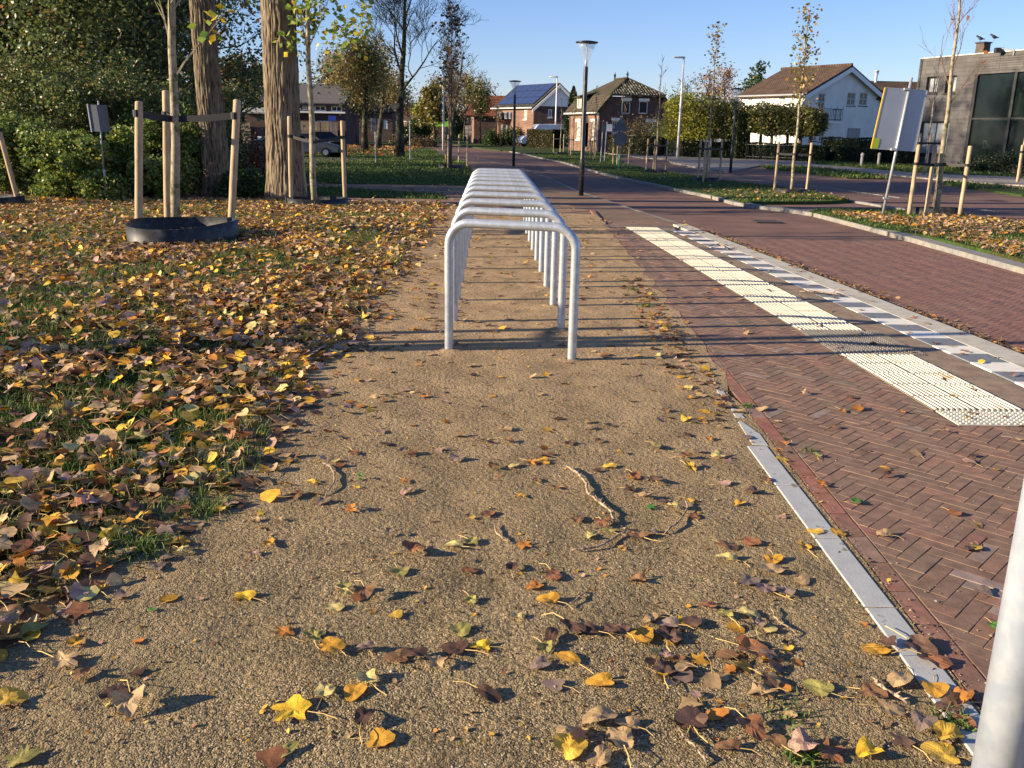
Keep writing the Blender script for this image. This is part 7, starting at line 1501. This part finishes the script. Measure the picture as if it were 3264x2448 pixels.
    g = M(); g.hexa([w.P(0, H-.4, -.26), w.P(L, H-.4, -.26), w.P(L, H-.4, -D), w.P(0, H-.4, -D), w.P(0, H-.1, -.26), w.P(L, H-.1, -.26), w.P(L, H-.1, -D), w.P(0, H-.1, -D)]); g.obj('roof', 'asphalt', t)
    g = M(); g.hexa([w.P(-.03, H, .05), w.P(L, H, .05), w.P(L, H, -.3), w.P(-.03, H, -.3), w.P(-.03, H+.05, .05), w.P(L, H+.05, .05), w.P(L, H+.05, -.3), w.P(-.03, H+.05, -.3)]); g.obj('parapet_cap', 'white_pole', t)
    ca = onpl(*q(718, 300), c+ins*1.5, d); cb = onpl(*q(800, 300), c+ins*1.5, d); zc = onpl(*q(718, 205), c+ins*1.5, d).z; cw = (cb-ca).length
    g = M(); base = Vector((ca.x, ca.y, H-.3)); g.obox(base, d*cw*1.05, ins*cw*1.0, (0, 0, zc-H+.3)); g.obj('chimney', mat('brown_chimney_cladding', (.10, .075, .06), .8, noise=(4, .2)), t); g = M(); g.obox(base+Vector((0, 0, zc-H+.3))-d*.06-ins*.06, d*(cw*1.05+.12), ins*(cw+.12), (0, 0, .07)); g.obj('chimney_cap', 'darkframe', t)
    def bird(s, lab):
        p = base+d*s+Vector((0, 0, zc-H+.37)); b = thing('bird', lab, 'bird', p); g = M(); k = 8
        prof = [(-.17, .012, .10), (-.10, .02, .11), (-.05, .05, .12), (0, .065, .13), (.06, .055, .16), (.09, .035, .20), (.12, .035, .215), (.145, .02, .21), (.17, .004, .205)]
        V = []; F_ = []
        for x, r_, z in prof:
            for a in range(k): V.append((x, r_*math.cos(6.283*a/k), z+r_*math.sin(6.283*a/k)))
        for i in range(len(prof)-1):
            for a in range(k): F_.append((i*k+a, i*k+(a+1) % k, (i+1)*k+(a+1) % k, (i+1)*k+a))
        F_ += [tuple(range(k-1, -1, -1)), tuple(range((len(prof)-1)*k, len(prof)*k))]
        g.add(V, F_); g.obj('body', 'darkframe', b, smooth=True); M().tube([(0, .02, 0), (0, .02, .09)], .006, 4).obj('leg', 'darkframe', b); M().tube([(0, -.02, 0), (0, -.02, .09)], .006, 4).obj('leg', 'darkframe', b); b.scale = (1.6,)*3; b.rotation_euler = (0, 0, 2.8)
    bird(.25, 'dark bird perched at the left corner of the chimney on the grey building'); bird(1.25, 'dark bird crouching in the middle of the chimney on the grey building')
    # flood light on an arm at the roof edge
    p = onpl(*q(980, 275), c-ins*.3, d); fl = thing('flood_light', 'black flood light on a thin arm at the roof edge of the grey building', 'flood light', p); M().box(-.22, .22, -.15, .12, -.14, .12).obj('lamp_body', 'darkframe', fl)
    e = onpl(*q(1150, 272), c-ins*.1, d)-p; M().tube([(0, 0, .14), tuple(e*.3+Vector((0, 0, .06))), tuple(e)], .03, 6).obj('arm', 'galv_pole', fl); M().tube([tuple(e), tuple(e-Vector((0, 0, .3)))], .03, 6).obj('bracket', 'galv_pole', fl)
    return t, w
MB_, wM = modern()

# ---- gardens: hedges, iron fence, plane trees
def hedge(name, lab, A, B, h, wd, table, n, ls=.07, group=None, cat='hedge'):
    A, B = Vector((A[0], A[1], 0)), Vector((B[0], B[1], 0)); d = (B-A); L = d.length; dn = d.normalized(); nn = Vector((-dn.y, dn.x, 0)); t = thing(name, lab, cat, A, group=group)
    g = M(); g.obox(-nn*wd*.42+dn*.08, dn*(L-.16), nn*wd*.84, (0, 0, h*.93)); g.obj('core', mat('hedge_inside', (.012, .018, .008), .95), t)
    k = nr.integers(0, 3, n); u = nr.random(n)*L; v = nr.uniform(-.5, .5, n)*wd; z = nr.random(n)*h; v = np.where(k == 0, -.5*wd, np.where(k == 1, .5*wd, v)); z = np.where(k == 2, h, z)
    e = nr.random(n) < .12; u = np.where(e, np.where(nr.random(n) < .5, 0, L), u); P = np.outer(u, [dn.x, dn.y, 0])+np.outer(v+nr.normal(0, .025, n), [nn.x, nn.y, 0]); P[:, 2] = z+nr.normal(0, .02, n)+.04*np.sin(u*2.3)*(z/h)
    quads(P, ls, pick(n, table), 'leaves', t); return t
DKG = [(.6, (.025, .04, .016)), (.4, (.04, .06, .02))]
BRH = [(.5, (.13, .10, .045)), (.3, (.09, .08, .035)), (.2, (.16, .12, .06))]
q4 = lambda a, b: (1750+a/3.072, 80+b/3.072); q5 = lambda a, b: (2250+a/2.86, 80+b/2.86); q6 = lambda a, b: (2650+a/2.182, b/2.182)
P_ = lambda q, Y: (at(q[0], 470, Y).x, Y)
hedge('hedge', 'high clipped hedge in front of the white van, green at left, brown in the middle', P_(q3(1150, 0), 96), P_(q3(1590, 0), 94), at(*q3(1300, 965), 95).z, .9, BRH+[(.5, (.07, .09, .03))], 12000, .12)
hedge('hedge', 'dark end of the clipped hedge behind the tall pale lamp', P_(q3(1600, 0), 94.5), P_(q3(1740, 0), 94.5), at(*q3(1700, 960), 95).z*.97, .9, DKG, 4000, .12)
hedge('hedge', 'square green hedge left of the brick houses, behind the verge', P_(q1(1700, 0), 165), P_(q1(1890, 0), 160), at(*q1(1800, 840), 160).z, 1.5, GREEN, 4000, .22)
for i, (px, py, w, h) in enumerate([(*q1(1050, 960), 2.6, 2.6), (*q1(820, 950), 1.6, 1.6), (*q1(570, 970), 1.4, 2.2), (*q1(980, 930), 1.5, 2.6)]):
    b = at(px, 430, 175); bush('bush', ['wide dark garden bush right of the far parked cars', 'garden bush behind the far parked cars', 'small green garden bush by the pale poles', 'upper garden bush before the dark slate roof house'][i], px, py, w*1.5, 1.5, h*1.25, 2600, GREEN, .3, base=Vector((b.x, 175, 0)))
for i, (px, py, w, h, tb) in enumerate([(*q3(770, 1050), 1.1, 1.9, GREEN), (*q3(470, 1000), .9, 1.5, GREEN), (*q3(960, 1000), .6, 1.9, [(.5, (.16, .16, .04)), (.5, (.2, .13, .04))]), (*q3(680, 1080), .5, .85, DKG), (*q3(745, 1090), .45, .8, DKG), (*q3(805, 1100), .45, .8, DKG), (*q3(1085, 960), .7, 2.3, [(.6, (.30, .06, .03)), (.4, (.10, .10, .03))])]):
    yb = 119 if i == 6 else 107; b = at(px, 440, yb); bush('bush', ['tall green shrub before the low brick house', 'green shrub right of the orange container', 'yellow green shrub left of the van nose', 'left small clipped ball bush', 'middle small clipped ball bush', 'right small clipped ball bush', 'bush with red orange leaves above the van nose'][i], px, py, w, .8, h, 2200, tb, .16, base=Vector((b.x, yb, 0)))
# garden of the hipped brick house
bush('bush', 'round dry brown bush in the garden of the hipped brick house', *q4(900, 1130), 1.9, 1.5, 2.5, 5200, BRH, .12, base=Vector((*P_(q4(890, 0), 76), 0)))
bush('bush', 'round yellow green bush at the right end of the hipped brick house', *q4(1150, 1110), 1.6, 1.4, 2.4, 4200, [(.6, (.13, .17, .03)), (.4, (.22, .24, .04))], .12, base=Vector((*P_(q4(1150, 0), 74), 0)))
hedge('hedge', 'low brown hedge along the pavement before the hipped brick house', P_(q4(600, 0), 74.5), P_(q4(1120, 0), 70.5), 1.35, .6, BRH+DKG, 9000, .10)
hedge('hedge', 'dark low hedge at the foot of the yellow green plane trees', P_(q4(1310, 0), 68), P_(q4(1780, 0), 67), 1.05, .6, DKG, 5000, .10)
hedge('hedge', 'dark hedge column at the left corner of the white house garden', P_(q5(255, 0), 66), P_(q5(372, 0), 66), 3.0, .9, [(.6, (.05, .07, .02)), (.4, (.09, .10, .03))], 5000, .12)
hedge('hedge', 'low hedge behind the iron fence under the plane trees', P_(q5(400, 0), 66), P_(q5(830, 0), 63), 1.05, .6, DKG, 5000, .10)
hedge('hedge', 'dark clipped hedge before the shadowed gable of the white house', P_(q5(860, 0), 62), P_(q5(1110, 0), 61), .95, .9, DKG, 4000, .10)
hedge('hedge', 'long dark hedge between the white house and the grey building', P_(q5(1085, 0), 63), P_(q6(560, 0), 58), 1.5, .9, DKG, 9000, .10)
hedge('hedge', 'lower dark hedge strip in front of the long hedge', P_(q5(1210, 0), 60.5), P_(q6(330, 0), 58.5), .9, .6, DKG, 4000, .10)
def iron_fence(lab, A, B, h):
    A, B = Vector((A[0], A[1], 0)), Vector((B[0], B[1], 0)); L = (B-A).length; n = int(L/.15); t = thing('iron_fence', lab, 'fence', A); d = (B-A)/n; bm1 = M().tube([(0, 0, 0), (0, 0, h-.06), (0, 0, h)], [.011, .011, .004], 4).mesh('bar', 'fence')
    for k in range(n+1):
        if k % 14 == 0: M().tube([tuple(d*k), tuple(d*k+Vector((0, 0, h+.12)))], .04, 6).obj('post', 'fence', t); continue
        o = bpy.data.objects.new('bar', bm1); COL.objects.link(o); o.parent = t; o.location = d*k
    for z in (.15, h-.15): M().tube([Vector((0, 0, z)), d*n+Vector((0, 0, z))], .018, 4).obj('rail', 'fence', t)
iron_fence('black iron bar fence under the plane trees before the white house', P_(q5(372, 0), 65.2), P_(q5(820, 0), 62.5), at(*q5(600, 1072), 64).z)
iron_fence('black iron bar fence in front of the shadowed white gable', P_(q5(830, 0), 63.5), P_(q6(300, 0), 61), at(*q5(1000, 1092), 63).z)
iron_fence('black wire fence along the brown hedge by the hipped brick house', P_(q4(780, 0), 73.2), P_(q4(1290, 0), 69.5), 1.55)
# umbrella-trained plane trees
def plane_tree(qp, Y, rad_, zc, hh, lab, table, n=2600, ls=.18, tr=.11):
    x = at(qp[0], 440, Y).x; t = thing('plane_tree', lab, 'tree', (x, Y, 0), group='trained plane trees in front of the white house'); M().tube([(0, 0, -.05), (.03, 0, zc*.5), (0, 0, zc)], [tr*1.15, tr, tr*.9], 9).obj('trunk', mat('plane_bark', (.12, .085, .05), .9, noise=(4, .3)) if 'pb' not in MT else MT['pb'], t, smooth=True)
    g = M(); r = random.Random(int(x*10)); tips = []
    for k in range(7): a = k*.9; grow(g, r, Vector((0, 0, zc-.15)), Vector((math.cos(a), math.sin(a), .35)), rad_*.75, .05, 2, 3, tips, .1, .7, (3, 4), .15)
    g.obj('branches', 'twigbark', t); a = nr.uniform(0, 6.28, n); R = rad_*np.sqrt(nr.random(n))*(1+.12*np.sin(a*5+x)); z = zc+hh*(nr.random(n)-.35)*(1.1-.35*(R/rad_)); quads(np.stack([R*np.cos(a), R*np.sin(a), z], 1), ls, pick(n, table), 'crown', t)
PLG = [(.5, (.17, .18, .05)), (.25, (.24, .23, .06)), (.15, (.10, .12, .035)), (.1, (.34, .25, .07))]
PLY = [(.45, (.34, .35, .05)), (.3, (.46, .42, .06)), (.15, (.14, .17, .03)), (.1, (.42, .3, .04))]
for i, (qx, yy_, rr_, Yp) in enumerate([(498, 870, 1.45, 66), (598, 890, 1.4, 65.4), (742, 890, 1.4, 65), (862, 900, 1.45, 64.4), (390, 890, 1.2, 67), (950, 890, 1.0, 64)]):
    plane_tree(q5(qx, 0), Yp, rr_, at(*q5(qx, yy_+20), Yp).z, 2.1 if i < 4 else 1.5, ['second', 'third', 'fourth', 'fifth', 'leftmost', 'rightmost'][i]+' trained plane tree from the left before the white house', PLG, 2900)
for i, (qx, yy_, rr_, Yp) in enumerate([(1410, 960, 2.1, 68), (1300, 960, 1.5, 69), (1500, 980, 1.6, 68.5), (1600, 960, 1.5, 68), (1700, 970, 1.5, 67.6), (1790, 960, 1.2, 67)]):
    plane_tree(q4(qx, 0), Yp, rr_, at(*q4(qx, yy_+20), Yp).z, 3.4 if i < 2 else 2.6, ['tallest bright yellow green plane tree right of the tall pale lamp', 'yellow green plane tree directly behind the tall pale lamp', 'third yellow green plane tree, beside the tallest one', 'fourth plane tree, brown green, before the low white wall', 'fifth plane tree, left of the dark lamp post', 'sixth plane tree, behind the dark lamp post'][i], PLY if i < 3 else PLG, 3600 if i < 2 else 2600)
# low white garage wall behind them
x0, x1 = at(*q4(1520, 0), 74).x, at(*q5(225, 0), 74).x; t = thing('garage', 'low white wooden garage wall behind the plane trees', 'garage', (0, 0, 0)); zz = at(*q4(1600, 1060), 74).z+.4; M().hexa([(x0, 76, 0), (x1, 74, 0), (x1, 74.2, 0), (x0, 76.2, 0), (x0, 76, zz), (x1, 74, zz), (x1, 74.2, zz), (x0, 76.2, zz)]).obj('wall', 'render', t)
for k in range(22): u = k/22; x = x0+(x1-x0)*u; M().box(x, x+.05, 75.9-2*u-.04, 75.9-2*u, 0, zz).obj('batten', 'white', t)
# small posts in the far verge, guards before the grey building
for i, (px, py, ty) in enumerate([(2745, 530, 492), (2799, 528, 490)]):
    b = G(px, py); t = thing('bollard', ['left', 'right'][i]+' small pale bollard in the grass before the long dark hedge', 'bollard', b); M().lathe([(.08, 0), (.08, .55), (.1, .56), (.1, .68), (.03, .74)], 10).obj('post', 'concrete', t)
gq = lambda a, b: q6(a, b)
b = G(2945, 553); guard(b, [zb(2918, 555), zb(2950, 549), zb(2986, 556)], 1.75, .05, 1.35, None, 'stakes of the small tree right before the grey building window', 'tree supports along the far pavement'); young(b, 5.2, .05, 61, 'small bare tree right before the grey building window', 0, None, start=.5, kind='bare', broad=.17, spread=.6)
b = G(3245, 575); guard(b, [zb(3243, 577), (b.x+.9, b.y)], 1.35, .05, 1.1, None, 'stake at the right edge before the tall glass front', 'tree supports along the far pavement'); young(b, 5., .05, 63, 'small bare tree at the right edge before the glass front', 0, None, start=.5, kind='bare', broad=.2)
# plants before the glass front
for i, (a, y, w, h) in enumerate([(1130, 1130, 1.0, .8), (1000, 1120, .8, .5), (1230, 1150, .9, .9)]):
    p = at(*q6(a, y), 47-i); bush('bush', ['dark low shrub before the glass front', 'small shrub by the stone corner', 'shrub at the right edge before the glass front'][i], a, y, w, .6, h, 1500, DKG, .10, base=Vector((p.x, 47-i, 0)))
# far tree belts closing the horizon
def belt(lab, x0, x1, Y, h, n, table, ls, name='tree_belt'):
    X = nr.uniform(x0, x1, n); hh = h*(.55+.45*vnoise(X, X*0, .09, 3)+.15*vnoise(X, X*0, .5, 5)); Z = hh*nr.random(n)**.8; P = np.stack([X, Y+nr.uniform(-3, 3, n), Z], 1); o = quads(P, ls, pick(n, table), name, None, kind='stuff'); return o
belt('', -160, -35, 260, 10, 9000, GREEN+BROWNG, 1.2); belt('', -35, 60, 300, 10, 12000, GREEN+BROWNG, 1.2); belt('', 55, 240, 230, 8, 12000, GREEN+BROWNG, 1.1); belt('', 24, 60, 140, 4, 5000, GREEN+BROWNG, .5); belt('', -80, -22, 110, 7, 9000, GREEN+BROWNG, .6)
for o in list(sc.objects):
    if o.type == 'MESH' and o.name.startswith('hedge_inside'): pass
